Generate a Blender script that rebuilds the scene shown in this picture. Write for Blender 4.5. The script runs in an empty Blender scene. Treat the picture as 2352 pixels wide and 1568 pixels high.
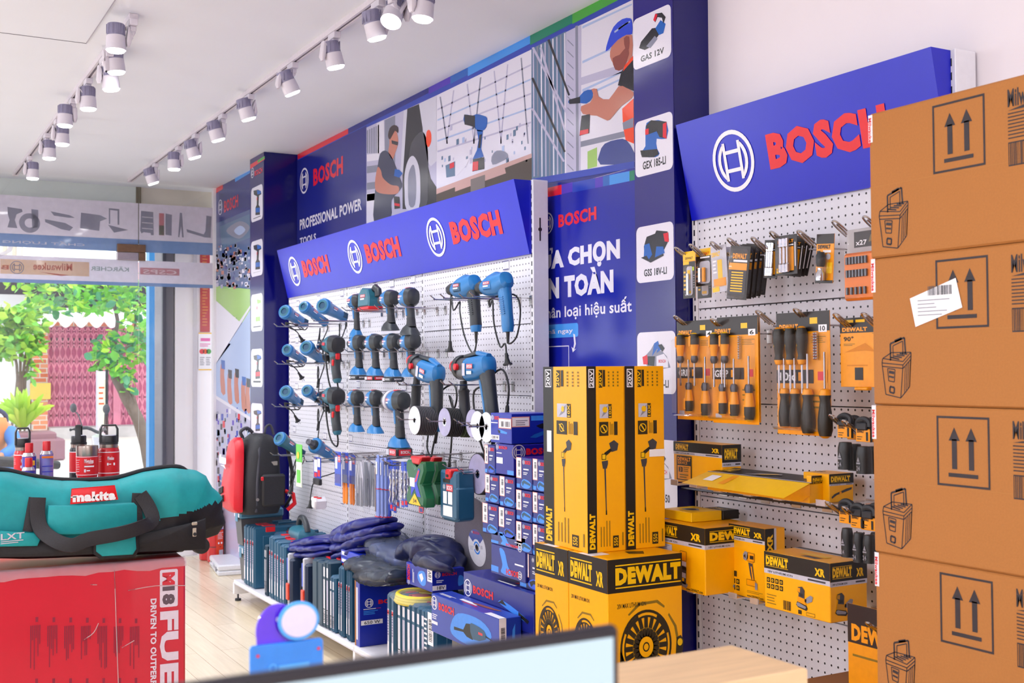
import bpy, math, random
from mathutils import Vector as V, Matrix
random.seed(7)
S = bpy.context.scene
COL = S.collection
R = math.radians
# ------------------------------------------------------------------ camera, world, sun, exposure
FPX, YAW, PITCH, ROLL = 2648.86, R(29.30686), R(1.45146), R(-0.38621)
EYE = V((0, 0, 1.5))
FWD = V((math.sin(YAW)*math.cos(PITCH), math.cos(YAW)*math.cos(PITCH), math.sin(PITCH)))
_r = V((math.cos(YAW), -math.sin(YAW), 0)); _u = _r.cross(FWD)
RGT = _r*math.cos(ROLL) + _u*math.sin(ROLL); UPV = -_r*math.sin(ROLL) + _u*math.cos(ROLL)
cam = bpy.data.cameras.new('camera'); camo = bpy.data.objects.new('camera', cam); COL.objects.link(camo)
cam.sensor_fit = 'HORIZONTAL'; cam.sensor_width = 36; cam.lens = FPX/2352*36
cam.clip_start = .05; cam.clip_end = 300
camo.matrix_world = Matrix(((RGT.x, UPV.x, -FWD.x, EYE.x), (RGT.y, UPV.y, -FWD.y, EYE.y), (RGT.z, UPV.z, -FWD.z, EYE.z), (0, 0, 0, 1)))
cam.dof.use_dof = True; cam.dof.focus_distance = 3.9; cam.dof.aperture_fstop = 8
S.camera = camo
S.view_settings.view_transform = 'Standard'; S.view_settings.look = 'None'
S.view_settings.gamma = 1; S.view_settings.use_curve_mapping = False
S.view_settings.exposure = 0.25
S.cycles.use_denoising = True
S.cycles.max_bounces = 8; S.cycles.transparent_max_bounces = 24
S.cycles.caustics_reflective = False; S.cycles.caustics_refractive = False
S.cycles.sample_clamp_indirect = 6
w = bpy.data.worlds.new('sky'); S.world = w; w.use_nodes = True
_bg = w.node_tree.nodes['Background']; _bg.inputs[0].default_value = (.86, .93, 1, 1); _bg.inputs[1].default_value = 1.75
def light(name, kind, loc, energy, color=(1, 1, 1), aim=None, **kw):
    l = bpy.data.lights.new(name, kind); l.energy = energy; l.color = color
    for k, v in kw.items(): setattr(l, k, v)
    o = bpy.data.objects.new(name, l); COL.objects.link(o); o.location = loc
    if aim is not None: o.rotation_euler = (V(aim)-V(loc)).to_track_quat('-Z', 'Y').to_euler()
    return o
light('sun', 'SUN', (4, 14, 9), 1.5, (1, .97, .9), aim=(2, 20, 0), angle=R(1.5))
# area lights added at ceiling height behind and beside the camera to brighten the shop
for _x, _y in ((-.6, -1.0), (.9, -1.6), (-2.2, 1.2), (-2.2, 4.2), (-2.2, 7.2)):
    light('ceiling_fill_light', 'AREA', (_x, _y, 2.97), 35, (.9, .95, 1), aim=(_x, _y, 0), shape='RECTANGLE', size=1.1, size_y=.5)
# point lights added out of view so the ceiling gets direct light
for _x, _y in ((-1.9, 1.4), (-1.9, 4.6), (-1.7, 7.6), (.2, -1.4)):
    light('offscreen_fill_light', 'POINT', (_x, _y, 2.15), 34, (.9, .95, 1), shadow_soft_size=.2)
# ------------------------------------------------------------------ photo sight lines onto real planes
def ray(px, py): return FWD + RGT*((px-1176)/FPX) - UPV*((py-784)/FPX)
def atx(px, py, x): d = ray(px, py); return EYE + d*(x/d.x)
def aty(px, py, y): d = ray(px, py); return EYE + d*(y/d.y)
def atz(px, py, z): d = ray(px, py); return EYE + d*((z-EYE.z)/d.z)
# ------------------------------------------------------------------ materials
def lin(h):
    h = h.lstrip('#'); o = []
    for i in (0, 2, 4):
        c = int(h[i:i+2], 16)/255; o.append(c/12.92 if c <= .04045 else ((c+.055)/1.055)**2.4)
    return o
MATS = {}
def mat(name, hexc, rough=.5, metal=0, var=.05, scale=60, bump=0, coat=0, spec=.5, emit=0, stretch=None, aniso=None):
    if name in MATS: return MATS[name]
    m = bpy.data.materials.new(name); m.use_nodes = True; nt = m.node_tree; n = nt.nodes; b = n['Principled BSDF']
    c = lin(hexc)
    b.inputs['Roughness'].default_value = rough; b.inputs['Metallic'].default_value = metal
    b.inputs['Specular IOR Level'].default_value = spec; b.inputs['Coat Weight'].default_value = coat
    b.inputs['Coat Roughness'].default_value = .04
    tc = n.new('ShaderNodeTexCoord'); no = n.new('ShaderNodeTexNoise'); no.inputs['Scale'].default_value = scale; no.inputs['Detail'].default_value = 3
    src = tc.outputs['Object']
    if stretch:
        mp = n.new('ShaderNodeMapping'); mp.inputs['Scale'].default_value = stretch; nt.links.new(src, mp.inputs[0]); src = mp.outputs[0]
    nt.links.new(src, no.inputs['Vector'])
    mx = n.new('ShaderNodeMix'); mx.data_type = 'RGBA'
    nt.links.new(no.outputs[0], mx.inputs[0])
    mx.inputs[6].default_value = [max(0, k*(1-2*var)) for k in c]+[1]; mx.inputs[7].default_value = [min(1, k*(1+2*var)) for k in c]+[1]
    nt.links.new(mx.outputs[2], b.inputs['Base Color'])
    if emit:
        nt.links.remove(b.inputs['Base Color'].links[0]); b.inputs['Base Color'].default_value = (.015, .015, .018, 1)
        b.inputs['Emission Color'].default_value = c+[1]; b.inputs['Emission Strength'].default_value = emit
    if bump:
        bp = n.new('ShaderNodeBump'); bp.inputs['Strength'].default_value = bump; bp.inputs['Distance'].default_value = .004
        nt.links.new(no.outputs[0], bp.inputs['Height']); nt.links.new(bp.outputs[0], b.inputs['Normal'])
    MATS[name] = m; return m
def clear(name, hexc, alpha, rough=.05, gloss=1.0):
    """thin transparent plastic / glass: lets light through, mirrors at grazing angles"""
    if name in MATS: return MATS[name]
    m = bpy.data.materials.new(name); m.use_nodes = True; nt = m.node_tree; n = nt.nodes; out = n['Material Output']; n.remove(n['Principled BSDF'])
    c = lin(hexc)+[1]
    t = n.new('ShaderNodeBsdfTransparent'); d = n.new('ShaderNodeBsdfDiffuse'); d.inputs[0].default_value = c
    tl = n.new('ShaderNodeBsdfTranslucent'); tl.inputs[0].default_value = c
    g = n.new('ShaderNodeBsdfGlossy'); g.inputs['Roughness'].default_value = rough
    f = n.new('ShaderNodeFresnel'); f.inputs[0].default_value = 1.45
    tc = n.new('ShaderNodeTexCoord'); no = n.new('ShaderNodeTexNoise'); no.inputs['Scale'].default_value = 18; nt.links.new(tc.outputs['Object'], no.inputs['Vector'])
    mr = n.new('ShaderNodeMapRange'); mr.inputs[3].default_value = max(0, alpha*.85); mr.inputs[4].default_value = min(1, alpha*1.15); nt.links.new(no.outputs[0], mr.inputs[0])
    dd = n.new('ShaderNodeMixShader'); dd.inputs[0].default_value = .5; nt.links.new(d.outputs[0], dd.inputs[1]); nt.links.new(tl.outputs[0], dd.inputs[2])
    a = n.new('ShaderNodeMixShader'); nt.links.new(mr.outputs[0], a.inputs[0]); nt.links.new(t.outputs[0], a.inputs[1]); nt.links.new(dd.outputs[0], a.inputs[2])
    mu = n.new('ShaderNodeMath'); mu.operation = 'MULTIPLY'; mu.inputs[1].default_value = gloss; nt.links.new(f.outputs[0], mu.inputs[0])
    ge = n.new('ShaderNodeNewGeometry'); fr = n.new('ShaderNodeMath'); fr.operation = 'SUBTRACT'; fr.inputs[0].default_value = 1; nt.links.new(ge.outputs['Backfacing'], fr.inputs[1])
    m2 = n.new('ShaderNodeMath'); m2.operation = 'MULTIPLY'; nt.links.new(mu.outputs[0], m2.inputs[0]); nt.links.new(fr.outputs[0], m2.inputs[1])
    x = n.new('ShaderNodeMixShader'); nt.links.new(m2.outputs[0], x.inputs[0]); nt.links.new(a.outputs[0], x.inputs[1]); nt.links.new(g.outputs[0], x.inputs[2])
    nt.links.new(x.outputs[0], out.inputs[0]); MATS[name] = m; return m
white = mat('white_paint', '#ece8ee', .5, var=.015)
wprint = mat('white_print', '#f4f2f8', .45, var=.01)
red = mat('red_print', '#e0141f', .4, var=.03)
black = mat('black_print', '#15130f', .45, var=.1)
yellow = mat('yellow_print', '#ffb000', .36, var=.02)
yelp = mat('yellow_flat_print', '#f6c000', .36, var=.02)
navy = mat('navy_print', '#10128c', .22, var=.03)
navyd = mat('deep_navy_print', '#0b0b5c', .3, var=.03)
blue = mat('blue_print', '#1a35c4', .3, var=.03)
sky = mat('sky_blue_print', '#3d8ff0', .35)
grey = mat('grey_print', '#8d8c96', .4)
lgrey = mat('pale_grey_print', '#c6c3d0', .4)
dgrey = mat('dark_grey_print', '#3b3b42', .45)
skin = mat('skin_print', '#c9836b', .4)
skin2 = mat('skin_shadow_print', '#8c4d40', .4)
orange = mat('orange_print', '#f0561c', .4)
green = mat('green_print', '#3a9a38', .4)
dgreen = mat('teal_green_print', '#0c7a68', .4)
toolblue = mat('tool_blue_plastic', '#2474b4', .32, var=.04)
toolteal = mat('tool_teal_plastic', '#2c6a7e', .36, var=.04)
toolblk = mat('black_rubber', '#24262c', .5, var=.1)
steel = mat('chrome_steel', '#c9c9cf', .16, 1)
dsteel = mat('dark_steel', '#55555c', .35, .9)
cordm = mat('black_cable', '#17181b', .45)
caseteal = mat('case_teal_plastic', '#1f5474', .42, var=.04, scale=300, bump=.05)
casedk = mat('case_dark_teal_plastic', '#1b3c52', .45, var=.05, scale=300, bump=.05)
redp = mat('red_plastic', '#d3202a', .35)
whitep = mat('white_plastic', '#eceaf0', .35, var=.02)
card = mat('cardboard', '#ac6e32', .75, var=.05, scale=220, bump=.06)
# ------------------------------------------------------------------ mesh builder
def frame(d):
    d = V(d).normalized(); a = V((0, 0, 1)) if abs(d.z) < .9 else V((1, 0, 0))
    u = d.cross(a).normalized(); return u, d.cross(u).normalized()*-1, d
class MB:
    def __init__(s, T=None): s.v = []; s.f = []; s.m = []; s.mats = []; s.T = T
    def mi(s, m):
        if m not in s.mats: s.mats.append(m)
        return s.mats.index(m)
    def add(s, vs, fs, m, T=None):
        b = len(s.v); T = T if T is not None else s.T
        s.v += [tuple(T @ V(p)) if T is not None else tuple(p) for p in vs]
        if isinstance(m, list):
            s.m += [s.mi(k) for k in m]
        else: s.m += [s.mi(m)]*len(fs)
        s.f += [tuple(b+i for i in f) for f in fs]; return s
    def box(s, c, size, m, bev=0, T=None):
        a, b, d = [k/2 for k in size]; c = V(c)
        if not bev:
            vs = [c+V((x, y, z)) for x in (-a, a) for y in (-b, b) for z in (-d, d)]
            return s.add(vs, [(0, 1, 3, 2), (4, 6, 7, 5), (0, 4, 5, 1), (2, 3, 7, 6), (0, 2, 6, 4), (1, 5, 7, 3)], m, T)
        e = min(bev, a*.98, b*.98, d*.98); vs = []; ix = {}
        for x in (-1, 1):
            for y in (-1, 1):
                for z in (-1, 1):
                    for k in range(3):
                        q = [x*(a-(k != 0)*e), y*(b-(k != 1)*e), z*(d-(k != 2)*e)]
                        ix[x, y, z, k] = len(vs); vs.append(c+V(q))
        fs = []
        for k in range(3):
            o = [i for i in range(3) if i != k]
            for sg in (-1, 1):
                q = []
                for p1, p2 in ((-1, -1), (1, -1), (1, 1), (-1, 1)):
                    t = [0, 0, 0]; t[k] = sg; t[o[0]] = p1; t[o[1]] = p2; q.append(ix[(*t, k)])
                fs.append(tuple(q))
            for p1 in (-1, 1):
                for p2 in (-1, 1):
                    t = [0, 0, 0]; t[o[0]] = p1; t[o[1]] = p2; q = []
                    for sg, kk in ((-1, o[0]), (1, o[0]), (1, o[1]), (-1, o[1])):
                        t[k] = sg; q.append(ix[(*t, kk)])
                    fs.append(tuple(q))
        for x in (-1, 1):
            for y in (-1, 1):
                for z in (-1, 1): fs.append((ix[x, y, z, 0], ix[x, y, z, 1], ix[x, y, z, 2]))
        return s.add(vs, fs, m, T)
    def bx(s, x0, x1, y0, y1, z0, z1, m, bev=0, T=None):
        return s.box(((x0+x1)/2, (y0+y1)/2, (z0+z1)/2), (abs(x1-x0), abs(y1-y0), abs(z1-z0)), m, bev, T)
    def rings(s, rings, m, cap=True, close=False, T=None):
        n = len(rings[0]); vs = [p for r in rings for p in r]; fs = []; k = len(rings); mm = []
        for i in range(k if close else k-1):
            a, b = i*n, ((i+1) % k)*n
            for j in range(n):
                fs.append((a+j, a+(j+1) % n, b+(j+1) % n, b+j)); mm.append(m[min(i, len(m)-1)] if isinstance(m, list) else m)
        if cap and not close:
            fs.append(tuple(range(n))[::-1]); fs.append(tuple(range((k-1)*n, k*n)))
            mm += [m[0], m[-1]] if isinstance(m, list) else [m, m]
        return s.add(vs, fs, mm, T)
    def lathe(s, prof, m, o=(0, 0, 0), d=(0, 0, 1), n=20, T=None, cap=True):
        """prof: list of (radius, height along d); m may list a material per segment"""
        u, w_, d = frame(d); o = V(o)
        return s.rings([[o+d*h+(u*math.cos(6.2832*j/n)+w_*math.sin(6.2832*j/n))*max(r, 1e-5) for j in range(n)] for r, h in prof], m, cap, T=T)
    def cyl(s, p0, p1, r0, m, r1=None, n=14, T=None):
        p0 = V(p0); p1 = V(p1); return s.lathe([(r0, 0), (r0 if r1 is None else r1, (p1-p0).length)], m, p0, p1-p0, n, T)
    def loft(s, secs, m, n=16, T=None, up=(0, 0, 1)):
        """secs: (centre, half_w, half_h[, exponent]); sections are square to the path; half_h lies along `up`"""
        pts = [V(q[0]) for q in secs]; rr = []
        for i, q in enumerate(secs):
            d = (pts[min(i+1, len(pts)-1)]-pts[max(i-1, 0)]).normalized()
            h = V(up)-d*V(up).dot(d)
            if h.length < .05: h = V((1, 0, 0))-d*d.x
            h.normalize(); w_ = d.cross(h); e = q[3] if len(q) > 3 else 2
            ring = []
            for j in range(n):
                t = 6.2832*j/n; c_, s_ = math.cos(t), math.sin(t)
                k = (abs(c_)**e+abs(s_)**e)**(-1/e)
                ring.append(pts[i]+w_*(q[1]*c_*k)+h*(q[2]*s_*k))
            rr.append(ring)
        return s.rings(rr, m, T=T)
    def tube(s, pts, r, m, n=7, T=None, close=False, sm=0):
        pts = [V(p) for p in pts]
        if sm: pts = smooth(pts, sm, close)
        k = len(pts); rr = []; prev = None
        for i in range(k):
            d = (pts[(i+1) % k]-pts[i-1]) if close else (pts[min(i+1, k-1)]-pts[max(i-1, 0)])
            if d.length < 1e-9: d = V((0, 0, 1))
            d.normalize()
            if prev is None: u, w_, _ = frame(d)
            else:
                u = prev-d*prev.dot(d)
                if u.length < 1e-4: u, w_, _ = frame(d)
                u.normalize(); w_ = d.cross(u)
            prev = u; ra = r[min(i*len(r)//k, len(r)-1)] if isinstance(r, (list, tuple)) else r
            rr.append([pts[i]+(u*math.cos(6.2832*j/n)+w_*math.sin(6.2832*j/n))*ra for j in range(n)])
        return s.rings(rr, m, close=close, T=T)
    def ell(s, c, r, m, n=14, k=9, T=None):
        c = V(c); rr = []
        for i in range(k+1):
            a = -math.pi/2+math.pi*i/k; cr, h = max(math.cos(a), .001), math.sin(a)
            rr.append([c+V((r[0]*cr*math.cos(6.2832*j/n), r[1]*cr*math.sin(6.2832*j/n), r[2]*h)) for j in range(n)])
        return s.rings(rr, m, T=T)
    def prism(s, poly, o, U, W, depth, m, bev=0, T=None, side=None):
        """flat outline (u,w) in the plane o+uU+wW, centred thickness `depth` across it, optional chamfer"""
        o = V(o); U = V(U); W = V(W); N = U.cross(W).normalized(); n = len(poly)
        cu = sum(p[0] for p in poly)/n; cw = sum(p[1] for p in poly)/n; L = []
        if bev: lay = ((-depth/2, bev), (-depth/2+bev, 0), (depth/2-bev, 0), (depth/2, bev))
        else: lay = ((-depth/2, 0), (depth/2, 0))
        ins = inset(poly, bev) if bev else None
        for h, i in lay:
            L.append([o+U*p[0]+W*p[1]+N*h for p in (ins if i else poly)])
        return s.rings(L, m, T=T)
    def build(s, name, parent=None, ang=38, flat=False):
        me = bpy.data.meshes.new(name); me.from_pydata(s.v, [], s.f); me.update()
        for m in s.mats: me.materials.append(m)
        me.polygons.foreach_set('material_index', s.m)
        if not flat:
            me.polygons.foreach_set('use_smooth', [True]*len(me.polygons)); me.set_sharp_from_angle(angle=R(ang))
        o = bpy.data.objects.new(name, me); COL.objects.link(o)
        if parent: o.parent = parent
        return o
def inset(poly, d):
    n = len(poly); out = []; ar = sum(poly[i][0]*poly[(i+1) % n][1]-poly[(i+1) % n][0]*poly[i][1] for i in range(n)); sg = 1 if ar > 0 else -1
    for i in range(n):
        p, a, b = V(poly[i]).to_2d(), V(poly[i-1]).to_2d(), V(poly[(i+1) % n]).to_2d()
        e1 = (p-a).normalized(); e2 = (b-p).normalized()
        n1 = V((-e1.y, e1.x))*sg; n2 = V((-e2.y, e2.x))*sg; q = n1+n2
        out.append(tuple(p+q*(d/max(q.length_squared/2, .35))))
    return out
def smooth(pts, k=4, close=False):
    out = []; n = len(pts)
    for i in range(n if close else n-1):
        g = (lambda j: pts[j % n]) if close else (lambda j: pts[max(0, min(n-1, j))])
        a, b, c, d = g(i-1), g(i), g(i+1), g(i+2)
        for t in range(k):
            t /= k
            out.append(.5*((2*b)+(c-a)*t+(2*a-5*b+4*c-d)*t*t+(3*b-a-3*c+d)*t*t*t))
    if not close: out.append(pts[-1])
    return out
def rrect(w_, h, r, n=4, x=0, y=0):
    out = []
    for cx, cy, a in ((w_/2-r, h/2-r, 0), (-w_/2+r, h/2-r, 90), (-w_/2+r, -h/2+r, 180), (w_/2-r, -h/2+r, 270)):
        out += [(x+cx+r*math.cos(R(a+90*i/n)), y+cy+r*math.sin(R(a+90*i/n))) for i in range(n+1)]
    return out
# ------------------------------------------------------------------ printing: lettering and flat shapes lying on a face
_T = {}
def glyphs(t, bold=.02):
    k = (t, bold)
    if k not in _T:
        c = bpy.data.curves.new('t', 'FONT'); c.body = t; c.resolution_u = 2; c.offset = bold; c.size = 1; c.space_character = 1+bold*1.5
        o = bpy.data.objects.new('t', c); me = o.to_mesh()
        vs = [(p.co.x, p.co.y) for p in me.vertices]; fs = [tuple(p.vertices) for p in me.polygons]
        o.to_mesh_clear(); bpy.data.objects.remove(o); bpy.data.curves.remove(c)
        if vs:
            x0, x1 = min(p[0] for p in vs), max(p[0] for p in vs); y0, y1 = min(p[1] for p in vs), max(p[1] for p in vs)
            vs = [((p[0]-x0)/(x1-x0), (p[1]-y0)/(y1-y0)) for p in vs]
        _T[k] = (vs, fs, (x1-x0)/(y1-y0) if vs else 1)
    return _T[k]
class G:
    """a printed face: origin o (lower left), U right, W up, both full-size vectors; coordinates are fractions unless px=True"""
    def __init__(s, mb, o, U, W, px=False, lift=.0005):
        s.mb = mb; s.o = V(o); s.U = V(U); s.W = V(W); s.N = s.U.cross(s.W).normalized(); s.px = px; s.lift = lift
        s.sw, s.sh = s.U.length, s.W.length
    def uv(s, p):
        if not s.px: return p
        d = ray(*p); q = EYE+d*((s.o-EYE).dot(s.N)/d.dot(s.N))-s.o
        return (q.dot(s.U)/s.sw**2, q.dot(s.W)/s.sh**2)
    def raw(s, vs, fs, m, L=1):
        s.mb.add([s.o+s.U*a+s.W*b+s.N*(s.lift*L) for a, b in vs], fs, m); return s
    def poly(s, pts, m, L=1, sm=0):
        pts = [s.uv(p) for p in pts]
        if sm: pts = [tuple(q) for q in smooth([V(p).to_2d() for p in pts], sm, True)]
        if len(pts) == 4 and not sm: return s.raw(pts, [(0, 1, 2, 3)], m, L)
        from mathutils.geometry import tessellate_polygon
        tri = tessellate_polygon([[V((p[0]*s.sw, p[1]*s.sh, 0)) for p in pts]])
        return s.raw(pts, [tuple(t) for t in tri], m, L)
    def rect(s, a, b, m, L=1):
        a = s.uv(a); b = s.uv(b); return s.raw([(a[0], a[1]), (b[0], a[1]), (b[0], b[1]), (a[0], b[1])], [(0, 1, 2, 3)], m, L)
    def frame(s, a, b, t, m, L=1):
        """outline of thickness t (metres)"""
        a = s.uv(a); b = s.uv(b); x, y = t/s.sw, t/s.sh
        a, b = (min(a[0], b[0]), min(a[1], b[1])), (max(a[0], b[0]), max(a[1], b[1]))
        o = [(a[0], a[1]), (b[0], a[1]), (b[0], b[1]), (a[0], b[1])]; i = [(a[0]+x, a[1]+y), (b[0]-x, a[1]+y), (b[0]-x, b[1]-y), (a[0]+x, b[1]-y)]
        return s.raw(o+i, [(0, 1, 5, 4), (1, 2, 6, 5), (2, 3, 7, 6), (3, 0, 4, 7)], m, L)
    def rr(s, a, b, r, m, L=1):
        """rounded rectangle, r in metres"""
        a = s.uv(a); b = s.uv(b); w_, h = abs(b[0]-a[0])*s.sw, abs(b[1]-a[1])*s.sh
        p = rrect(w_, h, min(r, w_/2.01, h/2.01)); cx, cy = (a[0]+b[0])/2, (a[1]+b[1])/2
        return s.raw([(cx+x/s.sw, cy+y/s.sh) for x, y in p], [tuple(range(len(p)))], m, L)
    def ring(s, c, ro, ri, m, L=1, a0=0, a1=360, n=32, sq=1):
        c = s.uv(c); k = n if a1-a0 >= 360 else n+1; vs = []
        for r in (ro, ri):
            for j in range(k):
                t = R(a0+(a1-a0)*j/n); vs.append((c[0]+r*sq*math.cos(t)/s.sw, c[1]+r*math.sin(t)/s.sh))
        if ri <= 0: return s.raw(vs[:k], [tuple(range(k))], m, L)
        return s.raw(vs, [(j, (j+1) % k, k+(j+1) % k, k+j) for j in range(n)], m, L)
    def text(s, t, a, b, m, L=2, bold=.02, rot=0):
        """lettering t filling the box a (lower left) - b (upper right) as read; rot=90 reads upwards, -90 downwards"""
        a = s.uv(a); b = s.uv(b); vs, fs, _ = glyphs(t, bold); x0, y0 = a; w_, h = b[0]-a[0], b[1]-a[1]
        if rot == 90: vs = [(1-q, p) for p, q in vs]
        elif rot == -90: vs = [(q, 1-p) for p, q in vs]
        return s.raw([(x0+p*w_, y0+q*h) for p, q in vs], fs, m, L)
    def lines(s, a, b, n, m, L=2, fill=.45, rag=.3, rot=0, seed=1):
        """n rows of unreadably small printed text"""
        a = s.uv(a); b = s.uv(b); rg = random.Random(seed)
        for i in range(n):
            k = 1-rg.random()*rag
            if rot:
                x = a[0]+(b[0]-a[0])*(i+.25)/n; xx = x+(b[0]-a[0])*fill/n
                s.raw([(x, a[1]), (xx, a[1]), (xx, a[1]+(b[1]-a[1])*k), (x, a[1]+(b[1]-a[1])*k)], [(0, 1, 2, 3)], m, L)
            else:
                y = b[1]-(b[1]-a[1])*(i+.25)/n; yy = y-(b[1]-a[1])*fill/n
                s.raw([(a[0], yy), (a[0]+(b[0]-a[0])*k, yy), (a[0]+(b[0]-a[0])*k, y), (a[0], y)], [(0, 1, 2, 3)], m, L)
        return s
    def bars(s, a, b, n, m, L=2, rot=0, seed=3):
        a = s.uv(a); b = s.uv(b); rg = random.Random(seed)
        for i in range(n):
            t0 = i/n; t1 = t0+(.3+.5*rg.random())/n
            if rot: s.raw([(a[0], a[1]+(b[1]-a[1])*t0), (b[0], a[1]+(b[1]-a[1])*t0), (b[0], a[1]+(b[1]-a[1])*t1), (a[0], a[1]+(b[1]-a[1])*t1)], [(0, 1, 2, 3)], m, L)
            else: s.raw([(a[0]+(b[0]-a[0])*t0, a[1]), (a[0]+(b[0]-a[0])*t1, a[1]), (a[0]+(b[0]-a[0])*t1, b[1]), (a[0]+(b[0]-a[0])*t0, b[1])], [(0, 1, 2, 3)], m, L)
        return s
    def emblem(s, c, r, m, L=2, sq=1):
        """armature in a ring"""
        c = s.uv(c); P = lambda x, y: (c[0]+x*r*sq/s.sw, c[1]+y*r/s.sh); n = 36
        vs = [P(k*math.cos(6.2832*j/n), k*math.sin(6.2832*j/n)) for k in (1, .86) for j in range(n)]
        s.raw(vs, [(j, (j+1) % n, n+(j+1) % n, n+j) for j in range(n)], m, L)
        for sg in (-1, 1):
            o = [(sg*.72*math.cos(R(t)), .72*math.sin(R(t))) for t in range(-62, 63, 12)]
            i = [(sg*max(.42, .58*math.cos(R(t))), max(-.5, min(.5, .6*math.sin(R(t))))) for t in range(-62, 63, 12)]
            k = len(o); s.raw([P(*q) for q in o+i], [(j, j+1, k+j+1, k+j) for j in range(k-1)], m, L)
            s.raw([P(sg*.3, -.62), P(sg*.43, -.62), P(sg*.43, .62), P(sg*.3, .62)], [(0, 1, 2, 3)], m, L)
            s.raw([P(-.3, sg*.3-.06), P(.3, sg*.3-.06), P(.3, sg*.3+.06), P(-.3, sg*.3+.06)], [(0, 1, 2, 3)], m, L)
        return s
# ------------------------------------------------------------------ things, parts, tags
def tag(o, label=None, cat=None, group=None, kind=None):
    for k, v in (('label', label), ('category', cat), ('group', group), ('kind', kind)):
        if v: o[k] = v
    return o
def thing(name, label, cat, loc=(0, 0, 0), rot=(0, 0, 0), group=None):
    o = bpy.data.objects.new(name, None); COL.objects.link(o); o.empty_display_size = .05
    o.location = loc; o.rotation_euler = rot
    return tag(o, label, cat, group)
def kids(o): return [c for c in bpy.data.objects if c.parent == o]
def dup(o, loc=None, rot=None, label=None, group=None, parent=None):
    c = o.copy(); COL.objects.link(c)
    if parent: c.parent = parent
    if loc is not None: c.location = loc
    if rot is not None: c.rotation_euler = rot
    if label: c['label'] = label
    if group: c['group'] = group
    for ch in kids(o): dup(ch, parent=c)
    return c
def struct(o): o['kind'] = 'structure'; return o
# ================================================================== the room
CEIL, WALL, WALL2, POST1, POST2, FACY = 3.015, 2.62, 2.535, 2.51, 2.45, 9.45
def pegmat():
    m = mat('perforated_white_steel', '#dedce6', .42, var=.02); nt = m.node_tree; n = nt.nodes; b = n['Principled BSDF']
    src = b.inputs['Base Color'].links[0].from_socket
    tc = n.new('ShaderNodeTexCoord'); sp = n.new('ShaderNodeSeparateXYZ'); nt.links.new(tc.outputs['Object'], sp.inputs[0])
    def mth(op, a, v=None):
        k = n.new('ShaderNodeMath'); k.operation = op; nt.links.new(a, k.inputs[0])
        if v is not None:
            if isinstance(v, (int, float)): k.inputs[1].default_value = v
            else: nt.links.new(v, k.inputs[1])
        return k.outputs[0]
    P = .0265; sq = []
    for ax, ph in (('Y', .5), ('Z', .35)):
        f = mth('FRACT', mth('ADD', mth('DIVIDE', sp.outputs[ax], P), ph)); d = mth('SUBTRACT', f, .5); sq.append(mth('MULTIPLY', d, d))
    hole = mth('LESS_THAN', mth('ADD', sq[0], sq[1]), (.0034/P)**2)
    mx = n.new('ShaderNodeMix'); mx.data_type = 'RGBA'; nt.links.new(hole, mx.inputs[0]); nt.links.new(src, mx.inputs[6]); mx.inputs[7].default_value = (.012, .01, .016, 1)
    nt.links.new(mx.outputs[2], b.inputs['Base Color']); return m
peg = pegmat()
def floormat():
    m = mat('maple_plank_floor', '#ecdcc0', .2, var=.08, scale=5, stretch=(9, .7, 1)); nt = m.node_tree; n = nt.nodes; b = n['Principled BSDF']
    src = b.inputs['Base Color'].links[0].from_socket
    tc = n.new('ShaderNodeTexCoord'); mp = n.new('ShaderNodeMapping'); mp.inputs['Rotation'].default_value = (0, 0, R(90)); nt.links.new(tc.outputs['Object'], mp.inputs[0])
    br = n.new('ShaderNodeTexBrick'); br.inputs['Scale'].default_value = 1; br.inputs['Brick Width'].default_value = 1.25; br.inputs['Row Height'].default_value = .13; br.inputs['Mortar Size'].default_value = .0012
    br.inputs['Color1'].default_value = (1, 1, 1, 1); br.inputs['Color2'].default_value = (.86, .84, .82, 1); br.inputs['Mortar'].default_value = (.45, .36, .28, 1); nt.links.new(mp.outputs[0], br.inputs[0])
    mx = n.new('ShaderNodeMix'); mx.data_type = 'RGBA'; mx.blend_type = 'MULTIPLY'; mx.inputs[0].default_value = 1
    nt.links.new(src, mx.inputs[6]); nt.links.new(br.outputs[0], mx.inputs[7]); nt.links.new(mx.outputs[2], b.inputs['Base Color']); return m
wallm = mat('light_tinted_white_wall', '#efe7ec', .55, var=.012, scale=4)  # white wall; pinkish tint of the light is put into its base colour
ceilm = mat('ceiling_paint', '#eaecf5', .7, var=.01, scale=3)
def slab(name, *a, m=wallm, bev=0):
    mb = MB(); mb.bx(*a, m, bev); o = mb.build(name); return struct(o)
slab('floor', -3, WALL, -2.5, FACY+.1, -.1, 0, m=floormat())
slab('ceiling', -3.1, WALL+.1, -2.6, FACY+.25, CEIL, CEIL+.1, m=ceilm)
slab('wall_left', -3.1, -3, -2.6, FACY+.1, 0, CEIL)
slab('wall_back', -3, WALL, -2.6, -2.5, 0, CEIL)
slab('wall_right', WALL, WALL+.1, 3.2, FACY+.1, 0, CEIL)
slab('trim_1', WALL2, WALL, -2.5, 3.2, 0, CEIL)                       # furred-out white wall behind the near rack
slab('trim_2', 2.512, WALL, 8.04, FACY, 0, CEIL)                      # wall lining beyond the far pillar
pil = mat('glossy_navy_vinyl', '#0a0a66', .12, var=.02, scale=300, bump=.04)
slab('pillar', 2.385, WALL, 7.709, 8.04, 0, CEIL, m=pil)
slab('pillar', 2.385, WALL, 3.116, 3.348, 0, CEIL, m=pil)
slab('trim_3', 2.487, 2.53, FACY-.03, FACY+.03, 0, CEIL, m=white)       # white edge between glass and wall
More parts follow.
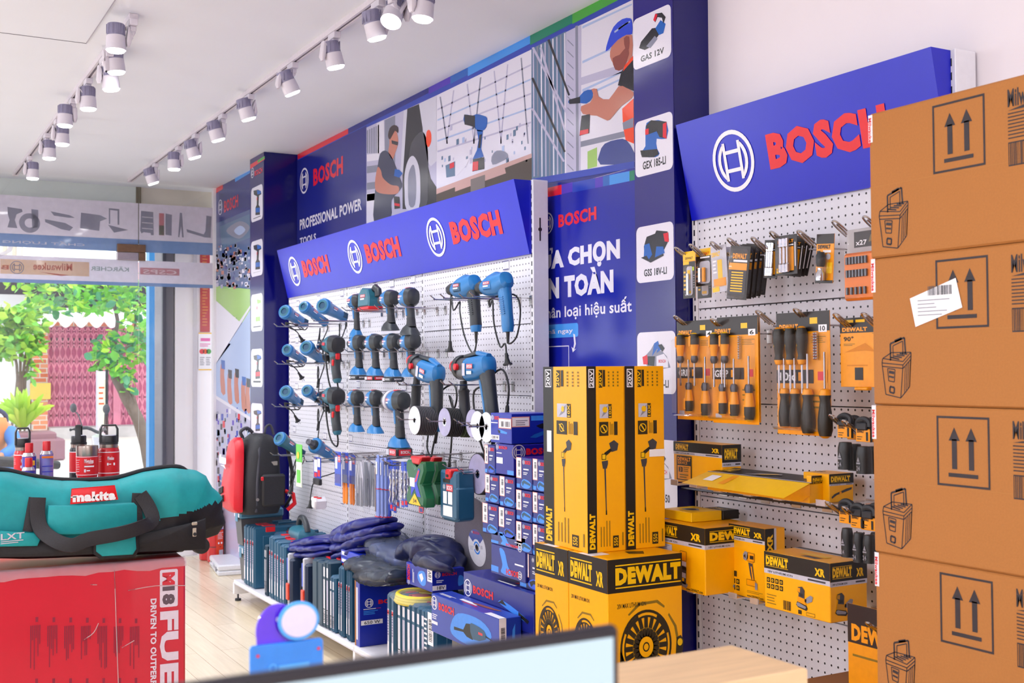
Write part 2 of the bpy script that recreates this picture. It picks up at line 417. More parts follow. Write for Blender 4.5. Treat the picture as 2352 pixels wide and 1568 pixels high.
# access hatch let into the ceiling: its two seams
h = atz(197, 97, CEIL)
slab('ceiling_hatch', -1.3, h.x, h.y-1.2, h.y, CEIL-.004, CEIL+.002, m=ceilm)
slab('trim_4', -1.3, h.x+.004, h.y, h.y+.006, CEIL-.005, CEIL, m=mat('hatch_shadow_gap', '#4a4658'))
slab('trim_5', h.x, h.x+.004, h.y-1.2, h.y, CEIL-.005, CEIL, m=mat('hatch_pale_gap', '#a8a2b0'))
# ------------------------------------------------------------------ storefront glass
glass = clear('storefront_glass', '#ffffff', .02, .01, 1.6)
film = clear('milky_window_film', '#ebe6f2', .88, .05, 1.6); film2 = clear('blue_grey_window_film', '#93add6', .92, .05, 1.6)
fp = clear('film_print_grey', '#8a8c9e', .6, .05, 1.4); fpr = clear('film_print_red', '#c9403c', .5, .05, 1.4); fpg = clear('film_print_green', '#3c8a6c', .5, .05, 1.4)
fpo = clear('film_print_amber', '#e3b878', .55, .05, 1.4); fpw = clear('film_print_white', '#f4f0f8', .95, .05, 1.4)
XJ = 1.896
def glazing(name, x0, x1, nm):
    mb = MB(); mb.bx(x0, x1, FACY-.005, FACY+.005, 0.02, CEIL, glass); o = struct(mb.build(name))
    f = MB()
    for z0, z1, m in ((2.563, 2.854, film), (2.464, 2.563, film2), (2.22, 2.398, film), (2.193, 2.22, film2)):
        f.bx(x0, x1, FACY-.007, FACY-.0055, z0, z1, m)
    fo = f.build('window_film', o); fo['label'] = nm; return o, fo
d1, f1 = glazing('door_1', -3, XJ-.003, 'milky film bands on the glass door')
w1, f2 = glazing('window_1', XJ+.003, 2.486, 'milky film bands on the glass side panel')
def filmprint(par, fn):
    mb = MB(); g = G(mb, (0, FACY-.0075, 0), (1, 0, 0), (0, 0, 1), px=True, lift=.0004); fn(g); o = mb.build('film_print', par, flat=True); return o
def pr1(g):
    def sh(*polys):
        for p in polys: g.poly(p, fp)
    # tools printed on the outside, seen from behind
    sh([(17, 475), (50, 480), (52, 486), (38, 492), (34, 505), (40, 524), (17, 522), (22, 505), (18, 492)])
    sh([(72, 480), (88, 482), (88, 522), (74, 524)]); g.ring((68, 512), .075, .035, fp)
    sh([(116, 485), (160, 494), (172, 500), (158, 500), (124, 495)], [(103, 503), (150, 512), (168, 522), (160, 530), (140, 526), (104, 510)])
    sh([(186, 488), (230, 494), (246, 502), (230, 508), (228, 530), (184, 524)]); sh([(250, 478), (274, 480), (274, 516), (270, 516), (270, 484), (253, 482), (253, 514), (250, 514)], [(248, 516), (295, 528), (262, 534)])
    g.text('CHẤT LƯỢNG - ', (195, 567), (-14, 547), fpw, 2)
    g.text('B', (20, 619), (2, 608), fpr); g.emblem((39, 614), .05, fp)
    g.rect((0, 628), (205, 602), fpo, 1); g.text('Milwaukee', (166, 622), (76, 602), fpr, 2); g.poly([(90, 624), (160, 632), (140, 634)], fpr, 2)
    g.text('KÄRCHER', (296, 624), (208, 609), fpg, 2)
    g.poly([(-45, 562), (-35, 573), (0, 590), (26, 578), (30, 566), (20, 566), (14, 576), (0, 580), (-12, 572), (-14, 562)], fpw, 1)
def pr2(g):
    for p in ([(324, 484), (352, 487), (353, 540), (347, 540), (346, 535), (330, 533), (325, 536), (322, 530)], [(380, 490), (395, 493), (394, 541), (380, 539)],
              [(413, 488), (418, 489), (422, 545), (418, 545), (416, 520), (412, 545), (409, 544)], [(474, 495), (486, 497), (484, 546), (470, 545), (430, 533), (428, 526), (468, 538), (472, 530)]): g.poly(p, fp)
    g.rect((365, 540), (377, 490), fpr); g.rect((365, 539), (377, 518), fpg, 2)
    for k in range(3): g.poly([(326, 497+k*13), (351, 499+k*13), (351, 501+k*13), (326, 499+k*13)], fpw, 2)
    g.rect((412, 633), (322, 614), fpr, 1); g.text('CSPS', (406, 631), (328, 618), fpw, 2)
filmprint(d1, pr1); filmprint(w1, pr2)
brass = mat('aged_brass', '#7b5f4a', .4, .7, var=.15, scale=30); satin = mat('satin_steel', '#a89fa6', .35, .8)
a = aty(268, 597, FACY); b = aty(333, 563, FACY); c = aty(318, 580, FACY); e = aty(268, 578, FACY)
t = thing('patch_fitting', 'brass and steel corner patch clamping the glass door top to the side panel', 'door fitting', ((a.x+b.x)/2, FACY, (a.z+b.z)/2))
L = lambda mb, x0, x1, z0, z1, m: mb.bx(x0-t.location.x, x1-t.location.x, -.03, .03, z0-t.location.z, z1-t.location.z, m, .003)
mb = MB(); L(mb, a.x, b.x, e.z, b.z, brass); L(mb, c.x, b.x, a.z, e.z-.001, brass); mb.build('brass_plate', t)
mb = MB(); L(mb, a.x, c.x-.004, a.z, e.z-.003, satin); mb.build('steel_plate', t)
# ------------------------------------------------------------------ ceiling tracks and spotlights
lampm = mat('lamp_white', '#dcd6e0', .35, var=.01); finm = mat('lamp_grey_fins', '#8c88a4', .4); emitm = mat('led_lens', '#ffffff', .3, emit=14)
trackm = mat('track_white', '#d8d0d8', .4); trd = mat('track_groove', '#6e6470', .5)
def track(p0, p1, lab):
    x = (p0.x+p1.x)/2; t = thing('light_track', lab, 'track', (x, p0.y, CEIL))
    mb = MB(); n = p1.y-p0.y
    mb.bx(-.018, -.006, 0, n, -.024, 0, trackm, .001); mb.bx(.006, .018, 0, n, -.024, 0, trackm, .001); mb.bx(-.0175, .0175, 0, n, -.008, 0, trackm)
    mb.build('rail', t)
    mb = MB(); mb.bx(-.005, .005, 0, n, -.02, -.009, trd); mb.build('contact_groove', t)
    for yy in (0, n):
        mb = MB(); mb.bx(-.019, .019, yy-.012, yy+.012, -.027, 0, trackm, .002); mb.build('end_cap', t)
    return x
LX = track(atz(298, 42, CEIL-.02), atz(40, 402, CEIL-.02), 'white ceiling track at the left, ending beside the ceiling hatch')
RX = track(atz(1010, -90, CEIL-.02), atz(292, 416, CEIL-.02), 'long white ceiling track running beside the printed wall banner')
def lamp(ad, ln, tx, tilt, lab, turn=0):
    y = atx(ad[0], ad[1], tx).y if False else atz(ad[0], ad[1], CEIL-.03).y
    l = aty(ln[0], ln[1], y); t = thing('track_spotlight', lab, 'ceiling spotlight', (tx, y, CEIL-.024), group='spotlights on the ceiling tracks')
    d = V((math.sin(tilt[0]), math.sin(tilt[1]), -1)).normalized(); q = V((l.x-tx, 0, l.z-(CEIL-.024)))
    sx = -1 if q.x > 0 else 1
    mb = MB(); mb.bx(-.016, .016, -.04, .04, -.028, 0, lampm, .002); mb.bx(-.013, .013, -.02, .02, -.05, -.027, lampm, .003); mb.build('track_adapter', t)
    hc = q-d*.055; side = hc+V((sx*.05, 0, 0))
    mb = MB(); mb.loft([((0, 0, -.05), .013, .02, 5), ((side.x*.35, 0, -.09), .013, .022, 5), ((side.x*.9, 0, hc.z+.045), .013, .024, 5), ((side.x, 0, hc.z-.01), .012, .022, 4), ((side.x, 0, hc.z-.03), .006, .012, 3)], lampm, 14, up=(0, 1, 0)); mb.build('arm', t)
    mb = MB(); mb.lathe([(.02, -.062), (.034, -.06), (.036, -.055), (.037, -.01), (.039, -.008), (.041, .045), (.042, .05), (.038, .05)], [finm]*3+[lampm]*5, hc, d, 24)
    for k in range(12):
        u, w_, _ = frame(d); th = 6.283*k/12; mb.box(hc+(u*math.cos(th)+w_*math.sin(th))*.037-d*.035, (.004, .004, .04), finm)
    mb.build('lamp_head', t)
    mb = MB(); mb.lathe([(.0375, .035), (.0375, .052), (.033, .058), (.001, .059)], emitm, hc, d, 24); mb.build('lens', t)
    p = t.location+hc+d*.075
    s = light('spot_lamp', 'SPOT', p, 20, (.92, .96, 1), aim=p+d, spot_size=R(105), spot_blend=.9, shadow_soft_size=.04); return t
ordn = ['nearest', 'second nearest', 'third nearest', 'fourth nearest', 'fifth nearest', 'sixth nearest', 'seventh nearest', 'eighth nearest', 'second farthest', 'farthest']
for i, (ad, ln, ti) in enumerate((((296, 50), (266, 118), (0, 0)), ((246, 122), (268, 168), (.1, 0)), ((236, 136), (256, 207), (.12, 0)), ((201, 185), (203, 252), (.05, 0)),
        ((168, 231), (149, 290), (-.02, 0)), ((134, 278), (143, 333), (.02, 0)), ((112, 310), (113, 365), (.02, 0)), ((76, 362), (75, 411), (0, 0)))):
    lamp(ad, ln, LX, ti, f'white spotlight on the left ceiling track, {ordn[i] if i < 7 else "farthest"} of eight')
for i, (ad, ln, ti) in enumerate((((960, -45), (970, 46), (-.12, .0)), ((912, -15), (897, 52), (-.5, -.45)), ((876, 8), (867, 90), (.3, 0)), ((769, 80), (772, 156), (.25, 0)), ((672, 149), (673, 216), (.5, 0)),
        ((571, 221), (572, 275), (.35, 0)), ((505, 265), (502, 323), (.35, 0)), ((443, 310), (448, 363), (.35, 0)), ((401, 338), (400, 390), (.03, 0)), ((349, 377), (353, 422), (.4, 0)))):
    lamp(ad, ln, RX, ti, f'white spotlight on the long ceiling track, {ordn[i]} of ten from the viewer')
# ------------------------------------------------------------------ racks
slotm = mat('slot_shadow', '#24212c', .6)
hdrm = mat('rack_header_blue', '#0a14c0', .3, var=.03, scale=8)
def rack(name, lab, x, y0, joints, hx, decks):
    """y0 far end, joints descending; x panel face"""
    t = thing(name, lab, 'shop rack', (x, y0, 0)); ys = [y0]+joints
    zs = [.14, .458, .766, 1.077, 1.39, 1.703, 2.01, 2.31]
    for a, b in zip(ys, ys[1:]):
        for z0, z1 in zip(zs, zs[1:]):
            mb = MB(); mb.bx(0, .02, b-y0+.016, a-y0-.016, z0+.0015, z1-.0015, peg, .0012); mb.build('pegboard_panel', t)
    for i, yy in enumerate(ys):
        mb = MB(); e = -.016 if i == 0 else 0
        mb.bx(-.001, .075 if x > 2.48 else .078, yy-y0-.014, yy-y0+.014, 0, 2.325, whitep, .002)
        for k in range(58): mb.bx(-.0022, -.0008, yy-y0-.003, yy-y0+.003, .2+k*.0365, .2+k*.0365+.02, slotm)
        if i == len(ys)-1: mb.bx(.03, .036, yy-y0-.016, yy-y0-.0138, 2.06, 2.16, slotm); mb.lathe([(.009, 0), (.009, .002)], slotm, (.033, yy-y0-.0138, 2.11), (0, -1, 0))
        mb.build('upright', t)
        mb = MB(); mb.bx(decks, .06, yy-y0-.014, yy-y0+.014, .045, .12, whitep, .002); mb.cyl((decks+.03, yy-y0, .012), (decks+.03, yy-y0, .05), .006, dsteel); mb.cyl((decks+.03, yy-y0, 0), (decks+.03, yy-y0, .014), .02, toolblk); mb.build('base_foot', t)
    for a, b in zip(ys, ys[1:]):
        mb = MB(); mb.bx(decks, 0, b-y0+.002, a-y0-.002, .112, .14, white, .002); mb.bx(decks-.001, decks, b-y0+.004, a-y0-.004, .116, .12, lgrey); mb.build('base_deck', t)
    # canopy boards, leaning out at the top
    for i, (a, b) in enumerate(zip(ys, ys[1:])):
        xt, xb = hx; a -= y0; b -= y0; zb, zt = 2.003, 2.322
        mb = MB(); vs = [(xb, a, zb), (xb, b, zb), (xt, b, zt), (xt, a, zt), (-.002, a, zb), (-.002, b, zb), (-.002, b, zt), (-.002, a, zt)]
        mb.add(vs, [(0, 3, 2, 1), (0, 1, 5, 4), (1, 2, 6, 5), (2, 3, 7, 6), (3, 0, 4, 7)], hdrm)
        g = G(mb, (xb, a, zb), (0, b-a, 0), (xt-xb, 0, zt-zb), lift=.0008)
        mb.build('header_board', t, ang=30)

        h = [c for c in bpy.data.objects if c.parent == t and c.name.startswith('header_board')][-1]
        mb = MB(); W_ = b-a; g = G(mb, (xb, a, zb), (0, b-a, 0), (xt-xb, 0, zt-zb), lift=.001)
        w_ = abs(W_); g.emblem((.24, .5), .098, wprint); g.text('BOSCH', (.392, .33), (.835, .67), red, bold=.06)
        mb.build('emblem_and_lettering', h, flat=True)
    return t
rack1 = rack('display_rack', 'long white perforated rack of blue power tools under three tilted blue canopy boards', POST1, 7.55, [6.478, 5.41, 4.29], (-.088, -.012), -.385)
rack2 = rack('display_rack', 'white perforated rack of yellow packs under one big tilted blue canopy board', POST2, 3.095, [2.03], (-.075, -.012), -.30)
# ================================================================== printed banners and posters (flat prints on the wall, pillars and lining)
def pm(n, h): return mat(n, h, .16, var=.03, scale=300, bump=.05)
pn = pm('banner_navy', '#1a237f'); pn2 = pm('banner_deep_blue', '#16209c'); pb = pm('banner_blue', '#2540b0'); psky = pm('banner_sky', '#3f92e6'); pwh = pm('banner_white', '#dedbea'); plav = pm('banner_lavender', '#b9b6d2')
pgr = pm('banner_grey', '#84879c'); pdk = pm('banner_charcoal', '#2a2b31'); pdb = pm('banner_steel_blue', '#5c7796'); pred = pm('banner_red', '#d41f34'); ptl = pm('banner_teal', '#107f63'); pgn = pm('banner_green', '#43a43a')
pvi = pm('banner_violet', '#4a2fb4'); pbr = pm('banner_brown', '#6b4a3c'); psk = pm('banner_skin', '#c07a68'); psd = pm('banner_skin_shade', '#8d4a42'); por = pm('banner_orange', '#f0481e'); pwood = pm('banner_wood', '#c9a09a'); ptan = pm('banner_tan', '#7b716f')
pcar = pm('banner_car_white', '#cfcede'); ptb = pm('banner_tool_blue', '#1f5fb8'); phb = pm('banner_helmet_blue', '#2747d8'); plg = pm('banner_leaf', '#9cc46a'); ppale = pm('banner_pale_blue', '#a9bbe2')
def sheet(name, lab, cat, x, y0, y1, z0, z1, m, fn, grp=None, extra=None):
    """poster lying on a wall face x; y0 near end, y1 far end"""
    t = thing(name, lab, cat, (x, y1, z0), group=grp)
    mb = MB(); mb.bx(-.0025, -.0005, y0-y1, 0, 0, z1-z0, m); g = G(mb, (-.0025, 0, 0), (0, y0-y1, 0), (0, 0, z1-z0), lift=.00035)
    g0 = G(mb, (x-.0025, y1, z0), (0, y0-y1, 0), (0, 0, z1-z0), px=True, lift=.00035)
    class L(G):                                                        # pixel sight lines, written in the poster's own space
        def uv(s, p): return g0.uv(p)
    q = L(mb, (-.0025, 0, 0), (0, y0-y1, 0), (0, 0, z1-z0), lift=.00035); fn(q)
    mb.build('printed_sheet', t, flat=True); return t
def strip(g, segs, slope_y, th):
    pass
def ceil_px(x): return 356.5-(x-680)*.5087 if x < 1027 else 180-(x-1027)*.523
def banner(g):
    def band(x0, x1, m, d0, d1, L=1): g.poly([(x0, ceil_px(x0)+d0), (x1, ceil_px(x1)+d0), (x1, ceil_px(x1)+d1), (x0, ceil_px(x0)+d1)], m, L)
    band(684, 1480, pb, 0, 60); band(684, 842, pn, 14, 60, 2)
    band(684, 800, pred, 0, 12, 3); band(800, 985, pn, 0, 12, 3); band(985, 1035, pvi, 0, 15, 3); band(1035, 1075, ptb, 0, 17, 3); band(1075, 1218, psky, 0, 20, 3); band(1218, 1315, ptl, 0, 24, 3); band(1315, 1480, pgn, 0, 26, 3)
    g.emblem((699, 415), .088, pwh, 3); g.text('BOSCH', (720, 428), (788, 357), pred, 3, bold=.04)
    g.text('PROFESSIONAL POWER', (689, 529), (831, 454), pwh, 3, bold=.03); g.text('TOOLS', (689, 563), (726, 535), pwh, 3, bold=.03)
    # mechanic at a wheel
    g.poly([(842, 293), (1003, 219), (1003, 500), (842, 520)], plav, 2)
    for k in range(6): g.poly([(843+k*5, 300-k*2.4), (846+k*5, 298-k*2.4), (846+k*5, 352), (843+k*5, 352)], pgr, 3)
    g.poly([(866, 283), (882, 276), (884, 352), (866, 352)], pwh, 3); g.poly([(884, 276), (908, 265), (908, 420), (884, 420)], pgr, 3)
    for y in (355, 382, 420, 446): g.poly([(843, y), (872, y-4), (872, y+12), (843, y+16)], pwh if y % 2 else pgr, 3)
    g.poly([(842, 445), (868, 440), (868, 512), (842, 516)], pwh, 3)
    g.poly([(936, 250), (970, 236), (972, 330), (990, 410), (1003, 430), (1003, 480), (925, 480), (925, 330)], pdk, 3)
    g.poly([(963, 239), (1003, 219), (1003, 370), (990, 382), (983, 372)], pcar, 4); g.poly([(936, 252), (928, 254), (920, 400), (926, 400)], pcar, 4)
    g.poly([(980, 305), (986, 298), (991, 307), (991, 325), (985, 338), (980, 328)], por, 5, sm=4)
    g.poly([(938, 380), (944, 335), (956, 312), (972, 303), (982, 330), (984, 400), (978, 480), (935, 480)], pm('banner_tyre', '#45464e'), 4, sm=3)
    g.poly([(930, 400), (938, 368), (950, 358), (962, 380), (966, 420), (962, 480), (934, 480), (930, 440)], pcar, 5, sm=3); g.poly([(938, 410), (944, 385), (952, 380), (957, 420), (954, 470), (940, 470)], pgr, 6, sm=3)
    g.poly([(892, 312), (896, 294), (906, 287), (915, 292), (915, 306), (908, 300), (897, 320)], pm('banner_hair', '#3a2b2b'), 6, sm=2)
    g.poly([(896, 306), (909, 300), (914, 312), (915, 330), (908, 352), (902, 366), (893, 350), (895, 330)], psk, 5, sm=3); g.poly([(900, 322), (915, 326), (914, 334), (901, 330)], pdk, 7)
    g.poly([(872, 358), (882, 346), (893, 350), (904, 368), (918, 405), (924, 430), (900, 460), (898, 500), (860, 512), (862, 440), (866, 400)], pm('banner_shirt', '#3b3f57'), 5, sm=3)
    g.poly([(868, 384), (876, 392), (880, 408), (898, 424), (916, 428), (914, 444), (890, 446), (866, 440), (862, 420)], psk, 6, sm=3); g.poly([(908, 388), (918, 390), (926, 398), (918, 408), (906, 404)], ptb, 7); g.poly([(905, 450), (918, 452), (920, 478), (907, 480)], pdk, 7); g.poly([(907, 466), (919, 468), (919, 474), (907, 472)], pred, 8)
    # wrench on a plank
    g.poly([(1003, 219), (1222, 113), (1222, 420), (1003, 480)], pwh, 2)
    rg = random.Random(5)
    for k in range(5): y = 250+k*24; g.poly([(1005, y), (1220, y-103+k*9), (1220, y-99+k*9), (1005, y+4)], ppale if k % 2 else plav, 3)
    for k in range(7): x = 1010+k*31; g.poly([(x, 226-(x-1003)*.48), (x+3, 225-(x-1003)*.48), (x+3+(-1)**k*16, 330), (x+(-1)**k*16, 330)], pgr if k % 3 == 0 else plav, 3)
    for k in range(46):
        x = 1008+rg.random()*205; y = 290+rg.random()*95-(x-1003)*.09; s_ = 2+rg.random()*4; g.poly([(x, y), (x+s_, y-s_*.4), (x+s_, y+s_*2), (x, y+s_*2.4)], rg.choice((ppale, plav, pdb, plav)), 4)
    g.poly([(1003, 434), (1222, 352), (1222, 362), (1003, 446)], pwood, 5); g.poly([(1003, 446), (1222, 362), (1222, 425), (1003, 490)], pm('banner_umber', '#4c4038'), 4)
    g.poly([(1046, 428), (1160, 384), (1163, 398), (1046, 440)], pwood, 6); g.poly([(1082, 412), (1115, 401), (1115, 430), (1082, 442)], ptan, 7)
    g.poly([(1025, 386), (1052, 374), (1080, 362), (1072, 380), (1046, 408), (1025, 412)], pwh, 5); g.poly([(1024, 380), (1046, 370), (1046, 404), (1026, 408)], pdb, 6); g.poly([(1034, 376), (1044, 372), (1044, 384), (1034, 388)], pred, 7)
    g.poly([(1067, 263), (1085, 266), (1095, 262), (1112, 266), (1120, 272), (1118, 292), (1108, 301), (1096, 300), (1090, 290), (1068, 285)], ptb, 6, sm=2); g.poly([(1067, 263), (1092, 266), (1092, 294), (1085, 290), (1068, 286)], pdk, 7)
    g.poly([(1096, 298), (1110, 300), (1108, 320), (1106, 342), (1112, 360), (1086, 366), (1096, 345), (1100, 322)], ptb, 6); g.poly([(1102, 310), (1108, 308), (1104, 340), (1099, 340)], pdk, 7); g.poly([(1087, 366), (1113, 361), (1113, 388), (1086, 394)], pdk, 7); g.poly([(1087, 372), (1100, 370), (1099, 390), (1086, 393)], pred, 8)
    g.poly([(1130, 360), (1142, 346), (1160, 348), (1168, 360), (1150, 372), (1132, 378)], pgr, 6, sm=2)
    # worker with a blue helmet on scaffolding
    g.poly([(1222, 112), (1465, -6), (1465, 370), (1222, 411)], pwh, 2)
    g.poly([(1221, 112), (1300, 72), (1298, 398), (1221, 411)], pdb, 3)
    for k in range(9): x = 1224+k*9; g.poly([(x, 112-(x-1222)*.48), (x+3, 111-(x-1222)*.48), (x+5, 405), (x+2, 406)], (plav, pgr, pwh)[k % 3], 4)
    for a_, b_ in (((1222, 110), (1300, 260)), ((1240, 110), (1296, 300)), ((1221, 180), (1296, 350)), ((1221, 250), (1294, 372)), ((1258, 92), (1306, 220))):
        g.poly([a_, (a_[0]+5, a_[1]-2), (b_[0]+4, b_[1]-2), b_], (pdk, plav)[a_[1] % 20 == 10], 5)
    g.poly([(1300, 74), (1336, 56), (1334, 392), (1298, 398)], plav, 3)
    for k in range(12): y = 90+k*26; g.poly([(1304, y), (1318, y+14), (1318, y+17), (1304, y+3)], pgr, 4)
    g.poly([(1322, 60), (1328, 58), (1330, 392), (1324, 393)], pgr, 4)
    for y in (30, 110, 175, 190): g.poly([(1338, y+30), (1452, y-22), (1452, y-18), (1338, y+36)], ppale, 3)
    g.poly([(1335, 178), (1452, 140), (1452, 160), (1335, 196)], plav, 3); g.poly([(1334, 325), (1455, 296), (1455, 310), (1334, 338)], pgr, 3); g.poly([(1334, 338), (1455, 310), (1455, 372), (1334, 395)], pwh, 3); g.poly([(1350, 348), (1372, 338), (1372, 382), (1350, 388)], plg, 4)
    g.poly([(1392, 118), (1398, 92), (1410, 62), (1430, 44), (1448, 42), (1453, 52), (1453, 78), (1440, 80), (1420, 92), (1405, 108)], phb, 6, sm=2)
    for k in range(3): g.poly([(1412+k*9, 72-k*7), (1440+k*4, 52-k*2), (1441+k*4, 55-k*2), (1413+k*9, 76-k*7)], ppale, 7)
    g.poly([(1405, 108), (1420, 92), (1440, 80), (1453, 82), (1453, 128), (1440, 142), (1430, 160), (1416, 160), (1409, 146), (1402, 130)], psk, 5, sm=2); g.poly([(1408, 134), (1424, 126), (1440, 108), (1446, 124), (1432, 158), (1414, 160)], psd, 6, sm=2); g.poly([(1434, 88), (1446, 84), (1446, 112), (1438, 114)], psd, 7, sm=2)
    g.poly([(1420, 196), (1428, 165), (1440, 148), (1455, 130), (1458, 210), (1440, 202)], pdk, 6); g.poly([(1436, 150), (1455, 128), (1455, 138), (1432, 164)], por, 7)
    g.poly([(1422, 198), (1440, 202), (1456, 212), (1452, 226), (1428, 244), (1408, 268), (1396, 277), (1372, 266), (1340, 262), (1336, 244), (1356, 236), (1364, 218), (1358, 206), (1372, 204), (1376, 222), (1400, 228)], psk, 7, sm=2)
    g.poly([(1308, 230), (1330, 224), (1342, 210), (1360, 206), (1362, 224), (1348, 238), (1330, 236), (1309, 238)], ptb, 8, sm=2); g.poly([(1308, 229), (1334, 222), (1334, 237), (1309, 239)], pdk, 9); g.poly([(1337, 266), (1356, 262), (1354, 306), (1332, 312)], pdk, 8); g.poly([(1334, 300), (1353, 296), (1353, 306), (1333, 311)], pred, 9)
    g.poly([(1430, 250), (1456, 226), (1457, 330), (1438, 322), (1432, 290)], por, 6); g.poly([(1431, 282), (1456, 270), (1456, 292), (1433, 298)], pgr, 7)
    g.poly([(1378, 352), (1390, 330), (1420, 320), (1440, 322), (1457, 350), (1457, 372), (1380, 378)], pm('banner_denim', '#38478f'), 6, sm=2)
    g.poly([(1222, 411), (1458, 370), (1458, 386), (1222, 426)], pb, 7)
sheet('wall_banner', 'wide printed banner along the wall top with a mechanic, a wrench and a helmeted worker', 'wall banner', WALL, 3.35, 7.706, 2.292, CEIL-.002, pn, banner)
def info(g):
    g.poly([(1222, 440), (1290, 424), (1290, 446), (1222, 460)], pred, 1); g.poly([(1290, 424), (1315, 418), (1315, 440), (1290, 446)], pvi, 1)
    for a_, b_, m in ((1315, 1367, pb), (1367, 1385, pvi), (1385, 1400, ptb), (1400, 1446, psky), (1446, 1462, ptl)): g.poly([(a_, 424-(a_-1290)*.2), (b_, 424-(b_-1290)*.2), (b_, 447-(b_-1290)*.2), (a_, 447-(a_-1290)*.2)], m, 1)
    g.emblem((1258, 513), .048, pwh, 2); g.text('BOSCH', (1283, 523), (1370, 473), pred, 2, bold=.045)
    g.text('LỰA CHỌN', (1226, 634), (1424, 540), pwh, 2, bold=.06); g.text('TRỌN VẸN TOÀN', (1120, 714), (1409, 606), pwh, 2, bold=.06)
    g.text('qua phân loại hiệu suất', (1205, 743), (1451, 679), pwh, 2, bold=.02)
    g.rr((1215, 779), (1328, 741), .012, psky, 1); g.text('Quét mã ngay', (1212, 773), (1316, 753), pwh, 2, bold=.015)
    g.poly([(1317, 766), (1321, 768), (1323, 790), (1319, 803), (1324, 800), (1316, 809), (1313, 796), (1317, 800), (1319, 788)], pwh, 2)
    g.frame((1228, 850), (1307, 793), .004, pwh, 2)
sheet('info_poster', 'blue text poster on the wall between the long rack and the near pillar', 'poster', WALL, 3.35, 4.6, .3, 2.29, pn2, info)
# the two narrow pillar posters of white product cards
def card_tool(g, k, x0, x1, y0, y1):
    """a small tool picture inside the card's picture area, in pixel fractions"""
    P = lambda *q: [(x0+(x1-x0)*a_, y0+(y1-y0)*b_) for a_, b_ in q]
    if k == 'vac':
        g.poly(P((.05, .95), (.12, .78), (.5, .42), (.68, .4), (.78, .55), (.45, .92), (.25, 1)), pdk, 3); g.poly(P((.3, .9), (.6, .62), (.7, .7), (.45, .95)), pgr, 4); g.poly(P((.62, .42), (.8, .2), (.98, .3), (.9, .55), (.75, .6)), ptb, 4); g.poly(P((.55, .2), (.62, .03), (.85, 0), (.98, .12), (.9, .3), (.85, .14), (.7, .12), (.62, .26)), pdk, 4); g.poly(P((.55, .2), (.62, .03), (.7, .05), (.62, .24)), pred, 5)
    elif k == 'sand':
        g.poly(P((.2, .2), (.35, .02), (.95, .05), (.95, .5), (.6, .5), (.62, .78), (.7, .9), (.55, 1), (.1, .98), (.05, .85), (.2, .7)), ptb, 3, sm=2); g.poly(P((.22, .15), (.4, .0), (.95, .04), (.95, .5), (.7, .46), (.6, .3), (.25, .4)), pdk, 4); g.poly(P((.2, .25), (.32, .22), (.32, .38), (.2, .4)), pred, 5); g.poly(P((.82, .1), (.95, .05), (.95, .5), (.82, .46)), pred, 5); g.poly(P((.02, .82), (.62, .78), (.68, .92), (.5, 1), (.08, 1)), pdk, 5)
    elif k == 'jig':
        g.poly(P((.1, .5), (.2, .2), (.5, .1), (.55, 0), (.95, .03), (1, .3), (.8, .65), (.6, .8), (.25, .95), (.12, .8)), pdk, 3); g.poly(P((.12, .45), (.3, .4), (.4, .75), (.25, .95), (.1, .85)), ptb, 4); g.poly(P((.55, .5), (.8, .5), (.85, .7), (.5, .85)), ptb, 4); g.poly(P((.8, .1), (.98, .06), (1, .36), (.85, .34)), pred, 5); g.poly(P((.0, .85), (.2, .78), (.3, .92), (.8, .72), (.82, .78), (.35, 1)), pdk, 5)
    elif k == 'saw':
        g.poly(P((.1, .7), (.05, .55), (.3, .3), (.42, .1), (.55, .02), (.6, .2), (.5, .3), (.7, .35), (.85, .5), (.98, .85), (.3, .95)), pgr, 3); g.poly(P((.42, .1), (.55, .02), (.65, .3), (.5, .4), (.55, .22), (.35, .5)), ptb, 4); g.poly(P((.02, .52), (.18, .45), (.22, .75), (.05, .75)), pred, 4); g.poly(P((.2, .5), (.45, .5), (.42, .8), (.2, .78)), pdk, 4); g.poly(P((.55, .15), (.68, .12), (.78, .25), (.7, .36)), pdk, 5); g.poly(P((.5, .5), (.75, .42), (.9, .6), (.9, .85), (.5, .85)), pwh, 4); g.text('BOSCH', (x0+(x1-x0)*.58, y0+(y1-y0)*.7), (x0+(x1-x0)*.82, y0+(y1-y0)*.6), pred, 5)
    else:
        m1 = ptb if k != 'lime' else plg
        g.poly(P((.15, .05), (.6, 0), (.9, .06), (.95, .18), (.7, .24), (.66, .6), (.8, .68), (.8, .98), (.35, 1), (.35, .7), (.48, .6), (.5, .26), (.2, .2)), pdk if k != 'lime' else pwh, 3); g.poly(P((.5, .02), (.9, .06), (.9, .16), (.55, .2)), m1, 4); g.poly(P((.38, .72), (.8, .7), (.8, .88), (.38, .9)), m1 if k != 'rd' else pred, 4); g.poly(P((.5, .3), (.56, .3), (.54, .42), (.48, .42)), pred, 5)
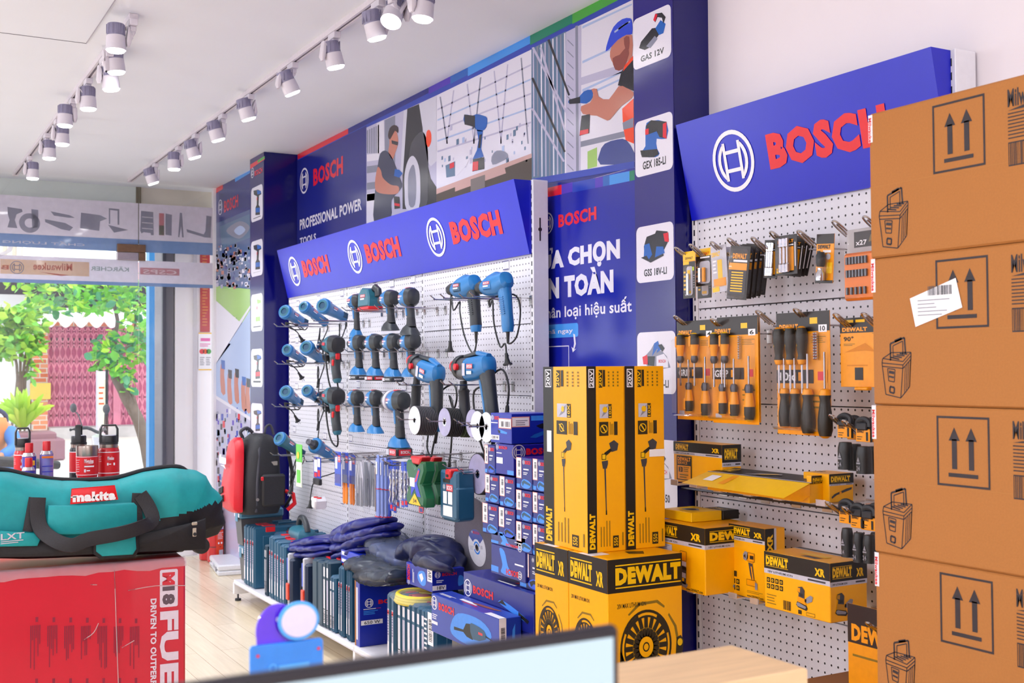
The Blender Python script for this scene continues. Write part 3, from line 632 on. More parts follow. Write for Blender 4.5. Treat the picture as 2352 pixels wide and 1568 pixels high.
def near_pillar(g):
    cards = [((1455, 5), (1541, 165), 'vac', 'GAS 12V', 30), ((1460, 252), (1545, 411), 'sand', 'GEX 185-LI', 26), ((1463, 505), (1547, 653), 'jig', 'GSS 18V-LI', 12), ((1465, 757), (1552, 905), 'saw', 'GKS 18V-LI', 2), ((1467, 1010), (1555, 1160), 'saw', 'GKS 18V-50', -8)]
    g.poly([(1446, -60), (1560, -110), (1560, -90), (1446, -35)], psky, 1)
    for (x0, y0), (x1, y1), k, nm, sl in cards:
        c = [g.uv((x0, y0+sl*.9)), g.uv((x1, y1-sl*.9))]; g.raw([(c[0][0]+.0, c[1][1])], [], pwh)
        a_ = (x0, (y0+y1)/2+(y1-y0)*.46); b_ = (x1, (y0+y1)/2-(y1-y0)*.46)
        p, q = g.uv((x0, y1-2)), g.uv((x1, y0+2)); w_, h_ = q[0]-p[0], q[1]-p[1]
        # true rectangle on the pillar: bottom from the left-hand bottom corner, top from the right-hand top corner
        r = rrect(w_*g.sw, h_*g.sh, .022); g.raw([((p[0]+q[0])/2+a2/g.sw, (p[1]+q[1])/2+b2/g.sh) for a2, b2 in r], [tuple(range(len(r)))], pwh, 2)
        card_tool(g, k, x0+10, x1-10, y0+24, y1-50)
        s_, w_ = sl/80, x1-x0; g.text(nm, (x0+w_*.2, y1-15-w_*.2*s_), (x1-w_*.18, y1-31-w_*.82*s_), pdk, 3, bold=.03)
sheet('pillar_poster', 'tall navy strip of white product cards on the near pillar', 'poster', 2.385, 3.117, 3.346, .05, CEIL-.002, pm('pillar_poster_navy', '#221c78'), near_pillar)
def far_pillar(g):
    g.poly([(575, 378), (608, 358), (608, 366), (575, 388)], pred, 1); g.poly([(592, 368), (608, 358), (608, 364), (592, 374)], pgn, 2)
    g.emblem((580, 397), .036, pwh, 2); g.text('BOSCH', (585, 405), (603, 383), pred, 2, bold=.03)
    for (y0, y1), k in zip(((421, 512), (547, 637), (672, 762), (800, 888), (927, 1008)), ('dr', 'dr', 'lime', 'rd', 'dr')):
        p, q = g.uv((577, y1)), g.uv((603.5, y0)); w_, h_ = q[0]-p[0], q[1]-p[1]; r = rrect(w_*g.sw, h_*g.sh, .035)
        g.raw([((p[0]+q[0])/2+a2/g.sw, (p[1]+q[1])/2+b2/g.sh) for a2, b2 in r], [tuple(range(len(r)))], pwh, 2)
        card_tool(g, k, 579, 602, y0+14, y1-18); g.lines((582, y1-10), (599, y1-15), 1, pdk, 3, .8, 0)
sheet('pillar_poster', 'tall navy strip of white product cards on the far pillar', 'poster', 2.385, 7.711, 8.037, .05, CEIL-.002, pm('far_pillar_navy', '#241f60'), far_pillar)
def far_poster(g):
    g.poly([(494, 445), (512, 434), (512, 424), (494, 434)], pred, 1); g.poly([(540, 418), (575, 397), (575, 390), (540, 409)], psky, 1)
    g.emblem((506, 476), .063, pwh, 2); g.text('BOSCH', (515, 489), (547, 446), pred, 2, bold=.03)
    g.poly([(492, 515), (576, 480), (576, 664), (492, 652)], pm('banner_city', '#50648f'), 1); rg = random.Random(9)
    for k in range(170):
        x = 494+rg.random()*78; y = 560+rg.random()*96; s_ = 2+rg.random()*5; g.poly([(x, y), (x+s_, y-1), (x+s_, y+s_*1.3), (x, y+s_*1.4)], rg.choice((pwh, pdb, plav, pn, pgr, psk)), 2)
    g.poly([(505, 520), (576, 490), (576, 545), (510, 570)], pdb, 2); g.poly([(520, 530), (550, 508), (574, 522), (550, 548)], pgr, 3, sm=4); g.poly([(538, 530), (552, 518), (564, 528), (550, 540)], ppale, 4, sm=4)
    g.poly([(492, 655), (576, 664), (576, 735), (548, 742), (492, 690)], plg, 1); g.poly([(498, 700), (545, 730), (520, 760), (494, 770)], pm('banner_grass', '#6f9f4c'), 2); g.poly([(518, 722), (542, 728), (542, 750), (518, 746)], pm('banner_pale_green', '#c9d59a'), 3)
    g.poly([(492, 686), (550, 738), (576, 700), (576, 706), (552, 746), (494, 838), (492, 832)], pwh, 4); g.poly([(492, 770), (494, 838), (530, 790)], pvi, 2)
    g.poly([(492, 840), (552, 748), (576, 710), (576, 960), (492, 905)], ppale, 2)
    for x, y in ((508, 830), (524, 852), (540, 850), (556, 868), (566, 872)): g.poly([(x, y+70), (x-2, y+20), (x+2, y), (x+8, y+4), (x+7, y+30), (x+10, y+74)], psk, 3, sm=2); g.poly([(x, y-4), (x+9, y-2), (x+9, y+18), (x+1, y+16)], rg.choice((pdk, ptb, pdb)), 4)
    g.poly([(492, 905), (576, 958), (576, 966), (492, 913)], pwh, 4); g.poly([(492, 913), (576, 966), (576, 1300), (492, 1300)], plav, 2)
    for k in range(150):
        x = 494+rg.random()*78; y = 935+rg.random()*210; s_ = 3+rg.random()*5; g.poly([(x, y), (x+s_*.7, y), (x+s_*.7, y+s_*2), (x, y+s_*2)], rg.choice((pvi, pb, pwh, pdk, pred, pgr, ppale)), 3)
sheet('wall_poster', 'tall photo collage poster beside the shop front glass', 'poster', 2.512, 8.042, FACY-.03, .3, CEIL-.002, pm('far_poster_navy', '#28327c'), far_poster)
# ================================================================== goods hanging on the long rack
tlabel = mat('tool_red_label', '#d8283a', .35); gunmetal = mat('gunmetal', '#6a6c72', .35, .7); tooldk = mat('tool_charcoal_plastic', '#2b3036', .42, var=.08); toolmid = mat('tool_dark_blue_plastic', '#24506f', .38)
hookm = mat('zinc_hook', '#b9b4b4', .22, 1)
def mk_hook(length=.2, loop=False):
    mb = MB(); mb.bx(-.004, .0, -.012, .012, -.03, .012, hookm, .001); r = .0028
    if loop:
        mb.tube([(0, 0, 0), (-length+.06, 0, 0), (-length+.045, 0, .006), (-length, 0, .035)], r, hookm, 8, sm=3)
        mb.tube([(-length+.045, -.011, .006), (-length+.01, -.011, .028), (-length-.008, -.008, .04), (-length-.012, 0, .043), (-length-.008, .008, .04), (-length+.01, .011, .028), (-length+.045, .011, .006)], r, hookm, 7, sm=3)
    else: mb.tube([(0, 0, 0), (-length+.04, 0, 0), (-length+.022, 0, .003), (-length, 0, .018)], r, hookm, 8, sm=3)
    o = mb.build('peg_hook'); return o
_hk = {}
def hook(x, y, z, lab, length=.2, loop=False, grp='peg hooks of the long rack'):
    k = (length, loop)
    if k not in _hk: o = _hk[k] = mk_hook(length, loop)
    else: o = _hk[k].copy(); COL.objects.link(o)
    o.location = (x, y, z); tag(o, lab, 'peg hook', grp); return o
def cable(pts, r=.0035, plug=True, up=False):
    mb = MB(); mb.tube(pts, r, cordm, 7, sm=5)
    if plug:
        p = V(pts[-1]); d = (p-V(pts[-2])).normalized(); mb.lathe([(.0045, -.005), (.007, .0), (.008, .018), (.013, .036), (.019, .038), (.019, .043), (.004, .044)], cordm, p, d, 10)
        u, w_, _ = frame(d)
        for s_ in (-1, 1): mb.cyl(p+u*.009*s_+d*.043, p+u*.009*s_+d*.062, .0024, steel, n=7)
    return mb
def blabel(mb, x, y0, y1, z0, z1):
    g = G(mb, (x, y1, z0), (0, y0-y1, 0), (0, 0, z1-z0)); g.rect((.0, .5), (1, 1), tlabel); g.text('BOSCH', (.08, .6), (.92, .92), wprint, 2, bold=.03); g.rect((.0, .1), (.8, .36), wprint)
def pistol(lab, head='impact', bat=None, body=toolblue, h=1.0, slim=False, rearm=tooldk):
    """cordless pistol tool, nose towards +y; barrel centre at origin"""
    t = thing('cordless_drill' if head != 'wrench' else 'impact_wrench', lab, 'power tool', group='cordless tools on the long rack'); k = .8 if slim else 1
    b = .04*k; mb = MB()
    L_ = .06 if head == 'impact' else .075
    mb.loft([((0, -L_-.004, .003), .014, .016, 2.6), ((0, -L_+.004, .003), .03*k, .034*k, 2.6), ((0, -.03, .003), b, .043*k, 2.6), ((0, .004, 0), b, .042*k, 2.8), ((0, .035, 0), .036*k, .037*k, 2.4), ((0, .052, 0), .027*k, .028*k), ((0, .066, 0), .02*k, .021*k)],
            [rearm, rearm, body, body, body if head == 'drill' else tooldk, tooldk], 18)
    for s_ in (-1, 1): mb.bx(s_*b*.7-.01, s_*b*.7+.01, -.02, .03, -.014, .016, body, .004)
    mb.bx(-.01, .01, -.025, .02, .036*k, .047*k, redp if head != 'drill' else body, .004)
    blabel(mb, -b*.7-.0108, -.018, .027, -.011, .012)
    mb.build('motor_housing', t)
    mb = MB(); s_ = k
    if head == 'impact': mb.lathe([(.02*s_, .06), (.017*s_, .075), (.0095, .078), (.0095, .092), (.006, .094)], [tooldk, gunmetal, gunmetal, dsteel], d=(0, 1, 0), n=16)
    elif head == 'drill': mb.lathe([(.021, .058), (.022, .07), (.023, .095), (.016, .112), (.007, .114)], [tooldk, tooldk, dsteel, dsteel], d=(0, 1, 0), n=16)
    else: mb.lathe([(.044, .03), (.046, .05), (.04, .08), (.026, .1), (.018, .104), (.018, .12)], [lgrey, gunmetal, tooldk, gunmetal, gunmetal], d=(0, 1, 0), n=18); mb.lathe([(.009, .12), (.009, .14)], steel, d=(0, 1, 0), n=4)
    mb.build('chuck', t)
    hb = -.13*h; mb = MB()
    mb.loft([((0, -.012, -.02), .02*k, .028*k, 3), ((0, -.018, -.05), .0185*k, .024*k, 2.6), ((0, -.027, -.09*h), .0175*k, .022*k, 2.4), ((0, -.03, hb), .02*k, .027*k, 2.6)], [tooldk, tooldk, toolblk], 14, up=(0, 1, 0))
    mb.loft([((-.0125*k, -.01, -.03), .009, .012, 3), ((-.0125*k, -.02, -.08*h), .0085, .007, 3)], body, 10, up=(0, 1, 0)); mb.build('handle', t)
    mb = MB(); mb.loft([((0, .014, -.026), .009, .009, 3), ((0, .01, -.05), .009, .008, 3), ((0, .004, -.058), .006, .005, 3)], tlabel if head != 'drill' else toolblk, 10, up=(0, 1, 0)); mb.build('trigger', t)
    mb = MB(); mb.loft([((0, -.03, hb+.004), .02*k, .026*k, 3), ((0, -.024, hb-.012), .03*k, .042*k, 3.5), ((0, -.02, hb-.03), .036*k, .054*k, 4), ((0, -.02, hb-.038), .036*k, .054*k, 4)], [body if bat != 'bare' else tooldk]*3, 18, up=(0, 1, 0)); mb.build('foot', t)
    if bat and bat != 'bare':
        mb = MB(); z0 = hb-.039; q = .038 if bat == 'big' else .026; mb.box((0, -.02, z0-q/2), (.074*k, .112*k, q), tooldk, .006)
        g = G(mb, (-.0372*k, .03*k, z0-q+.004), (0, -.1*k, 0), (0, 0, q-.008)); g.rect((.35, .1), (1, .95), tlabel if bat in ('red', 'big') else dgrey); g.rect((0, .1), (.3, .9), lgrey); g.text('BOSCH', (.42, .35), (.9, .75), wprint, 2)
        g = G(mb, (-.03*k, -.0765*k, z0-q+.004), (.06*k, 0, 0), (0, 0, q-.008)); g.rect((.05, .1), (.95, .9), tlabel if bat in ('red', 'big') else dgrey); g.text('BOSCH', (.2, .35), (.8, .75), wprint, 2)
        mb.build('battery_pack', t)
    return t
def corded(lab, dark=True, cordpts=None):
    t = thing('corded_drill', lab, 'power tool', group='corded drills on the long rack'); mb = MB()
    mb.loft([((0, -.105, .02), .016, .02, 2.6), ((0, -.098, .016), .03, .034, 2.6), ((0, -.05, .004), .037, .043, 2.8), ((0, .02, 0), .037, .042, 2.8), ((0, .06, -.002), .033, .035), ((0, .085, -.002), .025, .026)], toolblue, 18)
    mb.bx(-.04, -.03, -.04, .03, -.018, .02, toolblue if not dark else toolmid, .005); blabel(mb, -.0405, -.03, .022, -.008, .015)
    mb.loft([((0, -.085, .035), .012, .008, 3), ((0, -.02, .047), .014, .007, 3), ((0, .05, .036), .01, .006, 3)], toolblue, 10)
    mb.build('motor_housing', t)
    mb = MB(); mb.lathe([(.024, .08), (.027, .09), (.027, .108), (.022, .112), (.022, .13), (.013, .146), (.006, .147)], [tooldk, toolblk, tooldk, tooldk, dsteel, dsteel], d=(0, 1, 0), n=18); mb.build('chuck', t)
    hm = tooldk if dark else toolblue; mb = MB()
    mb.loft([((0, -.07, .0), .024, .036, 3), ((0, -.088, -.05), .022, .029, 2.6), ((0, -.098, -.11), .021, .026, 2.4), ((0, -.104, -.16), .022, .027, 2.6), ((0, -.105, -.185), .019, .022, 2.6)], [hm, hm, hm, toolblue], 16, up=(0, 1, 0))
    for k in range(9): mb.box((-.0215, -.088-.0016*k, -.05-.008*k), (.004, .034, .003), hm)
    mb.build('handle', t)
    mb = MB(); mb.loft([((0, -.052, -.03), .01, .012, 3), ((0, -.06, -.075), .01, .008, 3)], redp if not dark else toolblk, 10, up=(0, 1, 0)); mb.build('trigger', t)
    cp = cordpts or [(0, -.105, -.18), (0, -.103, -.24), (-.01, -.09, -.27), (-.02, -.04, -.2), (-.02, 0, -.1), (.0, .04, -.055), (-.02, .06, -.09), (-.01, .1, -.02), (-.01, .11, -.12), (-.01, .112, -.22)]
    mb = cable(cp); mb.lathe([(.008, 0), (.005, -.05)], cordm, cp[0], (0, 0, 1), 8); mb.build('power_cord', t); return t
def hammer(lab, cordpts):
    t = thing('rotary_hammer', lab, 'power tool', group='rotary hammers on the long rack'); mb = MB()
    mb.loft([((0, -.14, .02), .018, .022, 3), ((0, -.13, .018), .032, .036, 3), ((0, -.06, .006), .04, .046, 3), ((0, .02, 0), .041, .046, 3)], toolblue, 18)
    mb.loft([((0, .019, 0), .042, .047, 3), ((0, .07, .002), .041, .044, 3), ((0, .1, .01), .036, .036), ((0, .12, .012), .03, .03)], [gunmetal, gunmetal, tooldk], 18)
    mb.loft([((0, -.13, .05), .012, .01, 3), ((0, -.05, .062), .016, .009, 3), ((0, .06, .05), .012, .008, 3)], [toolblue, tooldk], 12)
    g = G(mb, (-.0432, .015, -.03), (0, -.09, 0), (0, 0, .06)); g.rect((.45, .55), (1, .85), tlabel); g.text('BOSCH', (.5, .6), (.95, .8), wprint, 2, bold=.03); g.rect((.45, .2), (.9, .4), wprint); g.rect((.04, .1), (.3, .9), lgrey)
    mb.lathe([(.013, 0), (.013, .012), (.009, .014)], redp, (-.042, .055, .01), (-1, 0, 0), 12); mb.build('motor_housing', t)
    mb = MB(); mb.lathe([(.03, .118), (.031, .135), (.026, .142), (.026, .158), (.02, .17), (.008, .171)], [tooldk, tooldk, redp, tooldk, tooldk], (0, 0, .012), (0, 1, 0), 18); mb.build('tool_holder', t)
    mb = MB(); mb.loft([((0, -.1, .01), .026, .04, 3), ((0, -.125, -.05), .0245, .032, 2.6), ((0, -.142, -.12), .023, .03, 2.4), ((0, -.156, -.19), .024, .03, 2.6), ((0, -.16, -.225), .02, .022, 2.6)], [tooldk, tooldk, tooldk, toolblue], 16, up=(0, 1, 0))
    mb.loft([((0, -.085, -.04), .02, .012, 3), ((0, -.105, -.11), .018, .01, 3), ((0, -.13, -.2), .018, .009, 3)], toolblue, 12, up=(0, 1, 0)); mb.build('handle', t)
    mb = MB(); mb.loft([((0, -.07, -.04), .011, .012, 3), ((0, -.085, -.085), .011, .009, 3)], redp, 10, up=(0, 1, 0)); mb.build('trigger', t)
    mb = MB(); mb.lathe([(.048, -.014), (.05, -.01), (.05, .01), (.048, .014)], tooldk, (0, .085, .008), (0, 1, 0), 18); mb.loft([((0, .085, -.045), .014, .014), ((0, .083, -.075), .016, .016), ((0, .08, -.085), .024, .024), ((0, .08, -.095), .021, .021), ((0, .075, -.15), .022, .022), ((0, .07, -.205), .023, .023), ((0, .07, -.214), .016, .016)], toolblk, 14, up=(0, 1, 0)); mb.build('side_handle', t)
    mb = cable(cordpts, .0042); mb.lathe([(.009, 0), (.006, -.055)], cordm, cordpts[0], (0, 0, 1), 8); mb.build('power_cord', t); return t
def heatgun(lab, disp, cordpts):
    t = thing('heat_gun', lab, 'power tool', group='heat guns on the long rack'); mb = MB()
    mb.loft([((0, -.085, -.004), .016, .02, 2.6), ((0, -.078, -.002), .034, .036, 3), ((0, -.03, .004), .041, .042, 3), ((0, .02, .002), .038, .041, 2.6), ((0, .07, 0), .03, .033), ((0, .09, 0), .026, .027)], [toolblk, toolblk, toolteal, toolteal, tooldk], 18)
    if disp: g = G(mb, (-.02, -.0795, -.01), (.04, 0, 0), (0, 0, .022)); g.rr((0, 0), (1, 1), .003, mat('lcd_green', '#7d9a7c', .2))
    g = G(mb, (-.0418, .03, -.006), (0, -.035, 0), (0, 0, .02)); g.rect((0, .2), (1, .9), tlabel); mb.build('motor_housing', t)
    mb = MB(); mb.lathe([(.027, .088), (.026, .12), (.022, .125), (.022, .165), (.018, .166)], [dsteel, steel, steel, dsteel], d=(0, 1, 0), n=18); mb.build('nozzle', t)
    mb = MB(); mb.loft([((0, -.02, -.02), .026, .034, 3), ((0, -.03, -.06), .022, .026, 2.6), ((0, -.045, -.12), .02, .024, 2.4), ((0, -.06, -.165), .021, .024, 2.6), ((0, -.062, -.18), .014, .016)], [toolteal, tooldk, tooldk, toolteal], 16, up=(0, 1, 0))
    mb.loft([((0, .002, -.045), .014, .006, 3), ((0, -.016, -.12), .014, .006, 3), ((0, -.034, -.165), .013, .006, 3)], toolteal, 10, up=(0, 1, 0)); mb.build('handle', t)
    mb = MB(); mb.box((-.018, -.052, -.085), (.012, .014, .03), redp, .004); mb.box((0, -.068, -.055), (.022, .01, .03), redp, .004); mb.build('switch', t)
    cable(cordpts, .0042, plug=False).build('power_cord', t); return t
def grinder(lab, kind, cordpts):
    """barrel tool, head at +y end, tail at -y"""
    t = thing('angle_grinder', lab, 'power tool', group='barrel grinders on the long rack'); mb = MB(); r = .036 if kind != 'slim' else .03
    mb.loft([((0, -.13, -.004), .014, .014), ((0, -.124, -.004), .026, .027), ((0, -.06, 0), r*.82, r*.84), ((0, .0, 0), r*.92, r*.95), ((0, .06, 0), r, r*1.03), ((0, .078, 0), r*1.22, r*1.22), ((0, .102, 0), r*1.26, r*1.26), ((0, .108, 0), r*1.1, r*1.1)], [toolteal if kind == 'tail' else toolblue]*6+[toolblue], 18)
    for k in range(6): mb.box((0, -.118+k*.008, 0), (r*1.64, .003, r*.9), toolmid)
    mb.bx(-r*.98, -r*.8, .0, .052, -.012, .012, toolblue, .004); blabel(mb, -r*.99, .004, .048, -.009, .011); mb.build('motor_housing', t)
    mb = MB()
    if kind == 'die': mb.lathe([(.03, .104), (.028, .115), (.02, .125), (.018, .165), (.01, .168)], [tooldk, tooldk, gunmetal, dsteel], d=(0, 1, 0), n=16)
    else: mb.lathe([(r*1.18, .106), (r*1.1, .113), (r*.9, .116), (r*.55, .117), (r*.5, .112), (.004, .112)], [toolblue, toolblue, toolteal, toolmid, toolmid], d=(0, 1, 0), n=18)
    mb.build('gear_head', t)
    mb = MB(); mb.bx(-.012, .012, .03, .07, r*.95, r*1.15, redp, .004); mb.build('switch', t)
    cable(cordpts).build('power_cord', t); return t
def orient(t, head, tail):
    """point local +y from tail to head, keep local z upwards; origin at the middle"""
    d = (head-tail).normalized(); zz = V((0, 0, 1)); zz = (zz-d*d.z).normalized(); xx = d.cross(zz)
    m = Matrix((xx, d, zz)).transposed().to_4x4(); m.translation = (head+tail)/2+d*.01
    t.matrix_world = m; t.scale = (1.0,)*3; return t
def hang(t, px, py, x=2.33, s=1.06, rz=0.0, rx=0.0, hooks=None, dz=-.045, hl=.24):
    p = atx(px, py, x); t.location = p; t.scale = (s,)*3; t.rotation_euler = (rx, 0, rz)
    nm = t['label'].split(' with')[0].split(' hang')[0]
    for yy in (hooks or ()):
        hook(POST1, p.y+yy, p.z+dz*s, 'chrome hook '+('behind' if yy > 0 else 'before')+' the '+' '.join(nm.split()[:11]), hl)
    return t
H2 = (-.05, .045)
hang(pistol('slim blue cordless driver with red battery foot, first pistol tool in the top row', 'impact', 'red', slim=True, h=1.15), 815, 692, s=1.05, hooks=H2)
hang(pistol('blue and black cordless drill without battery next to the teal planer', 'drill', 'bare', h=.92), 893, 687, s=1.02, hooks=H2)
hang(pistol('blue and black impact driver without battery, last of the top row before the bare pegboard', 'impact', 'bare', h=1.0), 938, 684, s=1.1, hooks=H2)
for i, (px, py, bt, lb) in enumerate(((820, 788, 'dark', 'cordless drill with silver battery, first of the middle row of four'), (858, 787, 'red', 'cordless drill with red battery, second of the middle row of four'), (899, 787, 'dark', 'cordless drill with silver battery, third of the middle row of four'), (940, 785, None, 'cordless drill without battery half hidden behind the first rotary hammer'))):
    hang(pistol(lb, 'drill', bt, h=1.0), px, py, s=1.02, hooks=H2)
hang(pistol('small blue impact driver without battery, left of the lower pair', 'impact', None, h=1.1), 816, 914, s=1.0, hooks=H2)
hang(pistol('small blue impact driver without battery, right of the lower pair', 'impact', None, h=1.1), 859, 915, s=1.0, hooks=H2)
hang(pistol('large blue impact wrench with red battery in the lower row', 'wrench', 'big', h=1.15), 912, 921, x=2.3, s=1.2, hooks=(-.06, .05))
hang(corded('corded drill with black rubber grip and a plug dangling in front'), 1066, 661, s=1.08, hooks=(-.0, .1), hl=.3)
hang(corded('plain blue corded drill at the top right of the long rack', False, [(0, -.105, -.18), (0, -.11, -.23), (.02, -.14, -.2), (.03, -.15, -.1), (.03, -.1, -.04), (0, .03, -.05), (.0, .04, -.08), (-.02, -.02, -.06), (-.02, -.03, -.15), (-.01, -.06, -.24), (-.01, -.1, -.23), (-.01, -.11, -.27)]), 1136, 656, s=1.08, hooks=(-.0, .1), hl=.3)
hang(hammer('blue rotary hammer tilted nose up, nearer the cordless drills', [(0, -.16, -.225), (-.01, -.16, -.3), (-.01, -.15, -.34), (0, -.08, -.3), (.02, -.09, -.1), (.05, -.17, -.02), (.05, -.22, -.06), (.05, -.2, -.12), (.04, -.17, -.07), (.03, -.23, -.1), (.03, -.25, -.25), (.03, -.25, -.34)]), 978, 852, x=2.3, s=1.08, rx=R(13), hooks=(.02, .1), hl=.32, dz=-.06)
hang(hammer('blue rotary hammer hanging level at the right of the long rack', [(0, -.16, -.225), (-.01, -.165, -.3), (-.01, -.18, -.36), (.0, -.12, -.35), (.0, -.04, -.25), (.0, .0, -.1), (.01, -.06, -.06), (.04, -.15, .0), (.05, -.19, -.06), (.05, -.18, -.14)]), 1087, 848, x=2.3, s=1.12, hooks=(.02, .1), hl=.32, dz=-.06)
loop = [(0, -.06, -.175), (0, -.07, -.21), (.0, -.05, -.235), (0, .02, -.21), (.0, .07, -.14), (.0, .1, -.03), (.01, .12, .02), (.02, .13, -.05), (.02, .1, -.08), (.01, .1, 0), (.0, .12, .02), (0, .13, -.06), (.01, .1, -.07), (0, .1, .01)]
hang(heatgun('teal heat gun with a small display on its black back', True, loop), 764, 792, s=1.2, hooks=(-.02, .06))
hang(heatgun('teal heat gun without display above the blue blister packs', False, loop), 764, 910, s=1.2, hooks=(-.02, .06))
def barrel(lab, kind, a_, b_, c, xa=2.2, xb=2.42, hk=True):
    h_, t_ = atx(a_[0], a_[1], xa), atx(b_[0], b_[1], xb); t = orient(grinder(lab, kind, c), h_, t_)
    if hk:
        m = (h_+t_)/2; hook(POST1, m.y-.045, m.z-.055, 'chrome hook before the '+lab, .3); hook(POST1, m.y+.045, m.z-.055, 'chrome hook behind the '+lab, .32)
c1 = [(0, -.13, 0), (0, -.165, .0), (.02, -.17, -.03), (.02, -.1, -.04), (-.03, .0, -.05), (.02, .05, -.06), (.04, -.06, -.06), (-.02, -.09, -.05), (-.03, .03, -.06), (.03, .04, -.05), (.02, -.08, -.07), (.01, -.1, -.09)]
c2 = [(0, -.13, 0), (0, -.16, -.03), (.01, -.14, -.13), (.0, -.1, -.16), (-.01, -.08, -.1), (.01, -.1, -.05), (.02, -.13, -.1), (.0, -.12, -.16), (0, -.1, -.18), (.0, -.12, -.12), (0, -.13, -.22)]
barrel('blue grinder farthest left in the top row', 'big', (648, 712), (706, 745), c1)
barrel('slim blue grinder second in the top row', 'slim', (698, 704), (748, 740), c2, 2.24)
barrel('big blue grinder third in the top row', 'big', (736, 699), (796, 730), c2, 2.2)
barrel('blue grinder farthest left in the second row', 'slim', (652, 798), (704, 831), c1)
barrel('blue grinder with black side lever second in the second row', 'big', (696, 791), (748, 832), c2)
barrel('blue grinder farthest left in the third row', 'big', (648, 893), (696, 932), c1)
barrel('slim blue grinder with a bundled cable in the third row', 'slim', (702, 894), (744, 926), c2, 2.24)
barrel('blue reciprocating saw body beside the backpack', 'tail', (636, 1002), (700, 1046), c2, 2.2)
barrel('blue die grinder pointing at the red backpack', 'die', (716, 1018), (780, 1056), [(0, -.13, 0), (0, -.17, -.0), (.03, -.2, -.05), (.02, -.12, -.1), (.0, -.02, -.15), (0, .03, -.2), (0, .03, -.26), (.0, .02, -.3)], 2.2)
# teal planer lying on two hooks
p = atx(850, 692, 2.33); t = thing('hand_planer', 'teal box-shaped hand planer with red base in the top row', 'power tool', p)
mb = MB(); mb.prism([(-.075, -.03), (.075, -.03), (.08, .02), (.06, .06), (-.02, .072), (-.07, .04)], (0, 0, 0), (0, -1, 0), (0, 0, 1), .085, toolteal, .008); blabel(mb, -.0432, -.035, .03, .005, .035); mb.build('motor_housing', t)
mb = MB(); mb.bx(-.042, .042, -.078, .078, -.046, -.028, redp, .004); mb.build('base_plate', t)
mb = MB(); mb.loft([((0, -.045, .05), .016, .016), ((0, -.075, .068), .018, .02), ((0, -.11, .05), .018, .022), ((0, -.115, .02), .02, .02)], tooldk, 12); mb.build('handle', t)
for s_ in (-.03, .06): hook(POST1, p.y+s_, p.z-.052, f'chrome hook under the teal hand planer, {"nearer" if s_ < 0 else "farther"} one', .26)
# ------------------------------------------------------------------ abrasive discs on hooks
def disc(r, m, face=None, hub=True, th=.004):
    mb = MB(); mb.lathe([(.011, -th/2), (r-.001, -th/2), (r, 0), (r-.001, th/2), (.011, th/2)], m, d=(-1, 0, 0), n=32, cap=False)
    if face: mb.lathe([(.011, 0), (r*face[1], 0)], face[0], (-th/2-.0006, 0, 0), (-1, 0, 0), 28, cap=False); mb.lathe([(.011, 0), (.019, 0)], steel, (-th/2-.001, 0, 0), (-1, 0, 0), 16, cap=False)
    return mb.build('abrasive_disc')
abr = mat('abrasive_grey', '#4a4850', .8, var=.15, scale=400); abr2 = mat('abrasive_black', '#2c2b30', .8, var=.15, scale=400)
wface = mat('disc_label_white', '#e6e4ee', .4); bface = mat('disc_label_violet', '#a9a4c8', .35, var=.12, scale=25); gface = mat('disc_green_grit', '#43523a', .8, var=.2, scale=300)
def discs(px, py, r, n, front, m, lab, lab2, x0=2.24, step=.0085, grp='abrasive discs'):
    p = atx(px, py, x0); f = disc(r, m, front); f.location = p; tag(f, lab, 'abrasive disc', grp)
    q = None
    for k in range(1, n):
        if q is None: q = disc(r, m)
        else: q = q.copy(); COL.objects.link(q)
        q.location = (p.x+k*step, p.y, p.z-.0006*k); tag(q, lab2, 'abrasive disc', grp)
    hook(POST1, p.y, p.z+.004, 'chrome hook holding the '+' '.join(lab.split()[:9]), 2.55-p.x+.05)
discs(953, 965, .067, 11, (wface, .97), abr, 'white-faced abrasive disc fronting a thick stack under the impact wrench', 'plain grey abrasive disc in the thick stack behind the white-faced one', 2.2)
discs(1022, 969, .064, 8, (bface, .97), abr2, 'violet-labelled abrasive disc at the front of the second stack', 'black abrasive disc behind the violet-labelled one', 2.22)
discs(1060, 972, .062, 4, (gface, .9), gface, 'green gritty flap disc hanging between the disc stacks', 'green gritty flap disc behind another one', 2.3, .011)
discs(1086, 972, .062, 6, (bface, .97), abr, 'violet-labelled abrasive disc fronting the stack near the blue cartons', 'grey abrasive disc in the stack near the blue cartons', 2.26)
for px, py, lb in ((1098, 978, 'left'), (1118, 981, 'right')): discs(px, py, .062, 2, (mat('disc_label_bright', '#dfe9f2', .35, var=.03), .99), abr, f'bright white and pale blue abrasive disc, {lb} one beside the top carton', f'abrasive disc tucked behind the {lb} bright white disc', 2.2)
discs(1098, 1088, .09, 9, (bface, .95), abr2, 'larger violet-labelled disc beside the blue bit case', 'larger black disc behind the violet-labelled one by the bit case', 2.3)
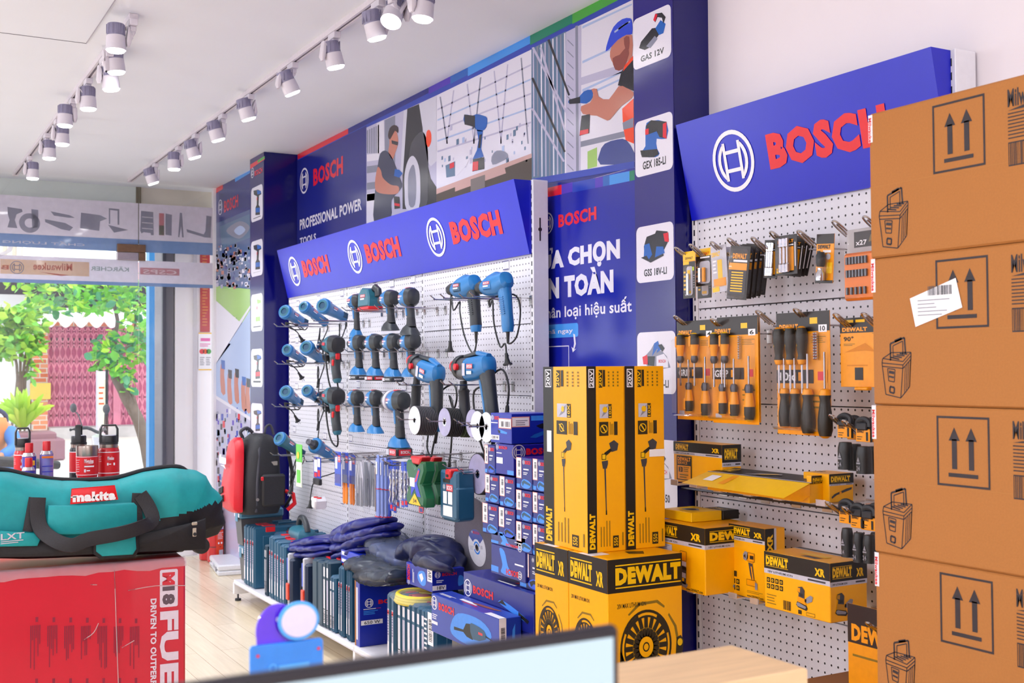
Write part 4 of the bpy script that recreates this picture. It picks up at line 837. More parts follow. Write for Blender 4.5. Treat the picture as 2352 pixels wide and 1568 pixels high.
# ================================================================== packs, cases and tickets on the long rack
bubble = clear('clear_blister', '#eef0f8', .12, .08, 1.3); bag = clear('clear_plastic_bag', '#dfe3ee', .22, .25, .5); bag2 = clear('smoky_plastic_bag', '#b4bac8', .16, .12, 2.6)
bcard = mat('pack_blue_card', '#1c46c0', .35); orsl = mat('orange_sleeve', '#f0820f', .3); grst = mat('grey_strips', '#6c6e7c', .35); tubeb = mat('periwinkle_sleeve', '#7f93d8', .3)
tk = mat('ticket_white', '#f1eff5', .4); tkl = mat('ticket_print', '#4a4380', .4)
def ticket_mesh():
    mb = MB(); mb.bx(-.003, 0, -.026, .026, -.02, .02, tk, .001); g = G(mb, (-.0032, .026, -.02), (0, -.052, 0), (0, 0, .04)); g.rect((0, 0), (1, .1), tkl); g.rect((0, .9), (1, 1), tkl); g.lines((.1, .2), (.9, .8), 4, lgrey, 1, .4); return mb.build('price_ticket', flat=True)
q = None
for px, py in ((685, 697), (733, 686), (786, 673), (824, 667), (862, 657), (901, 651), (949, 641), (683, 781), (682, 887), (737, 887), (785, 886), (929, 888), (677, 985), (747, 1001), (806, 1006), (787, 1149), (1163, 609), (929, 1006), (824, 883)):
    if q is None: q = ticket_mesh()
    else: q = q.copy(); COL.objects.link(q)
    q.location = atx(px, py, POST1-.001); tag(q, 'small white price ticket clipped flat on the long perforated rack', 'price ticket', 'price tickets on the long rack')
def hung(name, lab, cat, px, py, x, grp=None): return thing(name, lab, cat, atx(px, py, x), group=grp)
# blue cards with orange sleeves
for i, (px, py, x) in enumerate(((776, 1042, 2.2), (793, 1044, 2.24), (809, 1047, 2.29))):
    t = hung('blade_pack', f'blue carded pack ending in orange sleeves, {("front", "middle", "rear")[i]} one of three', 'tool pack', px, py, x, 'blue and orange blade packs')
    mb = MB(); mb.bx(-.001, .001, -.045, .045, -.17, .012, bcard); g = G(mb, (-.0012, .045, -.17), (0, -.09, 0), (0, 0, .182)); g.rect((.1, .5), (.45, .85), wprint); g.rect((.55, .7), (.95, .9), tlabel); g.text('BOSCH', (.58, .75), (.92, .86), wprint, 2); g.rect((.05, .08), (.95, .35), navy); mb.build('card', t, flat=True)
    if i: 
        mb = MB()
        for k in (-.022, .012): mb.loft([((0, k+.005, -.15), .006, .016, 4), ((0, k+.005, -.25), .005, .015, 4), ((0, k+.008, -.26), .003, .008, 3)], orsl, 10, up=(0, 1, 0))
        mb.build('sleeve', t)
    hook(POST1, t.location.y, t.location.z, f'chrome hook carrying the {("front", "middle", "rear")[i]} blue and orange pack', .34)
# grey strips in clear bags
for i, (px, py, x) in enumerate(((826, 1050, 2.14), (840, 1052, 2.2), (854, 1054, 2.27))):
    t = hung('strip_bag', f'clear bag of long grey strips, {("front", "middle", "rear")[i]} of the three bags', 'tool pack', px, py, x, 'bags of grey strips'); rg = random.Random(i)
    mb = MB()
    for k in range(9): y = -.04+k*.01; a_ = (rg.random()-.5)*.03; mb.loft([((0, y*.4, -.02), .003, .003), ((0, y+a_*.3, -.1), .004, .005), ((0, y+a_, -.24), .003, .005)], grst if i or k % 3 else wface, 6)
    mb.build('grey_strips', t); mb = MB(); mb.loft([((0, 0, .01), .004, .028, 3), ((0, 0, -.03), .01, .05, 3), ((0, .0, -.2), .012, .056, 3), ((0, .0, -.262), .003, .05, 3)], bag, 12, up=(0, 1, 0)); mb.build('bag', t)
    hook(POST1, t.location.y, t.location.z, f'chrome hook carrying the {("front", "middle", "rear")[i]} bag of grey strips', .4)
# long blue sleeves
for i, (px, x) in enumerate(((868, 2.16), (877, 2.2), (885, 2.24), (893, 2.3))):
    t = hung('drill_sleeve', f'tall periwinkle drill bit sleeve, {("first", "second", "third", "fourth")[i]} from the grey strips', 'tool pack', px, 1050+i*2, x, 'periwinkle drill sleeves')
    mb = MB(); mb.loft([((0, 0, .012), .003, .012, 3), ((0, 0, -.01), .008, .017, 3), ((0, 0, -.27), .009, .019, 3), ((0, 0, -.285), .005, .016, 3)], tubeb if i < 3 else bcard, 10, up=(0, 1, 0))
    for z in (-.15, -.284): mb.box((0, 0, z), (.019, .039, .003), red)
    mb.bx(-.0098, -.0092, -.012, .004, -.08, -.02, wprint); mb.build('sleeve', t)
    mb = MB(); mb.cyl((-.0115, .006, -.05), (-.0115, .006, -.26), .003, steel, n=8); mb.build('drill_bit', t)
    if i % 2 == 0: hook(POST1, t.location.y, t.location.z, f'chrome hook through the {("first", "", "third")[i]} periwinkle drill sleeve', .38)
def twist(mb, y, z0, z1, r, m): mb.tube([(math.cos(k*1.2)*r*.6-.006, y+math.sin(k*1.2)*r*.6, z0+(z1-z0)*k/14) for k in range(15)], r*.8, m, 6)
for i, (px, py, x, hh) in enumerate(((899, 1062, 2.2, .2), (907, 1063, 2.24, .21), (914, 1064, 2.3, .19), (925, 1066, 2.2, .17), (933, 1067, 2.25, .17), (940, 1068, 2.31, .16))):
    od = ("first", "second", "third", "fourth", "fifth", "sixth")[i]
    t = hung('drill_bit_pack', f'narrow clear pack holding one drill bit, {od} of six before the green cases', 'tool pack', px, py, x, 'single drill bit packs')
    mb = MB(); mb.bx(-.001, .001, -.016, .016, -.03, .012, bcard); mb.bx(-.001, .001, -.016, .016, -hh-.03, -hh+.01, bcard); mb.bx(-.0014, -.0009, -.012, .012, -hh-.02, -hh, red); mb.bx(-.0008, .0008, -.004, .004, -hh, -.02, bcard); mb.build('card', t)
    mb = MB(); twist(mb, 0, -.04, -hh+.01, .005, steel); mb.build('drill_bit', t); mb = MB(); mb.bx(-.012, .0, -.015, .015, -hh, -.03, bubble, .004); mb.build('blister', t)
    if i % 2 == 0: hook(POST1, t.location.y, t.location.z, f'chrome hook through the {od} narrow drill bit pack', .36)
# green waisted bit cases
gcase = mat('case_green_plastic', '#0f5c37', .35, var=.05); 
for i, (px, py, x) in enumerate(((967, 1109, 2.17), (995, 1106, 2.36))):
    t = thing('bit_case', f'green waisted bit case with red clip, {("front", "rear")[i]} of two', 'tool case', atx(px, py, x), group='green bit cases')
    o = [(y*1.25, z) for y, z in ((-.075, .1), (-.04, .1), (-.0, .07), (.04, .1), (.075, .1), (.082, .06), (.05, .0), (.08, -.06), (.075, -.1), (-.075, -.1), (-.082, -.06), (-.05, 0), (-.082, .06))]
    mb = MB(); mb.prism(o, (0, 0, 0), (0, -1, 0), (0, 0, 1), .06, gcase, .01)
    for k in (-1, 0, 1): mb.bx(-.026, .026, -.068, -.06, k*.022-.006, k*.022+.006, gcase, .003)
    g = G(mb, (-.0305, .1, -.1), (0, -.2, 0), (0, 0, .2)); g.poly([(.3, .42), (.45, .55), (.72, .86), (.78, .8), (.62, .5), (.82, .22), (.62, .22), (.5, .4), (.3, .2)], blue, 1); g.poly([(.5, .52), (.6, .56), (.76, .8), (.68, .8)], tlabel, 2); g.rect((.24, .42), (.5, .62), wprint, 2); g.poly([(.18, .03), (.82, .03), (.5, .28)], yelp, 2); g.text('34', (.42, .07), (.6, .16), black, 3); mb.build('body', t)
    mb = MB(); mb.prism([(-.035, .085), (.035, .085), (.06, .118), (-.06, .118)], (0, 0, 0), (0, -1, 0), (0, 0, 1), .055, redp, .006); mb.build('clip', t)
    hook(POST1, t.location.y, t.location.z+.124, f'chrome hook holding the {("front", "rear")[i]} green bit case', POST1-t.location.x+.06)
    if i == 0: mb = MB(); mb.bx(-.002, .0, -.025, .02, -.132, -.1, tlabel); mb.bx(-.0024, -.002, -.02, .01, -.128, -.112, navy); mb.build('hang_label', t)
t = thing('bit_case', 'teal blue bit set case with red clip hanging right of the green cases', 'tool case', atx(1050, 1136, 2.25))
mb = MB(); mb.prism([(-.085, .105), (-.03, .105), (-.02, .085), (.03, .085), (.04, .105), (.085, .105), (.088, -.1), (.06, -.11), (-.06, -.11), (-.088, -.1)], (0, 0, 0), (0, -1, 0), (0, -0, 1), .085, caseteal, .01); mb.bx(-.046, .04, -.092, -.05, -.098, .04, caseteal, .008)
g = G(mb, (-.0432, .06, -.09), (0, -.105, 0), (0, 0, .16)); g.rect((.1, .0), (.95, .28), wprint); g.rect((.1, .33), (.45, .66), wprint); g.rect((.56, .33), (.95, .66), wprint); g.rect((.4, .68), (1, .86), tlabel); g.text('BOSCH', (.45, .71), (.95, .83), wprint, 2); g.emblem((.2, .78), .011, wprint); g.rect((.1, .9), (.7, 1), black); mb.build('body', t)
mb = MB(); mb.box((-.012, .0, .09), (.07, .05, .045), redp, .006); mb.box((-.048, .0, .085), (.004, .02, .012), black); mb.build('clip', t)
for s_ in (-.06, .06): hook(POST1, t.location.y+s_, t.location.z+.112, f'chrome hook under the lid of the teal bit set case, {"nearer" if s_ < 0 else "farther"} one', .3)
# small hanging things at the far end
t = hung('tool_pack', 'red white and blue carded pack with two clear tubes under the die grinder', 'tool pack', 729, 1054, 2.2)
mb = MB(); mb.bx(-.002, .002, -.055, .055, -.105, .01, bcard); g = G(mb, (-.0025, .055, -.105), (0, -.11, 0), (0, 0, .115)); g.rect((.08, .3), (.55, .9), wprint); g.rect((.6, .55), (.95, .95), wprint); g.rect((.1, .05), (.5, .25), tlabel); g.rect((.6, .1), (.95, .4), tlabel); mb.build('card', t, flat=True)
mb = MB(); mb.box((0, 0, -.125), (.02, .1, .035), toolblk, .004); mb.build('holder', t)
for s_ in (-.03, .025): mb = MB(); mb.cyl((0, s_, -.14), (0, s_, -.21), .013, bubble); mb.cyl((0, s_, -.21), (0, s_, -.216), .014, red); mb.build('tube', t)
hook(POST1, t.location.y, t.location.z, 'chrome hook carrying the red white and blue carded pack', .34)
t = hung('parts_box', 'crumpled white paper box hanging below the carded pack', 'small box', 730, 1153, 2.25); mb = MB(); mb.prism([(-.05, -.02), (.045, -.035), (.06, .01), (.03, .035), (-.02, .03), (-.055, .01)], (0, 0, 0), (0, -1, 0), (0, 0, 1), .07, white, .006); mb.build('folded_box', t)
mb = MB(); mb.cyl((0, 0, .0), (0, 0, .09), .001, lgrey, n=5); mb.build('string', t)
t = hung('hang_tag', 'bright green and white hang tag on the reciprocating saw', 'hang tag', 687, 1020, 2.14); mb = MB(); mb.bx(-.002, .002, -.05, .05, -.1, 0, mat('tag_green', '#4fc21d', .3), .002); mb.bx(-.003, .003, -.048, .048, -.24, -.1, mat('tag_pale', '#cfd8cc', .3), .002);
g = G(mb, (-.0034, .05, -.24), (0, -.1, 0), (0, 0, .24)); g.ring((.4, .74), .02, 0, yelp, 1); g.rect((.2, .1), (.8, .4), mat('tag_green', '#4fc21d'), 1); mb.build('tag_sheet', t, flat=True)
t = thing('cutting_disc', 'giant dark cutting disc with white label leaning on the rack behind the cartons', 'cutting disc', atx(1097, 1255, 2.43))
mb = MB(); mb.lathe([(.014, -.003), (.224, -.003), (.225, .003), (.014, .003)], mat('disc_weave', '#6b6674', .85, var=.2, scale=500, bump=.15), d=(-1, 0, .0), n=64, cap=False); mb.build('disc', t)
mb = MB(); g = G(mb, (-.0036, .095, -.105), (0, -.19, 0), (0, 0, .2)); g.ring((.5, .5), .085, .016, wface, 1, n=40); g.ring((.5, .5), .085, .04, mat('label_violet', '#5560a8'), 2, 35, 145, 20); g.text('BOSCH', (.38, .82), (.7, .88), tlabel, 3); g.emblem((.33, .85), .006, wprint, 3); g.ring((.5, .5), .03, .022, sky, 2, 20, 160, 12); g.ring((.5, .5), .03, .022, sky, 2, 200, 340, 12); g.rect((.62, .68), (.72, .74), sky, 2); g.lines((.14, .42), (.34, .52), 3, lgrey); g.rect((.7, .5), (.8, .58), lgrey, 2); mb.build('label', t, flat=True)
t.rotation_euler = (0, R(-6), 0)
# ================================================================== goods on the base decks of the long rack and beside it
DK = .1405
def pb(e, l, r, yt, x=None, yb=None, z0=None):
    """box from sight lines: e near vertical edge, l / r outer edges, yt / yb its top and bottom; one of x or z0 fixes the depth"""
    if x is None: p = atz(e, yb, z0); x = p.x
    p = atx(e, yt, x); y0 = p.y; z1 = p.z; z0 = z0 if z0 is not None else atx(e, yb, x).z
    y1 = atx(l, yt, x).y; x1 = aty(r, yt, y0).x; return x, x1, y0, y1, z0, z1
def fitx(x1, lim=2.502): return min(x1, lim)
class Box:
    """carton with its faces ready to be printed; local origin at the near lower corner (min x, min y)"""
    def __init__(s, name, lab, cat, b, m, rot=0, grp=None, bev=.002, top=None):
        x0, x1, y0, y1, z0, z1 = b; s.w, s.d, s.h = x1-x0, y1-y0, z1-z0
        s.t = thing(name, lab, cat, (x0, y0, z0), (0, 0, R(rot)), grp); s.mb = mb = MB()
        mb.bx(0, s.w, 0, s.d, 0, s.h, m, bev)
        s.L = G(mb, (0, s.d, 0), (0, -s.d, 0), (0, 0, s.h)); s.N = G(mb, (0, 0, 0), (s.w, 0, 0), (0, 0, s.h)); s.T = G(mb, (0, s.d, s.h), (0, -s.d, 0), (s.w, 0, 0)); s.T2 = G(mb, (0, 0, s.h), (s.w, 0, 0), (0, s.d, 0))
    def done(s, part='carton'): s.o = s.mb.build(part, s.t, ang=30); return s.t
stick = mat('case_sticker', '#b9b7cc', .4); stickw = mat('case_sticker_white', '#e2e0ea', .4)
def toolcase(lab, b, m=caseteal, style='spine', rot=0, latch=True, grp='upright tool cases on the base decks', split=.5):
    """moulded case standing on edge, its narrow spine facing the aisle"""
    x0, x1, y0, y1, z0, z1 = b; w_, d, h = x1-x0, y1-y0, z1-z0; t = thing('tool_case', lab, 'tool case', (x0, y0, z0), (0, 0, R(rot)), grp)
    for i, (a_, c_) in enumerate(((0, d*split-.0015), (d*split+.0015, d))):
        mb = MB(); mb.bx(0, w_, a_, c_, 0, h, m, min(.012, d*.2))
        if i == 0:
            mb.bx(w_*.16, w_*.9, a_-.003, a_+.01, h*.1, h*.86, m, .006); 
            if style == 'ribs':
                for k in range(3): mb.bx(w_*.2+k*w_*.22, w_*.3+k*w_*.22, a_-.006, a_, h*.15, h*.8, m, .003)
        g = G(mb, (0, c_, 0), (0, a_-c_, 0), (0, 0, h))
        if style == 'sticker': g.rect((.25, .08), (.75, .72), stickw if i else stick); g.bars((.3, .1), (.7, .3), 8, black, 2, rot=1); g.rect((.25, .76), (.75, .9), stickw)
        elif style != 'plain': g.rect((.28, .1), (.68, .78), stick); g.rect((.28, .1), (.68, .32), stickw, 2); g.lines((.34, .4), (.62, .74), 9, tkl, 2, .4); g.rect((.3, .7), (.66, .76), tlabel, 2)
        mb.build('shell', t)
    if latch:
        mb = MB(); mb.bx(w_*.2, w_*.42, d*.18, d*.82, h-.006, h+.005, redp, .003); mb.bx(w_*.22, w_*.4, -.004, d*.3, h-.035, h-.004, redp, .003); mb.build('latch', t)
        mb = MB(); mb.tube([(w_*.5, d*.5, h-.004), (w_*.5, d*.5, h+.012), (w_*.86, d*.5, h+.012), (w_*.86, d*.5, h-.004)], .008, m, 8); mb.build('handle', t)
    return t
# two stacked tubs with pale blue lids
lidm = mat('tub_lid_blue', '#4f87a8', .35); tubm = mat('tub_grey_plastic', '#54545a', .4)
def tub(lab, b):
    x0, x1, y0, y1, z0, z1 = b; w_, d, h = x1-x0, y1-y0, z1-z0; t = thing('storage_tub', lab, 'storage tub', (x0, y0, z0), group='stacked grey tubs')
    mb = MB(); k = .84; hh = h*.74
    def ring(s_, z): a_, c_ = w_*(1-s_)/2, d*(1-s_)/2; return [(a_, c_, z), (w_-a_, c_, z), (w_-a_, d-c_, z), (a_, d-c_, z)]
    mb.rings([[V(p) for p in ring(k, 0)], [V(p) for p in ring(.94, hh)]], tubm); mb.build('tub', t)
    mb = MB(); mb.bx(0, w_, 0, d, hh, h, lidm, .012); mb.bx(-.004, 0, d*.3, d*.7, hh-.02, h-.02, lidm, .003); g = G(mb, (0, d, hh), (0, -d, 0), (0, 0, h-hh)); g.rect((.1, .15), (.9, .7), stickw); mb.build('lid', t); return t
b1 = pb(544, 523, 559, 1257, x=2.14, z0=DK); b2 = pb(540, 513, 560, 1185, x=2.12, z0=b1[5]+.001)
b1 = (*b1[:1], b1[0]+.3, *b1[2:]); b2 = (b2[0], b2[0]+.32, b2[2], b2[3], b2[4], b2[5])
y_ = 7.4; b1 = (2.15, 2.4, y_+.01, 7.53, DK, DK+.235); b2 = (2.125, 2.42, y_, 7.545, DK+.236, DK+.47)
tub('grey tub with pale blue lid at the bottom of the corner stack', b1); tub('grey tub with pale blue lid on top of the corner stack', b2)
X0 = 2.135
def row(lab, e, l, yt, **k):
    b = pb(e, l, e+10, yt, x=X0, z0=DK); dep = k.pop('dep', .345); return toolcase(lab, (b[0], b[0]+dep, b[2], b[3]-.002, b[4], b[5]), **k)
row('pair of joined tall teal cases, far half with vertical stickers, next to the grey tubs', 572, 559, 1209)
row('tall teal case with a red latch in front of the grey tubs', 583, 573, 1211)
row('short dark case squeezed behind the ribbed teal cases', 612, 607, 1252, m=casedk, style='sticker', latch=False, dep=.3)
row('first ribbed teal case with wide red clip', 627, 617, 1233, style='ribs')
row('second ribbed teal case with wide red clip', 640, 629, 1243, style='ribs')
row('third ribbed teal case with wide red clip', 653, 642, 1253, style='ribs')
# two dark cases with pale rims and orange-red front clips
rimm = mat('case_pale_rim', '#c9cbd6', .4); clipm = mat('orange_red_clip', '#d8432c', .35); casenv = mat('case_navy_plastic', '#1c2c48', .42, var=.05)
for lab, e, l, yt in (('dark navy case with pale rim, farther of the two rimmed cases', 668, 656, 1272), ('dark navy case with pale rim, nearer of the two rimmed cases', 703, 690, 1284)):
    b = pb(e, l, e+10, yt, x=X0, z0=DK); d, h = b[3]-b[2]-.002, b[5]-b[4]; w_ = .345; t = thing('tool_case', lab, 'tool case', (b[0], b[2], b[4]), group='rimmed navy tool cases')
    mb = MB(); mb.bx(0, w_, 0, d*.42, 0, h-.03, casenv, .012); mb.bx(w_*.15, w_*.85, -.006, .01, h*.1, h*.75, casenv, .01); mb.bx(w_*.2, w_*.8, 0, d, h-.05, h-.005, casenv, .012); mb.build('shell', t)
    mb = MB(); mb.bx(-.003, w_-.01, d*.42, d*.58, 0, h, rimm, .008); mb.build('rim', t)
    mb = MB(); mb.bx(.005, w_, d*.58, d, 0, h-.02, casenv, .012); g = G(mb, (.0045, d, 0), (0, -d*.42, 0), (0, 0, h)); g.rect((.15, .5), (.85, .9), bcard); mb.build('back_shell', t)
    mb = MB(); mb.bx(-.01, .004, d*.3, d*.72, h*.16, h*.46, clipm, .004); mb.build('front_clip', t); mb = MB(); mb.bx(w_*.15, w_*.4, d*.1, d*.5, h-.008, h+.002, redp, .003); mb.build('latch', t)
row('broad dark teal case beside the rimmed cases, under the folded blue jackets', 741, 716, 1290, m=casedk, style='plain')
row('dark teal case with one white sticker', 755, 741, 1290, m=casedk, style='sticker')
row('low teal case with one white sticker, shorter than its neighbours', 768, 757, 1324, style='sticker', latch=False)
row('tall teal case with lilac stickers, left of the closely packed pair', 786, 776, 1302)
row('tall teal case with lilac stickers, right of the closely packed pair', 804, 794, 1309)
# big blue carton with a cardboard-edged side
b = pb(826, 815, 888, 1336, x=2.14, z0=DK); bx = Box('carton', 'big blue carton marked 650 W standing upright between the teal cases', 'carton', (2.14, 2.47, b[2], b[3]+.0, DK, b[5]), mat('carton_royal_blue', '#1428a4', .3, var=.04, scale=6))
bx.L.rect((0, 0), (.25, 1), card); bx.L.rect((.3, .1), (.6, .9), stickw); N = bx.N; N.emblem((.15, .66), .022, wprint); N.text('BOSCH', (.3, .63), (.8, .695), red, bold=.04); N.rect((.02, .33), (.37, .4), wprint); N.text('650 W', (.07, .34), (.33, .39), dgrey, bold=.02); N.rect((.06, .565), (.26, .575), wprint); N.rect((.26, .567), (.34, .573), red); N.lines((.06, .48), (.3, .55), 3, sky, 2); N.lines((.6, .13), (.9, .15), 1, wprint); N.poly([(.6, .08), (.8, .12), (.86, .06), (.75, .03)], sky); N.poly([(.7, .3), (1, .45), (1, .2), (.85, .15)], sky, 1, sm=4); bx.done()
for i, (e, l, yt) in enumerate(((906, 887, 1367), (932, 911, 1379), (954, 933, 1389), (976, 955, 1399))):
    row('teal case %s of the four with white barcode stickers by the cardboard-edged carton' % ('first', 'second', 'third', 'fourth')[i], e, l, yt, style='sticker' if i else 'spine', dep=.33)
b = pb(998, 973, 1010, 1407, x=X0, z0=DK); t = toolcase('blue grey case with a price strip, last before the boxed grinder', (b[0], b[0]+.33, b[2], b[3]-.004, DK, b[5]), style='plain', split=.6)
mb = MB(); g = G(mb, (-.0008, b[3]-b[2], 0), (0, -(b[3]-b[2]), 0), (0, 0, b[5]-b[4])); g.rect((.4, .55), (.9, .98), wprint); g.bars((.5, .6), (.8, .9), 14, black, 2, rot=1); g.lines((.08, .45), (.36, .9), 7, wprint, 2, .4); mb.bx(-.012, .004, .02, .09, .06, .14, clipm, .004); mb.build('price_strip', t)
# things lying on the cases
def flatbox(lab, e, l, r, yt, yb, x, m=blue, rot=0, fn=None, x1=None):
    b = pb(e, l, r, yt, x=x, yb=yb); bx = Box('carton', lab, 'carton', (b[0], x1 or fitx(b[1]), b[2], b[3], b[4], b[5]), m, rot)
    if fn: fn(bx)
    bx.done(); return bx
def f_small(bx): bx.T.rect((.05, .5), (.6, .75), red); bx.N.lines((.2, .2), (.9, .8), 5, sky, 2); bx.L.rect((.05, .25), (.3, .75), wprint)
flatbox('small flat blue carton under the folded jackets', 826, 783, 850, 1275, 1292, 2.2, fn=f_small, x1=2.4)
flatbox('second small blue carton under the flat one', 826, 783, 850, 1293, 1308, 2.2, fn=f_small, x1=2.4)
def f_18(bx):
    L = bx.L; L.text('BOSCH', (.05, .2), (.16, .9), red, rot=90, bold=.04); L.emblem((.1, .1), .012, wprint); L.poly([(.45, .4), (.5, .75), (.72, .8), (.76, .3), (.62, .15)], sky, 1, sm=4); L.poly([(.5, .6), (.62, .72), (.68, .5), (.6, .3)], wprint, 2); L.rect((.82, .45), (1, 1), wprint, 2); L.text('18V', (.86, .55), (.97, .95), dgrey, 3, rot=90); L.lines((.25, .15), (.33, .8), 2, wprint, 2, .4, .3, 1)
    N = bx.N; N.emblem((.16, .78), .014, wprint); N.text('BOSCH', (.3, .7), (.75, .84), red, bold=.04); N.rect((.0, .08), (.42, .3), wprint); N.text('18V', (.14, .11), (.38, .27), dgrey, 3); N.lines((.12, .4), (.35, .55), 2, wprint); N.poly([(.8, .2), (.98, .3), (.95, .6), (.82, .65)], sky, 1, sm=3); bx.T.text('BOSCH', (.3, .3), (.75, .5), red, 2, bold=.04); bx.T.lines((.1, .6), (.4, .8), 2, wprint)
flatbox('blue carton marked 18 V lying on the yellow coiled hose', 993, 933, 1045, 1310, 1361, 2.2, m=mat('carton_ultramarine', '#12239e', .28, var=.03), fn=f_18, x1=2.36)
b18 = atx(993, 1361, 2.2)
navyc = mat('carton_navy', '#151f80', .3, var=.05, scale=8); bluec = mat('carton_blue', '#1c3aa8', .28, var=.08, scale=6)
def f_long(bx):
    L = bx.L; L.emblem((.07, .6), .035, wprint); L.text('BOSCH', (.15, .5), (.45, .72), red, bold=.05); L.poly([(.52, .52), (.6, .58), (.78, .46), (.9, .34), (.92, .24), (.8, .3), (.62, .42)], sky, 1, sm=2); L.poly([(.52, .5), (.58, .6), (.64, .48)], black, 2); L.poly([(.8, .44), (.94, .3), (.92, .22), (.8, .34)], black, 2)
    T = bx.T; T.text('BOSCH', (.6, .2), (.85, .4), red, bold=.05); T.poly([(.1, .4), (.3, .35), (.75, .5), (.9, .8), (.3, .8)], lgrey, 1); T.poly([(.3, .5), (.5, .45), (.6, .7), (.4, .75)], skin, 2, sm=3); T.poly([(.6, .6), (.8, .5), (.85, .75), (.7, .8)], skin2, 2, sm=3); T.lines((.45, .05), (.7, .15), 1, wprint)
zL = .48
def cart(lab, b, m, fn, rot=0, grp=None): bx = Box('carton', lab, 'carton', b, m, rot, grp); fn(bx); return bx.done()
p1 = atx(1226, 1365, 2.16); p0 = atx(1058, 1308, 2.16)
cart('long navy carton behind the boxed grinder, big red lettering', (2.16, 2.4, p1.y, 4.27, p1.z-.15, p1.z), navyc, f_long)
def f_grind(bx):
    L = bx.L; L.emblem((.05, .78), .028, wprint); L.text('BOSCH', (.12, .64), (.36, .84), red, bold=.05); L.poly([(.3, .3), (.42, .75), (.75, .8), (.9, .5), (.7, .1), (.4, .1)], sky, 1, sm=4); L.poly([(.36, .38), (.5, .4), (.54, .58), (.62, .62), (.64, .24), (.55, .26), (.5, .34), (.36, .3)], black, 2); L.poly([(.6, .6), (.66, .64), (.8, .58), (.82, .38), (.64, .26)], toolmid, 3, sm=2); L.rect((.72, .44), (.78, .5), tlabel, 4); L.poly([(.82, .48), (.94, .42), (.94, .4), (.82, .44)], black, 3); L.lines((.02, .35), (.1, .5), 3, wprint); L.rect((.0, .22), (.1, .3), wprint)
    N = bx.N; N.rect((0, 0), (.32, 1), wprint, 1); N.bars((.08, .2), (.26, .8), 22, black, 2, rot=1); N.poly([(.55, .2), (.6, .7), (.72, .85), (.7, .3)], sky, 1)
    T = bx.T; T.rect((.3, .42), (.55, .6), wprint); T.rect((.38, .3), (.6, .36), red); T.poly([(.45, .6), (.55, .5), (.75, .62), (.8, .8), (.6, .72)], skin2, 2, sm=3); T.rect((.8, 0), (1, .3), wprint, 2); T.lines((.05, .2), (.28, .4), 3, wprint)
q1, q0 = atx(1157, 1420, 2.08), atx(1001, 1362, 2.08); q2 = aty(1220, 1410, q1.y)
dgc = mat('carton_grey_photo', '#77736e', .5, var=.2, scale=12)
def f_dw(bx): bx.L.rect((0, 0), (1, .35), yellow); bx.L.text('DEWALT', (.03, .05), (.75, .33), black, 2, bold=.05); bx.L.frame((.35, .5), (.62, .9), .006, dgrey, 2); bx.L.poly([(.1, .4), (.3, .6), (.2, .9), (.05, .8)], wprint, 2)
r1, r0 = atx(1150, 1450, 2.1), atx(1010, 1450, 2.1)
zt = atx(1157, 1500, 2.08).z
cart('grey and yellow printed carton under the boxed grinder', (2.1, 2.16, r1.y+.02, 4.26, 0, zt-.03), dgc, f_dw)
cart('blue carton picturing a straight grinder, crossing the front of the deck', (2.06, 2.155, q1.y, q0.y, zt-.028, q1.z), bluec, f_grind)
lowm = navyc; cart('navy carton lying beneath the long navy one', (2.165, 2.42, p1.y+.02, 4.26, 0, p1.z-.151), navyc, f_long)
# yellow coiled hose in a clear bag
t = thing('hose_coil', 'yellow coiled hose in a clear bag under the 18 V carton', 'hose', tuple(atx(962, 1373, 2.22)))
for k in range(3): mb = MB(); mb.tube([(math.cos(a_*.524)*(.1-.004*k), math.sin(a_*.524)*.12, .012*k-.008) for a_ in range(12)], .011, mat('hose_yellow', '#e6d23c', .35), 8, close=True, sm=2); mb.build('hose_turn', t)
mb = MB(); mb.loft([((-.02, .24, -.01), .02, .003), ((0, .16, 0), .09, .02), ((0, .0, .004), .13, .03), ((0, -.15, 0), .09, .02), ((0, -.19, 0), .03, .004)], bag, 14, up=(0, 0, 1)); mb.build('bag', t)
# folded navy jackets and bagged goods heaped on the cases
def cushion(secs, m, seed, amp=.008, n=22, fq=1):
    """soft folded cloth: lofted sections with creases"""
    rg = random.Random(seed); k = 5; P = smooth([V(s_[0]) for s_ in secs], k); q = [V((s_[1], s_[2], 0)) for s_ in secs]; q = smooth(q, k)
    mb = MB(); mb.loft([(tuple(a_), max(.004, b_.x), max(.004, b_.y), 2.6) for a_, b_ in zip(P, q)], m, n+8); bd = mb.build; mb.build = lambda nm, par=None: bd(nm, par, ang=180)
    f = [((rg.random()*40+20)*fq, (rg.random()*40+20)*fq, rg.random()*6.28) for _ in range(5)]
    def nz(p): return sum(math.sin(p[0]*a_+p[1]*b_*1.3+p[2]*a_*.7+c_) for a_, b_, c_ in f)/5
    mb.v = [(p[0]+nz(p)*amp*1.5, p[1]+nz((p[1], p[0], p[2]))*amp, p[2]+nz((p[2], p[0], p[1]))*amp) for p in mb.v]; return mb
jk = mat('jacket_navy_nylon', '#151c78', .3, var=.12, scale=30, bump=.3); jk2 = mat('jacket_dark_nylon', '#101848', .35, var=.15, scale=30, bump=.3)
def layer(o, a_, b_, th, wd, seed, m, nseg=9):
    """one folded layer from a_ to b_ (local), thickness th, half width wd"""
    a_, b_ = V(a_), V(b_); secs = []
    for i in range(nseg+1):
        f = i/nseg; e = max(.25, min(1, 4*f, 4*(1-f)))**.5; secs.append((a_.lerp(b_, f)+V((0, 0, math.sin(f*7+seed)*.006)), wd*e, th*e))
    return cushion(secs, m, seed)
